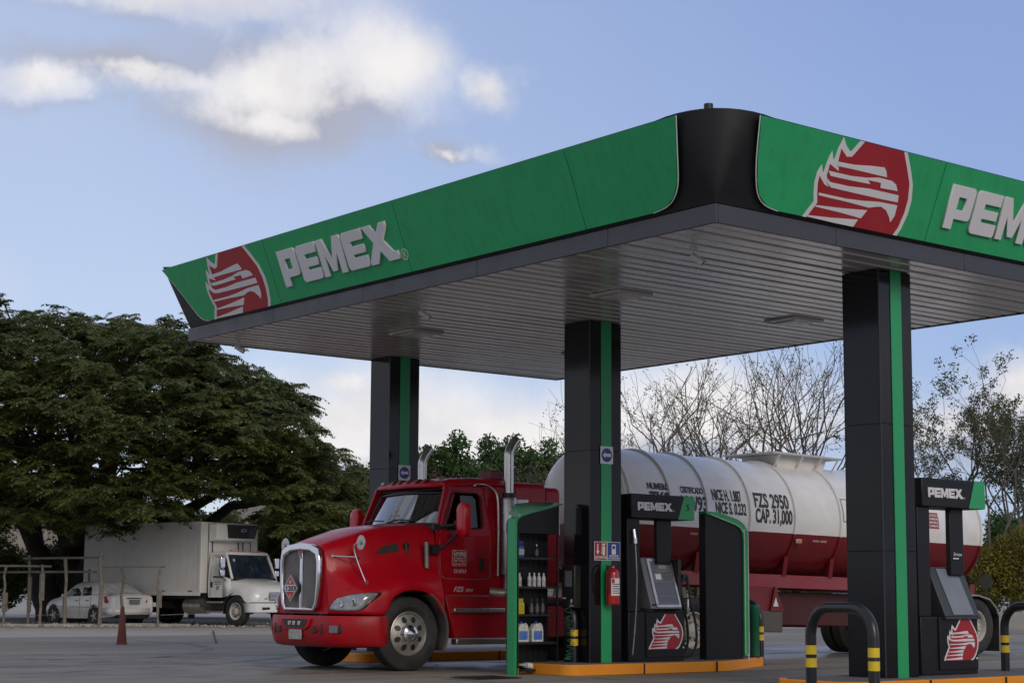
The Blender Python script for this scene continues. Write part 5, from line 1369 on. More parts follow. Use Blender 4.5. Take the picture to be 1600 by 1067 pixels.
# exhausts
STACK = mat('heat_dulled_chrome', (0.50, 0.49, 0.48), .24, metal=.95, vary=.2, vscale=6, dirt=.3, dirtcol=(.2, .17, .14))
def exhaust(s, big):
    e = node('exhaust', tr)
    x_, y_ = 3.84, s * 1.12
    MB().lathe([(0, 1.38), (.115, 1.38), (.128, 1.41), (.128, 2.50), (.11, 2.53), (0, 2.53)], 28, (x_, y_, 0)).build('muffler', STEEL, e, fix=True)
    MB().tube([(x_, y_, 2.52), (x_, y_, 2.60)], .10, 20).build('muffler_collar', DARK, e)
    pts = catmull([(x_, y_, 2.56), (x_, y_, 2.85), (x_, y_, 3.10), (x_ + .005, y_, 3.20), (x_ + .06, y_, 3.31), (x_ + .15, y_, 3.42)], 5)
    MB().tube(pts, .075, 20, cap=False).build('stack_pipe', STACK, e, solid=.004)
    MB().tube(pts, .068, 20, cap=False).build('stack_inner', DARK, e)
    MB().tube(catmull([(x_, y_, 1.40), (x_, y_, 1.22), (x_ - .03, y_, 1.13), (x_ - .12, y_ - s * .0, 1.10), (x_ - .28, y_ - s * .1, 1.12)], 5), .075, 14).build('elbow_pipe', RIM, e)
    hs = MB()
    for i in range(26):
        z = 1.50 + i * .037
        hs.box(x_ - .129, x_ - .120, y_ - .03, y_ + .03, z, z + .012)
    hs.build('shield_slots', DARK, e)
exhaust(-1, True); exhaust(1, False)
MB().box(4.0, 4.22, -1.13, -1.06, 1.35, 2.52).build('heat_shield', STEEL, tr, bevel=.01)
# lettering on the door
ux, uz = (1, 0, 0), (0, 0, 1)
dy = -CABW - .003
LW = mat('sign_white', (0.55, 0.48, 0.46), .5)
flat([rrect(2.855, 1.50, 3.115, 1.73, .012), rrect(2.862, 1.507, 3.108, 1.723, .010)], (0, dy, 0), ux, uz, LW, tr, 'crest_frame', .001)
text('Castellano', .075, (2.87, dy, 1.665), ux, uz, LW, tr, shear=.35, bold=.0015, width=.23)
for z, st_ in ((1.635, 'Tel. 735 00'), (1.60, 'Av. Reforma 12'), (1.565, 'Auto Tanque'), (1.52, 'S.A. de C.V.')): text(st_, .035, (2.875, dy, z), ux, uz, LW, tr, shear=.3, bold=.001, width=.22)
text('TS 0713', .075, (2.87, dy, 1.395), ux, uz, LW, tr, shear=.35, bold=.001, width=.23)
text('FZS', .10, (2.88, dy - .0, 1.125), ux, uz, LW, tr, shear=.35, bold=.002, width=.19)
text('2950', .06, (3.10, dy - .0, 1.125), ux, uz, LW, tr, shear=.35, bold=.001, width=.14)

# ------------------------------------------------------------------ tank trailer
# local x from the front head towards the rear; it leans nose-up a little, as coupled
TKX = 18.2
tk = thing('tank_trailer', 'white and dark red tank trailer lettered FZS 2950 coupled behind the red truck', 'tanker', (TKX, TY, 0), rot=(0, R(1.02), 0))
RAD, CZ, TL = 1.04, 2.49, 9.75
TWHITE = mat('tank_white', (0.70, 0.69, 0.67), 0.32, vary=0.05, coat=0.3, dirt=0.3, dirtcol=(0.42, 0.38, 0.33), dscale=1.2)
TREDT = mat('tank_red', (0.15, 0.004, 0.008), 0.34, vary=0.12, coat=0.12, dirt=0.35, dirtcol=(0.10, 0.03, 0.03), dscale=1.5)
ZR = 2.24 - 0.0
zrel = (ZR - CZ) / RAD
a_lo = math.asin(zrel)
def tank_shell(x0, x1, which, n=40):
    rows_ = []
    for x_ in (x0, x1):
        row = []
        a, b = (a_lo, PI - a_lo) if which == 'top' else (PI - a_lo, 2 * PI + a_lo)
        for i in range(n + 1):
            t = a + (b - a) * i / n
            row.append((x_, -RAD * math.cos(t), CZ + RAD * math.sin(t)))
        rows_.append(row)
    return rows_
MB().grid(tank_shell(0.5, TL, 'top')).build('tank_upper_shell', TWHITE, tk, fix=True)
MB().grid(tank_shell(0.5, TL, 'bot')).build('tank_lower_shell', TREDT, tk, fix=True)
# dished heads
for (x_, s) in ((0.5, -1), (TL, 1)):
    for which, mm in (('top', TWHITE), ('bot', TREDT)):
        rows_ = []
        a, b = (a_lo, PI - a_lo) if which == 'top' else (PI - a_lo, 2 * PI + a_lo)
        for j in range(8):
            f = math.cos(R(90 * j / 7)) if j < 7 else 0.0
            # split the head along the paint line: scale towards the line's midpoint
            row = []
            for i in range(25):
                t = a + (b - a) * i / 24
                y_ = -RAD * math.cos(t); z_ = RAD * math.sin(t)
                yy = y_ * f; zz = (zrel * RAD) + (z_ - zrel * RAD) * f
                dd = math.sqrt(max(0, 1 - (yy * yy + zz * zz) / RAD ** 2))
                row.append((x_ + s * .32 * dd, yy, CZ + zz))
            rows_.append(row)
        MB().grid(rows_).build('tank_head', mm, tk, fix=True)
ribs = [0.60, 1.50, 2.33, 3.36, 4.48, 5.68, 6.9, 8.1, 9.1, TL]
for i, x_ in enumerate(ribs):
    MB().lathe([(RAD, x_ - .032), (RAD + .035, x_ - .022), (RAD + .038, x_), (RAD + .035, x_ + .022), (RAD, x_ + .032)], 48, (0, 0, CZ), axis='X', a0=a_lo - PI / 2 + PI / 2, a1=PI - a_lo).build('tank_ring', TWHITE if True else TREDT, tk, fix=True)
    MB().lathe([(RAD, x_ - .032), (RAD + .03, x_ - .022), (RAD + .033, x_), (RAD + .03, x_ + .022), (RAD, x_ + .032)], 40, (0, 0, CZ), axis='X', a0=PI - a_lo, a1=2 * PI + a_lo).build('tank_ring', TREDT, tk, fix=True)
# top platform and hatch
MB().hexa([(4.75, -.38, CZ + .90), (5.95, -.38, CZ + .90), (5.95, .38, CZ + .90), (4.75, .38, CZ + .90)], [(4.65, -.42, CZ + 1.17), (6.0, -.42, CZ + 1.17), (6.0, .42, CZ + 1.17), (4.65, .42, CZ + 1.17)]).build('hatch_housing', TWHITE, tk)
MB().box(4.40, 6.25, -.60, .60, CZ + 1.17, CZ + 1.205).build('platform', mat('platform_grey', (0.42, 0.42, 0.41), .5, dirt=.3), tk, bevel=.008)
MB().hexa([(4.42, -.58, CZ + 1.206), (6.23, -.58, CZ + 1.206), (6.23, .58, CZ + 1.206), (4.42, .58, CZ + 1.206)], [(4.8, -.32, CZ + 1.25), (5.9, -.32, CZ + 1.25), (5.9, .32, CZ + 1.25), (4.8, .32, CZ + 1.25)]).build('platform_cover', TWHITE, tk)
for x_ in (4.6, 5.2, 5.7, 6.15): MB().tube([(x_, -.58, CZ + 1.17), (x_ + .02, -.40, CZ + .96)], .018, 6).build('platform_bracket', TWHITE, tk)
MB().lathe([(0, 0), (.25, 0), (.25, .06), (.1, .10), (0, .10)], 20, (8.6, 0, CZ + RAD - .02)).build('manhole_lid', STEEL, tk)
# text wrapped round the shell
def wrap(x0, arc0, r=RAD + .004):
    def f_(x_, y_, z): 
        an = arc0 + y_ / RAD
        return Vector((x0 + x_, -(r + z) * math.cos(an), CZ + (r + z) * math.sin(an)))
    return f_
def ttext(s_, size, x0, z0, width, mm=DARK, bold=.012):
    an = math.asin((z0 - CZ) / RAD)
    text(s_, size, None, (1, 0, 0), (0, 0, 1), mm, tk, bold=bold, width=width, mapf=wrap(x0, an), cut=.05, ext=.001, resol=4)
BK = mat('text_black', (0.03, 0.03, 0.035), .6)
ttext('NUMERO', .155, 1.02, 2.82, .50, BK, .006)
ttext('TKS', .30, 1.05, 2.57, .44, BK, .01)
ttext('CERTIFICADO', .155, 1.76, 2.80, .52, BK, .005)
ttext('100/93', .33, 1.70, 2.52, .60, BK, .01)
ttext('NICE H. 1.887', .27, 2.48, 2.72, .70, BK, .008)
ttext('NICE S. 0.232', .27, 2.53, 2.50, .73, BK, .008)
ttext('FZS 2950', .35, 3.48, 2.66, .86, BK, .011)
ttext('CAP. 31,000', .33, 3.49, 2.40, .92, BK, .011)
# red stencilled panel near the tail
mb = MB()
def cyl_patch(x0, x1, z0, z1, r):
    a0, a1 = math.asin((z0 - CZ) / RAD), math.asin((z1 - CZ) / RAD)
    return [[(x_, -r * math.cos(a0 + (a1 - a0) * j / 4), CZ + r * math.sin(a0 + (a1 - a0) * j / 4)) for j in range(5)] for x_ in (x0, x1)]
mb.grid(cyl_patch(7.95, 8.47, 2.50, 2.80, RAD + .004)); mb.build('warning_panel', mat('stencil_red', (0.30, 0.05, 0.05), .5), tk, solid=0, fix=True)
for i, s_ in enumerate(('PRECAUCION', 'NO FUMAR', 'INFLAMABLE', 'NO FLAMAS')): ttext(s_, .055, 7.97, 2.73 - i * .066, .48, LETTER, .001)
mb = MB(); mb.grid(cyl_patch(5.75, 5.98, 2.50, 2.92, RAD + .004)); mb.build('document_plate', GREYP, tk, fix=True)
mb = MB(); mb.grid(cyl_patch(5.77, 5.96, 2.52, 2.90, RAD + .006)); mb.build('document_face', TWHITE, tk, fix=True)
# side marker lamps and reflective strips
for x_ in (4.46, 8.9):
    MB().box(x_ + .04, x_ + .18, -RAD - .03, -RAD + .03, 2.07, 2.15).build('marker_lamp_housing', RIMW, tk, bevel=.02)
    MB().box(x_ + .06, x_ + .16, -RAD - .04, -RAD - .029, 2.085, 2.135).build('marker_lamp_lens', AMBER, tk, bevel=.01)
for x_ in (2.0, 5.0, 5.2, 7.2): MB().grid(cyl_patch(x_, x_ + .17, 2.12, 2.155, RAD + .003)).build('reflector_strip', mat('faded_strip', (0.35, 0.22, 0.20), .5), tk, fix=True)
# frame and running gear
for s in (-1, 1):
    MB().box(0.5, TL - .1, s * .74 - .05, s * .74 + .05, 1.30, 1.53).build('side_rail', mat('rail_pink_red', (0.25, 0.03, 0.04), .5, dirt=.5, dirtcol=(.16, .08, .07)), tk, bevel=.01)
    for i, x_ in enumerate((2.32, 3.36, 4.46, 5.66, 6.9, 8.1)):
        MB().hexa([(x_ - .05, s * .72, 1.50), (x_ + .05, s * .72, 1.50), (x_ + .05, s * .80, 1.50), (x_ - .05, s * .80, 1.50)], [(x_ - .05, s * .80, 1.85), (x_ + .05, s * .80, 1.85), (x_ + .05, s * .86, 1.85), (x_ - .05, s * .86, 1.85)]).build('saddle_bracket', TREDT, tk, fix=True)
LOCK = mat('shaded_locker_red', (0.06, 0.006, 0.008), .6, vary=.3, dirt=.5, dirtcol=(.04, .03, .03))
# landing gear bracket with dark box, visible beyond the cabinet
MB().prism([(2.65, 1.30), (4.25, 1.30), (4.05, .98), (3.90, .60), (3.7, .60), (3.5, .98), (3.15, 1.05)], (0, -.86, 0), (1, 0, 0), (0, 0, 1), (0, 1, 0), .05).build('landing_gear_plate', TRED2, tk, fix=True)
MB().box(3.62, 4.32, -.90, -.55, .54, .90).build('landing_gear_foot', mat('grey_brown_metal', (0.09, 0.085, 0.078), .7, dirt=.5), tk, bevel=.02)
flat([[(4.05, .98), (4.19, .98), (4.12, 1.14)]], (0, -.92, 0), (1, 0, 0), (0, 0, 1), LETTER, tk, 'warning_triangle', .004)
MB().prism([(4.0, .90), (4.35, .90), (4.12, 1.32)], (0, -.91, 0), (1, 0, 0), (0, 0, 1), (0, 1, 0), .04).build('gusset', TREDT, tk, fix=True)
flat([rrect(3.05, 1.36, 3.45, 1.47, .004)], (0, -.795, 0), (1, 0, 0), (0, 0, 1), LETTER, tk, 'rail_plate', .004)
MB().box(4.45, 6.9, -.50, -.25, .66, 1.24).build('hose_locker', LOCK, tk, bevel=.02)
MB().box(3.9, 7.0, .5, .8, .62, 1.20).build('hose_locker', TREDT, tk, bevel=.02)
MB().tube([(4.5, .0, .95), (6.4, .0, .95)], .14, 14).build('air_reservoir', DARK, tk)
for x_ in (8.14, 9.40):
    for s in (-1, 1):
        wheel_parts(tk, (x_, s * 1.06, .535 + x_ * .0178), .525, .26, 'dish', s, dual=True)
    MB().tube([(x_, -.95, .66), (x_, .95, .66)], .08, 10).build('trailer_axle', DARK, tk)
    fn = [(x_ + .62 * math.cos(R(a)), .66 + .64 * math.sin(R(a))) for a in range(15, 166, 10)]
for s in (-1, 1):
    c0, c1 = 8.14, 9.40
    pth = [(c0 - .60, .80), (c0 - .55, 1.03), (c0 - .38, 1.21), (c0, 1.28), (c1, 1.28), (c1 + .35, 1.21), (c1 + .55, 1.05), (c1 + .63, .90)]
    MB().grid([[(x_, s * .70, z) for x_, z in pth], [(x_, s * 1.22, z) for x_, z in pth]]).build('mudguard', DARK, tk, solid=.02)
    MB().tube([(x_, s * 1.22, z) for x_, z in pth], .018, 6).build('mudguard_edge', RIM, tk)
    MB().box(c1 + .64, c1 + .66, s * .75 if s > 0 else -1.2, 1.2 if s > 0 else -.75, .24, .95).build('mud_flap', RUBBER, tk)
MB().box(TL + .0, TL + .12, -1.0, 1.0, .62, .74).box(TL - .05, TL + .10, -.8, -.7, .7, 1.5).box(TL - .05, TL + .10, .7, .8, .7, 1.5).build('rear_underrun_bar', TREDT, tk)
# ------------------------------------------------------------------ white refrigerated lorry, local x forward, origin under the front axle
rh = ray(320, 930); rh.z = 0; rh.normalize()
rg = Vector((rh.y, -rh.x, 0))
fwd = (-rh * math.cos(R(41)) + rg * math.sin(R(41)))
pos = depth_at(372, 930, 57.0); pos.z = -.03
side_l = Vector((-fwd.y, fwd.x, 0))
pos = pos + side_l * 1.0
WT = thing('white_box_truck', 'white refrigerated box truck parked under the big tree with its cab facing right', 'truck', pos, math.atan2(fwd.y, fwd.x))
WP = mat('white_truck_paint', (0.72, 0.72, 0.70), 0.3, vary=0.03, coat=0.4, dirt=0.12, dirtcol=(0.45, 0.43, 0.38))
WB = mat('white_box_panel', (0.66, 0.655, 0.63), 0.45, vary=0.05, dirt=0.35, dirtcol=(0.44, 0.42, 0.37), dscale=.8, streak=.3)
# box body
bx0, bx1, bw, bz0, bz1 = -7.9, -1.60, 1.24, 1.03, 3.46
MB().box(bx0, bx1, -bw, bw, bz0 + .06, bz1).build('box_body', WB, WT, bevel=.02)
for s in (-1, 1):
    MB().box(bx0, bx1 + .01, s * bw - (.0 if s > 0 else .025), s * bw + (.025 if s > 0 else 0), bz0 - .03, bz0 + .09).build('lower_rail', WP, WT, bevel=.006)
    MB().box(bx0, bx1 + .01, s * bw - (.0 if s > 0 else .02), s * bw + (.02 if s > 0 else 0), bz1 - .07, bz1 + .01).build('upper_rail', WP, WT, bevel=.006)
    MB().box(bx1 - .10, bx1 + .015, s * bw - (.005 if s > 0 else .028), s * bw + (.028 if s > 0 else .005), bz0 + .09, bz1 - .07).build('corner_post', WP, WT, bevel=.008)
    for x_ in (-7.2, -5.6, -3.6, -2.2): MB().box(x_, x_ + .22, s * (bw + .026) - .002, s * (bw + .026) + .002, bz0 + .10, bz0 + .14).build('reflector', TAIL, WT)
    MB().box(bx1 + .001, bx1 + .02, s * .95 - .01, s * .95 + .01, bz0 + .1, bz1 - .05).build('front_seam', GREYP, WT)
MB().box(bx0, bx1, -1.0, 1.0, bz0 - .14, bz0 + .05).build('sub_frame', DARK, WT)
# refrigeration unit
cu_ = node('cooling_unit', WT)
MB().hexa([(bx1 + .02, -.95, 2.80), (bx1 + .02, .95, 2.80), (bx1 + .30, .85, 2.86), (bx1 + .30, -.85, 2.86)], [(bx1 + .02, -.95, 3.40), (bx1 + .02, .95, 3.40), (bx1 + .42, .93, 3.40), (bx1 + .42, -.93, 3.40)]).build('unit_case', WP, cu_, bevel=.03, fix=True)
MB().hexa([(bx1 + .315, -.35, 2.93), (bx1 + .315, .84, 2.93), (bx1 + .33, .84, 2.93), (bx1 + .33, -.35, 2.93)], [(bx1 + .415, -.50, 3.38), (bx1 + .415, .90, 3.38), (bx1 + .44, .90, 3.38), (bx1 + .44, -.50, 3.38)]).build('unit_grille', DARK, cu_, fix=True)
gl = MB()
for i in range(6): gl.box(bx1 + .34 + i * .014, bx1 + .352 + i * .014, .55, .82, 2.96 + i * .065, 2.98 + i * .065)
gl.build('unit_louvre', GREYP, cu_)
flat([[(.13 * math.cos(a), .055 * math.sin(a)) for a in [2 * PI * i / 20 for i in range(20)]]], (bx1 + .428, .25, 3.20), (0, 1, 0), (.2, 0, 1), LETTER, cu_, 'unit_badge', .006)
flat([[(.11 * math.cos(a), .04 * math.sin(a)) for a in [2 * PI * i / 20 for i in range(20)]]], (bx1 + .435, .25, 3.20), (0, 1, 0), (.2, 0, 1), BLUE, cu_, 'badge_field', .004)
for y_ in (-.78, .38, .58): MB().tube([(bx1 + .03, y_, 2.85), (bx1 + .03, y_, 2.45)], .018, 6).build('drain_line', DARK, cu_)
MB().tube([(bx1 + .1, -.7, 3.45), (bx1 + .1, -.7, 3.62)], .012, 6).build('aerial', DARK, WT)
# cab: loft of cross sections along x (half width, z) like the sedan
def loft(secs, k, name, material, parent, solid=0.0, angle=40, sub=2, close_front=False, close_back=False):
    fl = [tuple([s_[0]] + [c for p in s_[1] for c in p]) for s_ in secs]
    n_ = len(secs[0][1]); rws_ = []
    for f_ in (catmull(fl, k) if k > 1 else fl):
        half = [(f_[1 + 2 * i], f_[2 + 2 * i]) for i in range(n_)]
        if sub > 1: half = catmull(half, sub)
        rws_.append([(f_[0], -a, b) for a, b in half] + [(f_[0], a, b) for a, b in half[::-1][1:]])
    mb = MB(); mb.grid(rws_)
    if close_front: mb.add(rws_[-1], [tuple(range(len(rws_[-1])))])
    if close_back: mb.add(rws_[0], [tuple(range(len(rws_[0])))])
    o = mb.build(name, material, parent, fix=True, angle=angle, solid=solid)
    return rws_
# hood
loft([(-.55, [(1.02, .98), (1.03, 1.12), (1.02, 1.25), (.98, 1.42), (.92, 1.52), (.5, 1.60), (0, 1.61)]),
      (-.2, [(1.08, 1.02), (1.08, 1.12), (1.05, 1.24), (.95, 1.38), (.88, 1.48), (.5, 1.56), (0, 1.57)]),
      (.2, [(1.10, 1.02), (1.10, 1.10), (1.07, 1.20), (.93, 1.32), (.84, 1.42), (.48, 1.50), (0, 1.51)]),
      (.48, [(1.10, .80), (1.09, .95), (1.05, 1.12), (.93, 1.25), (.80, 1.36), (.45, 1.43), (0, 1.44)]),
      (.72, [(1.03, .80), (1.03, .92), (.99, 1.08), (.88, 1.18), (.72, 1.27), (.4, 1.34), (0, 1.35)]),
      (.86, [(.86, .80), (.87, .90), (.84, 1.02), (.74, 1.10), (.60, 1.18), (.35, 1.24), (0, 1.25)])], 4, 'hood', WP, WT, close_front=True)
MB().prism([(-.42, .86), (.42, .86), (.46, .98), (.42, 1.13), (-.42, 1.13), (-.46, .98)], (.865, 0, 0), (0, 1, 0), (0, 0, 1), (1, 0, 0), .03).build('grille', GREYP, WT, bevel=.008)
gb = MB()
for i in range(6): gb.box(.895, .915, -.42, .42, .875 + i * .043, .897 + i * .043)
gb.build('grille_bars', CHROME, WT)
for s in (-1, 1):
    MB().lathe([(.0, .02), (.10, .015), (.13, -.02)], 20, (0, 0, 0), axis='X').build('headlamp', HLM, WT, loc=(.70, s * .90, 1.02), rot=(0, R(-8), s * R(38)), fix=True).scale = (1, 1.6, .8)
    MB().hexa([(.80, s * .62, .90), (.80, s * .50, .90), (.87, s * .50, .90), (.87, s * .62, .90)], [(.80, s * .62, .93), (.80, s * .50, .93), (.87, s * .50, .93), (.87, s * .62, .93)]).build('vent_slot', DARK, WT, fix=True)
    for (x_, y_) in ((0, 0),):
        wheel_parts(WT, (0, s * 1.0, .50), .50, .26, 'dish', s)
    wheel_parts(WT, (-5.6, s * 1.0, .50), .50, .25, 'dish', s, dual=True)
    MB().lathe([(.60, -.20), (.63, -.21), (.63, .0), (.60, .0)], 24, (0, s * 1.08 + (.2 if s < 0 else 0) * 1, .50), axis='Y', a0=R(-8), a1=R(188), close=True).build('arch_trim', DARK, WT, fix=True)
rb = [(.50, [(1.12, .50), (1.13, .62), (1.12, .78)]), (.75, [(1.08, .48), (1.09, .62), (1.08, .78)]), (.92, [(.98, .48), (.99, .62), (.98, .78)])]
MB().grid([[(.40, -1.12, z), (.72, -1.10, z), (.88, -1.0, z), (.95, -.6, z), (.97, 0, z), (.95, .6, z), (.88, 1.0, z), (.72, 1.10, z), (.40, 1.12, z)] for z in (.47, .50, .62, .74, .77)]).build('bumper', WP, WT, solid=.03, fix=True)
for s in (-1, 1): MB().box(.93, .965, s * .62 - .16, s * .62 + .16, .56, .64).build('bumper_slot', DARK, WT, bevel=.01)
# cab shell
CABM = [(-1.45, [(1.02, .95), (1.04, 1.3), (1.03, 1.66), (1.0, 2.1), (.93, 2.38), (.80, 2.46), (.4, 2.49), (0, 2.50)]),
        (-.95, [(1.02, .95), (1.04, 1.3), (1.03, 1.66), (1.0, 2.1), (.93, 2.38), (.80, 2.46), (.4, 2.49), (0, 2.50)]),
        (-.70, [(1.02, .95), (1.04, 1.3), (1.03, 1.66), (1.0, 2.1), (.92, 2.34), (.80, 2.41), (.4, 2.45), (0, 2.46)])]
loft(CABM, 2, 'cab_shell', WP, WT, close_back=True)
for s in (-1, 1):
    MB().add([(-.70, s * 1.02, .95), (-.42, s * 1.02, 1.0), (-.30, s * 1.03, 1.3), (-.35, s * 1.02, 1.55), (-.70, s * 1.03, 1.66)], [(0, 1, 2, 3, 4)]).build('cowl_side', WP, WT, fix=True, solid=.03)
    MB().tube([(-.33, s * .98, 1.56), (-.70, s * .92, 2.36)], .045, 8).build('screen_pillar', WP, WT)
    MB().add([(-1.22, s * 1.036, 1.60), (-.60, s * 1.035, 1.60), (-.64, s * 1.02, 2.05), (-.78, s * .965, 2.30), (-1.22, s * .965, 2.30)], [(0, 1, 2, 3, 4)]).build('side_window', DARK, WT, solid=.012)
    MB().tube([(-1.33, s * 1.045, 1.0), (-1.33, s * 1.05, 1.6), (-1.33, s * .96, 2.34), (-.75, s * .95, 2.36)], .008, 5).build('door_seam', GREYP, WT)
    MB().box(-1.30, -1.22, s * 1.05 - .015, s * 1.05 + .015, 1.28, 1.46).build('door_handle', DARK, WT, bevel=.01)
    mm = node('door_mirror', WT)
    MB().box(-.62, -.52, s * 1.22 - .10, s * 1.22 + .10, 1.92, 2.28).box(-.62, -.52, s * 1.22 - .10, s * 1.22 + .10, 1.66, 1.86).build('mirror_head', CHROME, mm, bevel=.02)
    MB().tube([(-.60, s * 1.02, 2.22), (-.58, s * 1.22, 2.30), (-.58, s * 1.24, 1.60), (-.55, s * 1.05, 1.50)], .014, 6).build('mirror_arm', DARK, mm)
    MB().box(-1.42, -.62, s * 1.06 - .06, s * 1.06 + .06, .76, .82).build('step', STEEL, WT, bevel=.01)
    MB().box(-1.42, -.62, s * 1.06 - .06, s * 1.06 + .06, .44, .50).build('step', STEEL, WT, bevel=.01)
    MB().box(-1.3, -.7, s * .95 - .06, s * .95 + .06, .5, .76).build('battery_box', DARK, WT)
    MB().tube([(-2.6, s * .88, .66), (-1.7, s * .88, .66)], .27, 22).build('fuel_tank', STEEL, WT)
    MB().tube([(-4.2, s * .80, .72), (-3.4, s * .80, .72)], .16, 16).build('air_tank', DARK, WT)
MB().grid([[(-.33, -.96, 1.56), (-.22, -.5, 1.60), (-.18, 0, 1.61), (-.22, .5, 1.60), (-.33, .96, 1.56)], [(-.70, -.89, 2.33), (-.62, -.5, 2.38), (-.60, 0, 2.40), (-.62, .5, 2.38), (-.70, .89, 2.33)]]).build('windscreen', mat('dark_blue_glass', (0.02, 0.03, 0.045), .08, vary=.5, vscale=2.5, coat=.5), WT, fix=True)
MB().box(-.40, -.24, -.90, .90, 1.52, 1.60).build('scuttle', DARK, WT)
flat([rrect(-.15, -.05, 0, .05, .01)], (-.57, -.60, 2.18), (0, 1, 0), (-.45, 0, 1), B_LW, WT, 'glass_sticker', .004)
flat([rrect(-.05, -.05, .05, .05, .01)], (-.49, -.62, 2.02), (0, 1, 0), (-.45, 0, 1), B_LBL, WT, 'glass_sticker', .004)
MB().hexa([(-.72, -.90, 2.36), (-.72, .90, 2.36), (-.55, .85, 2.36), (-.55, -.85, 2.36)], [(-.95, -.88, 2.50), (-.95, .88, 2.50), (-.62, .83, 2.45), (-.62, -.83, 2.45)]).build('roof_visor', WP, WT, fix=True, bevel=.02)
for y_ in (-.6, -.25, 0, .25, .6): MB().lathe([(.05, 0), (.04, .05), (0, .06)], 10, (-.85, y_, 2.48)).build('marker_lamp', AMBER, WT)
text('17', .17, (-1.05, -1.052, 1.20), (1, 0, 0), (0, 0, 1), DARK, WT, bold=.004)
text('Transportes', .06, (-1.12, -1.052, 1.44), (1, 0, 0), (0, 0, 1), GREYP, WT, width=.36)
text('refrigerados', .05, (-1.12, -1.052, 1.37), (1, 0, 0), (0, 0, 1), GREYP, WT, width=.34)
MB().box(-8.0, .6, -.45, -.35, .75, .92).box(-8.0, .6, .35, .45, .75, .92).build('chassis', DARK, WT)
MB().tube([(-5.6, -.9, .5), (-5.6, .9, .5)], .1, 8).tube([(0, -.9, .5), (0, .9, .5)], .06, 8).build('axle', DARK, WT)
MB().box(-.5, .8, -.8, .8, .52, .9).build('engine_bay', DARK, WT)

# ------------------------------------------------------------------ parked white sedan, half covered by a pale sheet; local x forward, origin under the rear axle
rc = ray(160, 930); rc.z = 0; rc.normalize(); rcg = Vector((rc.y, -rc.x, 0))
cf = rc * math.cos(R(33)) - rcg * math.sin(R(33))
cpos = depth_at(152, 930, 58.0); cpos.z = -.03
cl = Vector((-cf.y, cf.x, 0))
car = thing('parked_sedan', 'white four-door sedan with red tail lamps parked behind the wooden posts', 'car', cpos - cl * .76, math.atan2(cf.y, cf.x))
CWH = mat('car_white', (0.66, 0.66, 0.65), 0.25, vary=0.03, coat=0.6, dirt=0.2, dirtcol=(.4, .38, .34))
HWD = .86
BODY = [(-1.02, [(.62, .36), (.72, .46), (.74, .66), (.72, .86), (.66, .95), (.4, .97), (0, .975)]),
        (-.90, [(.74, .30), (.82, .46), (.83, .68), (.80, .90), (.72, 1.0), (.4, 1.03), (0, 1.035)]),
        (-.45, [(.80, .26), (.855, .46), (.86, .70), (.84, .93), (.76, 1.04), (.42, 1.075), (0, 1.08)]),
        (0.0, [(.80, .24), (.86, .46), (.865, .70), (.85, .93), (.80, 1.03), (.45, 1.09), (0, 1.10)]),
        (.8, [(.80, .22), (.865, .46), (.87, .70), (.85, .92), (.80, .97), (.45, 1.0), (0, 1.0)]),
        (1.8, [(.80, .22), (.865, .46), (.87, .68), (.85, .88), (.80, .93), (.45, .95), (0, .95)]),
        (2.5, [(.80, .24), (.855, .46), (.86, .64), (.83, .82), (.74, .90), (.42, .94), (0, .95)]),
        (3.0, [(.78, .24), (.82, .42), (.82, .58), (.78, .72), (.66, .79), (.38, .82), (0, .83)]),
        (3.32, [(.60, .28), (.66, .40), (.66, .52), (.60, .62), (.5, .66), (.3, .68), (0, .685)])]
loft(BODY, 4, 'body', CWH, car, close_front=True, close_back=True)
ROOF = [(-.50, [(.76, 1.0), (.74, 1.03), (.70, 1.06), (.4, 1.08), (0, 1.085)]),
        (-.05, [(.80, .98), (.75, 1.12), (.68, 1.24), (.40, 1.27), (0, 1.28)]),
        (.35, [(.82, .95), (.73, 1.22), (.61, 1.40), (.36, 1.435), (0, 1.44)]),
        (.95, [(.83, .93), (.73, 1.24), (.60, 1.42), (.36, 1.455), (0, 1.46)]),
        (1.40, [(.83, .92), (.73, 1.22), (.60, 1.38), (.36, 1.42), (0, 1.425)]),
        (1.85, [(.82, .90), (.76, 1.04), (.70, 1.14), (.40, 1.17), (0, 1.18)]),
        (2.30, [(.80, .88), (.77, .91), (.74, .93), (.4, .95), (0, .955)])]
loft(ROOF, 4, 'cabin', CWH, car)
def gh(x_, z):
    xs_ = [r_[0] for r_ in ROOF]
    pr = [np.interp(x_, xs_, [r_[1][i][0] for r_ in ROOF]) for i in range(3)]; zz = [np.interp(x_, xs_, [r_[1][i][1] for r_ in ROOF]) for i in range(3)]
    return float(np.interp(z, zz, pr)) + .016
DG = mat('dark_car_glass', (0.012, 0.014, 0.016), .1, vary=.2)
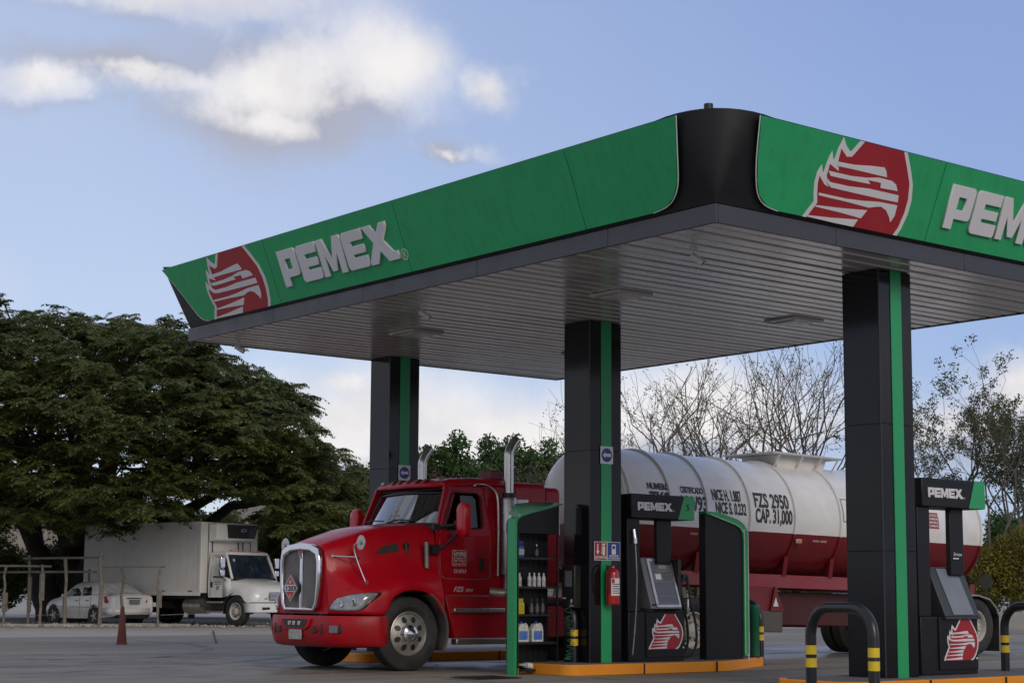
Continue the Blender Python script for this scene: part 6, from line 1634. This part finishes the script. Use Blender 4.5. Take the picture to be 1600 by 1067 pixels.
for s in (-1, 1):
    for win in ([(.28, 1.0), (.82, .98), (.86, 1.20), (.86, 1.34), (.52, 1.34), (.36, 1.22)], [(.92, .98), (1.84, .96), (1.60, 1.15), (1.42, 1.30), (1.20, 1.34), (.92, 1.34)]):
        # subdivide by a fan so that it follows the tumblehome
        mb = MB(); c = (sum(p[0] for p in win) / len(win), sum(p[1] for p in win) / len(win))
        mb.add([(a, s * gh(a, b), b) for a, b in win] + [(c[0], s * gh(*c), c[1])], [(i, (i + 1) % len(win), len(win)) for i in range(len(win))]); mb.build('side_window', DG, car, fix=True, solid=.01)
    for x_ in (.22, .89, 1.93): MB().tube([(x_, s * (.868), .93), (x_, s * .876, .6), (x_, s * .86, .36)], .006, 4).build('door_seam', GREYP, car)
    for x_ in (.34, 1.0): MB().box(x_, x_ + .16, s * .872 - .012, s * .872 + .012, .80, .825).build('door_handle', DARK, car)
    MB().tube([(-.3, s * .872, .60), (2.3, s * .876, .60)], .010, 5).build('side_moulding', GREYP, car)
    for x_ in (0, 2.51):
        MB().lathe([(0, .0), (.365, .0), (.365, .006), (0, .006)], 24, (x_, s * .862 - (.0 if s > 0 else .006), .33), axis='Y').build('wheel_arch', DARK, car, fix=True)
        wheel_parts(car, (x_, s * .79, .315), .315, .19, 'car', s)
    tl = [(-1.02, s * .46, .76), (-.90, s * .80, .73), (-.60, s * .868, .75), (-.56, s * .858, .95), (-.86, s * .80, 1.02), (-.99, s * .56, .98)]
    MB().add([(p[0] - .02, p[1] + s * .012, p[2]) for p in tl], [tuple(range(6))]).build('tail_lamp', TAIL, car, fix=True, solid=.02)
    MB().hexa([(1.74, s * .88, .92), (1.84, s * .88, .92), (1.84, s * 1.0, .94), (1.76, s * 1.0, .94)], [(1.74, s * .88, 1.0), (1.84, s * .88, 1.0), (1.84, s * 1.0, 1.04), (1.76, s * 1.0, 1.04)]).build('door_mirror', CWH, car, bevel=.02, fix=True)
MB().box(-1.10, -1.05, -.19, .19, .72, .86).build('number_plate', GREYP, car)
MB().tube([(-1.04, -.28, .90), (-1.045, 0, .91), (-1.04, .28, .90)], .014, 6).build('boot_trim', DARK, car)
MB().grid([[(-1.08, -.62, z), (-1.12, 0, z), (-1.08, .62, z), (-.92, .86, z), (-.5, .875, z)][0:5] for z in (.36, .58)] ).build('bumper', CWH, car, solid=.03, fix=True)
MB().box(-1.0, -.9, -.6, .6, .24, .36).build('rear_valance', DARK, car)

# the pale sheet thrown over the roof and boot
SHEET = mat('pale_sheet', (0.56, 0.56, 0.57), .8, vary=.08, bump=.2)
rws = []
for i in range(46):
    x_ = -.97 + 3.0 * i / 45
    bodyx = [s_[0] for s_ in BODY]
    row = []
    for j in range(33):
        a = -1 + 2 * j / 32
        zr = float(np.interp(x_, [r_[0] for r_ in ROOF], [r_[1][4][1] for r_ in ROOF])) if x_ > -.5 else float(np.interp(x_, bodyx, [s_[1][6][1] for s_ in BODY]))
        w_ = float(np.interp(x_, [-.97, -.5, 0, .35, 1.4, 2.03], [.80, .89, .88, .70, .70, .74]))
        drop = float(np.interp(x_, [-.97, -.5, .1, .34, .42, 1.5, 2.03], [.16, .55, .62, .5, .13, .10, .10]))
        e = abs(a)
        z = zr + .03 - drop * max(0, (e - .72) / .28) ** 1.2 - (.06 * (e / .72) ** 2 if e < .72 else .06)
        y_ = a * w_ * (1 + .0 * e)
        wv = mnoise.noise(Vector((x_ * 3.1, a * 4, 3))) * .045 + mnoise.noise(Vector((x_ * 9, a * 7, 5))) * .018
        row.append((x_ + mnoise.noise(Vector((a * 5, x_, 9))) * .03, y_, z + max(-.02, wv)))
    rws.append(row)
sh_ = thing('car_cover_sheet', 'crumpled pale cloth sheet draped over the roof and boot of the white sedan', 'cover', car.location, car.rotation_euler.z)
MB().grid(rws).build('sheet', SHEET, sh_, solid=.006, fix=True, angle=70)

# ------------------------------------------------------------------ cone
CONE = mat('faded_cone_red', (0.14, 0.03, 0.024), .75, vary=.2, dirt=.4, dirtcol=(.10, .05, .04))
cp = ground_at(190, 1006.5)
t = thing('traffic_cone', 'tall narrow dark red cone standing alone on the concrete in front of the sedan', 'cone', cp)
MB().lathe([(.10, 0), (.105, .02), (.035, .74), (.03, .76), (.0, .765)], 20).build('cone_body', CONE, t, fix=True).scale = (1.03, 1.03, 1.03)
MB().lathe([(0, 0), (.118, 0), (.112, .03), (.10, .03)], 20).build('cone_base', CONE, t)

# ------------------------------------------------------------------ rough timber posts and rails
def yard_pt(u, D): p = depth_at(u, 930, D); p.z = 0; return p
def hz(v, D): return CAM_H + (927 - v) / F_PX * D
def post(parent, u, D, vtop, w=.046, sleeve=None):
    p = yard_pt(u, D) - parent.location
    h = hz(vtop, D); mb = MB(); q = 6
    pts = [(p.x + rng.uniform(-.012, .012) * i, p.y, -.05 + (h + .05) * i / q) for i in range(q + 1)]
    mb.tube(pts, [w * rng.uniform(.85, 1.1) for _ in pts], 7); mb.build('post', WOOD, parent, angle=60)
    if sleeve:
        a, b = hz(sleeve[1], D), hz(sleeve[0], D)
        MB().box(-.07, .07, -.06, .06, 0, b - a).build('sleeve_board', WOOD, parent, loc=(p.x + .02, p.y, a), rot=(0, 0, rng.uniform(0, 1)), bevel=.01)
def rail(parent, u0, v0, u1, v1, D0, D1, t=.04, name='rail'):
    a = yard_pt(u0, D0) - parent.location; b = yard_pt(u1, D1) - parent.location
    a.z = hz(v0, D0); b.z = hz(v1, D1)
    m_ = (a + b) / 2 + Vector((0, 0, rng.uniform(-.01, .01)))
    MB().tube([a, m_, b], [t, t * 1.05, t * .95], 6).build(name, WOOD, parent, angle=70)
DF = 56.0
_rail = rail
def rail(parent, u0, v0, u1, v1, D0, D1, t=.04): _rail(parent, u0, v0, u1, v1, D0, D1, t * .8)
F1 = thing('timber_fence', 'weathered timber frame of two posts with a level rail at the far left edge', 'fence', yard_pt(30, DF), group='rough timber frames under the tree')
post(F1, 7, DF, 888, sleeve=(930, 960)); post(F1, 64, DF, 886, sleeve=(900, 942)); rail(F1, -40, 889, 79, 889, DF, DF, .045)
F2 = thing('timber_fence', 'taller timber frame behind with two level rails, left of the white sedan', 'fence', yard_pt(100, DF + 1.6), group='rough timber frames under the tree')
post(F2, 45, DF + 1.6, 872, sleeve=(905, 960)); post(F2, 102, DF + .6, 876, w=.06); rail(F2, 34, 877, 158, 875, DF + 1.6, DF + .6, .05); rail(F2, -40, 899, 150, 897, DF + 1.8, DF + 1.2, .05)
post(F2, 140, DF + 5, 893); 
F3 = thing('timber_fence', 'tall weathered timber post with a rail running across the side of the white truck box', 'fence', yard_pt(157, DF - .5), group='rough timber frames under the tree')
post(F3, 157, DF - .5, 866, w=.075); rail(F3, 157, 889, 257, 888, DF - .4, DF - .2, .042); post(F3, 191, DF + .6, 889, w=.05); post(F3, 248, DF - .3, 890, w=.045, sleeve=(925, 952))
MB().tube([yard_pt(252, DF) - F3.location + Vector((0, 0, .35)), yard_pt(330, DF + 1) - F3.location + Vector((0, 0, .40))], .008, 5).build('wire', STEEL, F3)
MB().tube([yard_pt(-40, DF) - F1.location + Vector((0, 0, .25)), yard_pt(100, DF) - F1.location + Vector((0, 0, .35))], .008, 5).build('wire', STEEL, F1)

# two diamond road signs seen from behind on the right, beyond the trailer
def diamond(u, v, D, s, label):
    p = depth_at(u, v, D); t = thing('road_sign', label, 'road sign', (p.x, p.y, 0), math.atan2(hy, hx) - PI / 2 + .3)
    mb = MB(); mb.prism([(0, -s), (s, 0), (0, s), (-s, 0)], (0, 0, p.z), (1, 0, 0), (0, 0, 1), (0, 1, 0), .02); mb.build('sign_back', mat('sign_back_grey', (.018, .018, .016), .8), t, fix=True)
    MB().tube([(0, .04, -.05), (0, .04, p.z + s * .6)], .035, 8).build('sign_post', DARK, t)
diamond(1541, 908, 62, .34, 'dark back of a diamond road sign in front of the yellow-green bushes')
diamond(1557, 935, 70, .30, 'second smaller dark road sign behind, low beside the trailer mudguard')

# dry twigs on the yard; a dark tube drawn for a paving joint
t = tag(MB().tube([ground_at(333, 985, .006), ground_at(338, 1004, .006)], .02, 6).build('paving_joint', mat('dark_brown', (.06, .045, .035), .9), smooth=True), 'thin dark bar across the concrete between the cone and the red truck', 'joint')
tw = MB()
for k in range(7):
    p = ground_at(8, 984) + Vector((rng.uniform(-.6, .6), rng.uniform(-.4, .4), .03)); a = rng.uniform(0, 6.28)
    tw.tube([p, p + Vector((math.cos(a) * .3, math.sin(a) * .3, .10)), p + Vector((math.cos(a + .3) * .6, math.sin(a + .3) * .6, .04))], .009, 4)
tag(tw.build('dry_twigs', WOOD), 'small tangle of dry twigs on the yard at the far left', 'twigs', kind='stuff')
# ------------------------------------------------------------------ trees
BARK = mat('dark_bark', (0.035, 0.028, 0.022), .9, vary=.3, vscale=2, bump=.6, bscale=9)
BARK2 = mat('grey_bark', (0.10, 0.088, 0.072), .9, vary=.3, vscale=3, bump=.5, bscale=12)
LEAF_BIG = leafmat('guanacaste_leaf', (0.098, 0.120, 0.032), .36, .40, (0.112, 0.134, 0.036))
LEAF_MID = leafmat('fresh_green_leaf', (0.050, 0.10, 0.028), .5, .25)
LEAF_OLIVE = leafmat('olive_leaf', (0.085, 0.095, 0.045), .45, .25)
LEAF_YEL = leafmat('yellow_green_leaf', (0.12, 0.115, 0.025), .6, .3, (0.20, 0.17, 0.025))
LEAF_THIN = leafmat('dusty_leaf', (0.075, 0.085, 0.035), .5, .25)
LEAF_RUST = leafmat('rusty_leaf', (0.11, 0.045, 0.03), .4, .25)
nprng = np.random.default_rng(5)

def quads_object(name, C, A, B, material, parent=None):
    """leaf quads: centre C, half axes A (length) and B (width); pointed-oval four vertex leaves"""
    n_ = len(C)
    V = np.empty((n_, 4, 3), np.float32)
    V[:, 0] = C - A; V[:, 1] = C + B - A * .1; V[:, 2] = C + A; V[:, 3] = C - B - A * .1
    me = bpy.data.meshes.new(name)
    me.vertices.add(n_ * 4); me.vertices.foreach_set('co', V.reshape(-1))
    me.loops.add(n_ * 4); me.loops.foreach_set('vertex_index', np.arange(n_ * 4, dtype=np.int32))
    me.polygons.add(n_); me.polygons.foreach_set('loop_start', np.arange(0, n_ * 4, 4, dtype=np.int32))
    me.update(calc_edges=True); me.materials.append(material)
    return link_mesh(name, me, parent)
def unit(v): return v / (np.linalg.norm(v, axis=-1, keepdims=True) + 1e-9)
def fronds(P, D, nf, L, nl, lw, ll, droop, rs):
    """feathery sprays: at every point P (n,3) with outward direction D nf drooping fronds carrying nl leaflet pairs"""
    n_ = len(P)
    az_ = rs.uniform(0, 2 * PI, (n_, nf)); 
    d = np.stack([np.cos(az_), np.sin(az_), rs.uniform(-.15, .45, (n_, nf))], -1) + D[:, None] * .9
    d = unit(d)
    Lr = L * rs.uniform(.6, 1.25, (n_, nf, 1))
    t = (np.arange(nl) + .5) / nl
    tt = t[None, None, :, None]
    pos = P[:, None, None] + d[:, :, None] * (Lr[:, :, None] * tt)
    pos[..., 2] -= (droop * (Lr * tt[..., 0]) ** 2 / L)
    tang = d[:, :, None] + np.array([0, 0, -1.0]) * (2 * droop * tt)
    tang = unit(tang)
    sidev = unit(np.cross(tang, np.array([0, 0, 1.0])))
    Cs, As, Bs = [], [], []
    for s in (-1, 1):
        A = (sidev * s + tang * .45 + rs.normal(0, .18, pos.shape)); A = unit(A) * ll * (1 - .5 * np.abs(tt - .45) * 1.2)
        A[..., 2] -= ll * .25
        c = pos + A + rs.normal(0, .012, pos.shape)
        B = unit(np.cross(A, np.cross(tang, A) + rs.normal(0, .01, pos.shape))) * lw
        Cs.append(c.reshape(-1, 3)); As.append(A.reshape(-1, 3)); Bs.append(B.reshape(-1, 3))
    return np.concatenate(Cs), np.concatenate(As), np.concatenate(Bs)
def leaves_round(P, n, spread, ll, lw, rs, flat_=1.0):
    m_ = len(P)
    off = rs.normal(0, 1, (m_, n, 3)); off = unit(off) * rs.uniform(0, 1, (m_, n, 1)) ** .45 * spread
    off[..., 2] *= flat_
    c = (P[:, None] + off).reshape(-1, 3)
    A = unit(rs.normal(0, 1, c.shape) + np.array([0, 0, -.35])) * ll * rs.uniform(.6, 1.3, (len(c), 1))
    B = unit(np.cross(A, rs.normal(0, 1, c.shape))) * lw * rs.uniform(.7, 1.2, (len(c), 1))
    return c, A, B

def limb(mb, pts, r0, r1, n=6):
    k = len(pts)
    mb.tube(pts, [r0 + (r1 - r0) * (i / (k - 1)) ** .8 for i in range(k)], n, cap=False)
def bent(a, b, sag, rs, k=6, wob=.06):
    a, b = Vector(a), Vector(b); L = (b - a).length; out_ = []
    for i in range(k + 1):
        t = i / k
        p = a.lerp(b, t) + Vector((0, 0, sag * math.sin(PI * t)))
        if 0 < i < k: p += Vector((rs.uniform(-1, 1), rs.uniform(-1, 1), rs.uniform(-1, 1))) * L * wob
        out_.append(p)
    return out_

# --- the big spreading tree on the left
DT = 64.0
base = yard_pt(95, DT); base.z = 0
big = thing('spreading_tree', 'huge dark green spreading tree with feathery leaves filling the left side', 'tree', base)
view = FWH; rgt = RT
def loc3(u, v, dd=0.0):
    """point of the crown seen at pixel u, v, dd metres beyond the trunk; relative to the trunk base"""
    D = DT + dd
    p = depth_at(u, v, D) - base; return p
rs_ = random.Random(4)
tm = MB()
# outline of the crown in the photograph: u -> top v
TOPU = [-260, -150, -60, 0, 60, 130, 190, 250, 300, 350, 400, 430, 455, 490, 520, 545, 572]
TOPV = [560, 500, 470, 458, 468, 480, 480, 482, 505, 545, 560, 585, 650, 690, 705, 730, 790]
BOTU = [-260, -60, 0, 60, 120, 155, 185, 230, 262, 300, 420, 440, 572]
BOTV = [900, 880, 850, 825, 828, 800, 795, 812, 785, 770, 765, 815, 845]
nodes_ = []
tries = 0
while len(nodes_) < 430 and tries < 30000:
    tries += 1
    u = rs_.uniform(-250, 566); tv = np.interp(u, TOPU, TOPV); bv = np.interp(u, BOTU, BOTV)
    # radial extent in depth: elliptical
    ru = (u - 110) / 480
    dmax = 10.5 * math.sqrt(max(.04, 1 - min(1, ru * ru)))
    dd = rs_.uniform(-dmax, dmax * .8)
    dome = (1 - (dd / (dmax + .01)) ** 2) ** .5
    vt = tv + (bv - tv) * .55 * (1 - dome) + 14
    v = vt + (bv - vt) * rs_.random() ** 1.35
    frac = (v - vt) / max(1, bv - vt)
    shell = abs(dd) / dmax > .62 or frac < .30 or u > 440
    if not shell and rs_.random() < .5: continue
    p = loc3(u, v, dd)
    if any((p - q).length < .92 for q in nodes_): continue
    nodes_.append(p)
# trunk and scaffold limbs
forks = [(-.9, -.2, 2.6), (.4, .3, 2.2), (1.3, -.4, 2.6)]
roots = []
for (fx, fy, fz) in forks:
    a = Vector((fx * .35, fy * .3, -.1)); b = rgt * fx + view * fy + Vector((0, 0, fz))
    limb(tm, bent(a, b, 0, rs_, 4, .03), .62, .42, 9); roots.append(b)
hubs = []
for (u, v, dd, ri) in ((-60, 700, -2, 0), (20, 640, 2, 0), (60, 600, -3, 1), (150, 640, 3, 1), (200, 650, -3, 2), (300, 700, 1, 2), (380, 740, -2, 2), (-20, 770, -4, 0), (230, 760, -5, 2), (120, 740, -6, 1), (460, 770, 1, 2), (330, 620, -3, 2), (240, 560, 2, 1), (-150, 640, 0, 0)):
    h = loc3(u, v, dd); limb(tm, bent(roots[ri], h, rs_.uniform(-.2, .9), rs_, 6, .05), .34, .13, 7); hubs.append((h, roots[ri]))
twigs = []
for p in nodes_:
    h, r0_ = min(hubs, key=lambda q: (q[0] - p).length)
    limb(tm, bent(h, p, .25, rs_, 5, .06), .09, .022, 5)
    twigs.append((p, (p - h).normalized()))
tm.build('trunk', BARK, big, angle=60)
# each node carries a flattened pad of sprays
PP, DD = [], []
for p, d in twigs:
    m_ = rs_.randint(9, 14)
    R_ = rs_.uniform(1.1, 1.9)
    for _ in range(m_):
        a = rs_.uniform(0, 2 * PI); r_ = R_ * math.sqrt(rs_.random())
        q = p + Vector((math.cos(a) * r_, math.sin(a) * r_, rs_.uniform(-.28, .30) - .22 * (r_ / R_) ** 2 * R_))
        PP.append(q); DD.append(Vector((math.cos(a), math.sin(a), .1)) * .8)
PP = np.array([tuple(q) for q in PP]); DD = np.array([tuple(q) for q in DD])
C, A, B = fronds(PP, DD, 7, .60, 11, .030, .098, .40, nprng)
quads_object('crown', C, A, B, LEAF_BIG, big)

# --- generic leafy tree
def leafy_tree(u, D, top_v, half_u, label, leaf, n_nodes, nl, ll, lw, group=None, bark=BARK2, bot_v=905, seed=1, name='leafy_tree', spread=.55, peaks=None, dark_brown=False, flat_=1.0, v0=None):
    rs = random.Random(seed); nr = np.random.default_rng(seed)
    b = yard_pt(u, D); t = thing(name, label, 'tree', b, group=group)
    mb = MB(); W_ = half_u / F_PX * D; zt = hz(top_v, D); zb = hz(bot_v, D)
    pts = []
    k = 0
    while len(pts) < n_nodes and k < n_nodes * 40:
        k += 1
        x_ = rs.uniform(-1, 1); y_ = rs.uniform(-1, 1)
        if x_ * x_ + y_ * y_ > 1: continue
        ztop = zt if peaks is None else hz(np.interp(x_ * half_u + u, [p[0] for p in peaks], [p[1] for p in peaks]), D)
        cap_ = math.sqrt(max(0, 1 - .75 * (x_ * x_ + y_ * y_))) if peaks is None else math.sqrt(max(0, 1 - .55 * y_ * y_))
        z = zb + (ztop - zb) * cap_ * rs.random() ** .6
        p = RT * x_ * W_ + FWH * y_ * W_ * .8 + Vector((0, 0, z))
        pts.append(p)
    st = Vector((0, 0, max(.6, zb + (zt - zb) * .25)))
    limb(mb, bent((0, 0, -.1), st, 0, rs, 3, .03), .035 * (zt), .024 * zt, 8)
    hub = [st + Vector((rs.uniform(-.4, .4) * W_, rs.uniform(-.4, .4) * W_, rs.uniform(.1, .5) * (zt - st.z))) for _ in range(6)]
    for h in hub: limb(mb, bent(st, h, .1, rs, 4, .06), .018 * zt, .008 * zt, 6)
    for p in pts:
        h = min(hub, key=lambda q: (q - p).length); limb(mb, bent(h, p, .1, rs, 3, .05), .006 * zt, .002 * zt, 4)
    mb.build('trunk', bark, t, angle=60)
    P = np.array([tuple(p) for p in pts])
    C, A, B = leaves_round(P, nl, spread, ll, lw, nr, flat_)
    quads_object('crown', C, A, B, leaf, t)
    return t
leafy_tree(700, 74, 680, 44, 'fresh green tree behind the truck cab roof just right of the far column', LEAF_MID, 90, 150, .12, .05, 'green trees behind the truck', seed=2, peaks=[(655, 730), (672, 690), (688, 705), (708, 682), (725, 700), (745, 740)], spread=.50)
leafy_tree(792, 78, 675, 62, 'tall fresh green tree behind the upright exhaust stack', LEAF_MID, 130, 150, .12, .05, 'green trees behind the truck', seed=3, peaks=[(730, 745), (752, 705), (762, 676), (775, 690), (800, 672), (815, 700), (835, 700), (855, 740)], spread=.52)
leafy_tree(872, 76, 680, 34, 'green tree half hidden behind the middle column', LEAF_MID, 60, 150, .12, .05, 'green trees behind the truck', seed=5, peaks=[(838, 740), (855, 700), (868, 682), (880, 690), (906, 720)], spread=.50)
leafy_tree(848, 66, 712, 62, 'low rounded olive-grey bush above the red sleeper box', LEAF_OLIVE, 110, 150, .09, .035, None, seed=6, name='olive_bush', spread=.50)
leafy_tree(560, 66, 735, 46, 'small olive-green tree between the big tree and the far column', LEAF_OLIVE, 110, 130, .10, .04, None, seed=7, spread=.45)
leafy_tree(688, 62, 738, 16, 'small rusty-leaved bush beside the far exhaust stack', LEAF_RUST, 26, 90, .07, .03, None, seed=8, name='rusty_bush', spread=.35, bot_v=800)
leafy_tree(620, 80, 760, 60, 'dim green thicket seen behind the truck hood', LEAF_BIG, 70, 130, .12, .05, None, seed=18, spread=.55, name='thicket')
leafy_tree(470, 72, 800, 70, 'dark low thicket between the white truck cab and the red truck', LEAF_BIG, 120, 150, .12, .05, None, seed=19, spread=.55, name='thicket', bot_v=935)
leafy_tree(300, 76, 800, 130, 'dark thicket in the shade behind the white truck box', LEAF_BIG, 220, 150, .12, .05, None, seed=20, spread=.6, name='thicket', bot_v=940)
leafy_tree(110, 74, 850, 120, 'scrubby undergrowth seen under the big tree behind the sedan', LEAF_OLIVE, 150, 110, .10, .04, None, seed=21, spread=.5, name='scrub', bot_v=945)
leafy_tree(-60, 72, 830, 90, 'dark scrub at the far left edge behind the timber frame', LEAF_BIG, 110, 110, .12, .05, None, seed=22, spread=.5, name='scrub', bot_v=945)
# right-hand bushes, yellow green
leafy_tree(1580, 64, 820, 56, 'yellow-green flowering bush at the right edge behind the trailer tail', LEAF_YEL, 110, 130, .075, .035, 'yellow-green bushes on the right', seed=9, spread=.42, name='yellow_bush', bot_v=935, peaks=[(1524, 892), (1545, 858), (1562, 842), (1585, 826), (1612, 820), (1640, 800)])
leafy_tree(1660, 68, 800, 80, 'larger yellow-green bush running out of the right edge', LEAF_YEL, 160, 170, .08, .035, 'yellow-green bushes on the right', seed=10, name='yellow_bush', bot_v=940)
leafy_tree(1500, 72, 880, 60, 'grey-green scrub low behind the trailer mudguard', LEAF_OLIVE, 90, 130, .08, .035, None, seed=11, name='scrub', bot_v=945)
leafy_tree(1590, 84, 795, 70, 'dark green bush rising behind the yellow-green one', LEAF_MID, 90, 150, .10, .045, None, seed=12, name='dark_bush', bot_v=900)
leafy_tree(1240, 92, 880, 130, 'dim green scrub seen below the tank between the legs', LEAF_OLIVE, 150, 120, .12, .05, None, seed=13, name='scrub', bot_v=955)
leafy_tree(1000, 92, 860, 120, 'dim scrub behind the truck drive wheels', LEAF_OLIVE, 120, 120, .12, .05, None, seed=14, name='scrub', bot_v=955)

# --- sparse, nearly bare trees
def bare_tree(u, D, stems, label, group, seed, leaf, leaf_n, depth=6, leaf_bias=None, lr=.5, L0=None):
    rs = random.Random(seed); nr = np.random.default_rng(seed)
    b = yard_pt(u, D); t = thing('bare_tree', label, 'tree', b, group=group)
    mb = MB(); tips = []
    def grow(p, d, L, r, lev):
        k = 4; pts = [p]; dd = d.copy()
        for i in range(k):
            dd = (dd + Vector((rs.uniform(-1, 1), rs.uniform(-1, 1), rs.uniform(-.7, .9))) * .17).normalized()
            pts.append(pts[-1] + dd * L / k)
        limb(mb, pts, r, r * .68, 6 if lev < 2 else (4 if lev < 4 else 3))
        if lev >= depth - 2: tips.append(pts[-1]); tips.append(pts[2])
        if lev >= depth: return
        n_ = 2 if rs.random() < .45 else 3
        if lev == 0: n_ = 3
        for i in range(n_):
            a = rs.uniform(0, 2 * PI); sp = rs.uniform(.35, .85)
            o_ = dd.orthogonal().normalized(); o_ = Matrix.Rotation(a, 3, dd) @ o_
            nd = (dd + o_ * sp + Vector((0, 0, .10))).normalized()
            grow(pts[-1] if i < 2 else pts[-2], nd, L * rs.uniform(.68, .90), r * .66 * rs.uniform(.75, 1.0), lev + 1)
    for (du, lean, L, r) in stems:
        p = yard_pt(u + du, D) - b; p.z = -.1
        grow(p, (RT * lean + Vector((0, 0, 1)) + FWH * rs.uniform(-.1, .1)).normalized(), L, r, 0)
    mb.build('trunk', BARK2, t, angle=60)
    P = np.array([tuple(p) for p in tips])
    if leaf_bias is not None:
        P = P[np.array([rs.random() < leaf_bias(p) for p in tips])]
    else:
        P = P[nr.random(len(P)) < lr]
    if len(P):
        C, A, B = leaves_round(P, leaf_n, .28, .085, .03, nr)
        quads_object('crown', C, A, B, leaf, t)
    return t
G_ = 'nearly bare trees behind the tanker'
bare_tree(1075, 88, [(0, -.15, 4.0, .22), (14, .25, 3.8, .16), (-10, -.5, 3.4, .13)], 'sparse bare tree with spreading grey branches behind the front half of the tank', G_, 31, LEAF_THIN, 7, 5, lr=.22)
bare_tree(1185, 86, [(0, .0, 4.2, .22), (22, .3, 3.9, .16), (-16, -.25, 3.9, .15)], 'sparse bare tree rising behind the tank hatch platform', G_, 32, LEAF_THIN, 7, 5, lr=.22)
bare_tree(1270, 90, [(0, .12, 4.2, .20), (-14, -.15, 4.0, .16)], 'sparse bare tree half hidden by the nearest column', G_, 33, LEAF_THIN, 7, 5, lr=.22)
bare_tree(1448, 76, [(0, .05, 3.3, .15), (-12, -.1, 3.0, .09)], 'upright thinly leaved tree just right of the nearest column', G_, 34, LEAF_THIN, 22, 5, lr=.42)
bare_tree(1500, 68, [(0, .75, 3.0, .13)], 'leaning tree with drooping leafy twigs reaching over the right edge', G_, 37, LEAF_THIN, 28, 5, lr=.6)
bare_tree(1640, 74, [(0, -.35, 2.7, .15), (10, .2, 2.6, .12)], 'thinly leaved tree at the right edge above the yellow-green bush', G_, 38, LEAF_THIN, 26, 5, lr=.5)
bare_tree(960, 92, [(0, -.1, 3.0, .13), (18, .3, 2.8, .1)], 'low bare tree showing right of the middle column above the tank', G_, 39, LEAF_THIN, 7, 5, lr=.22)
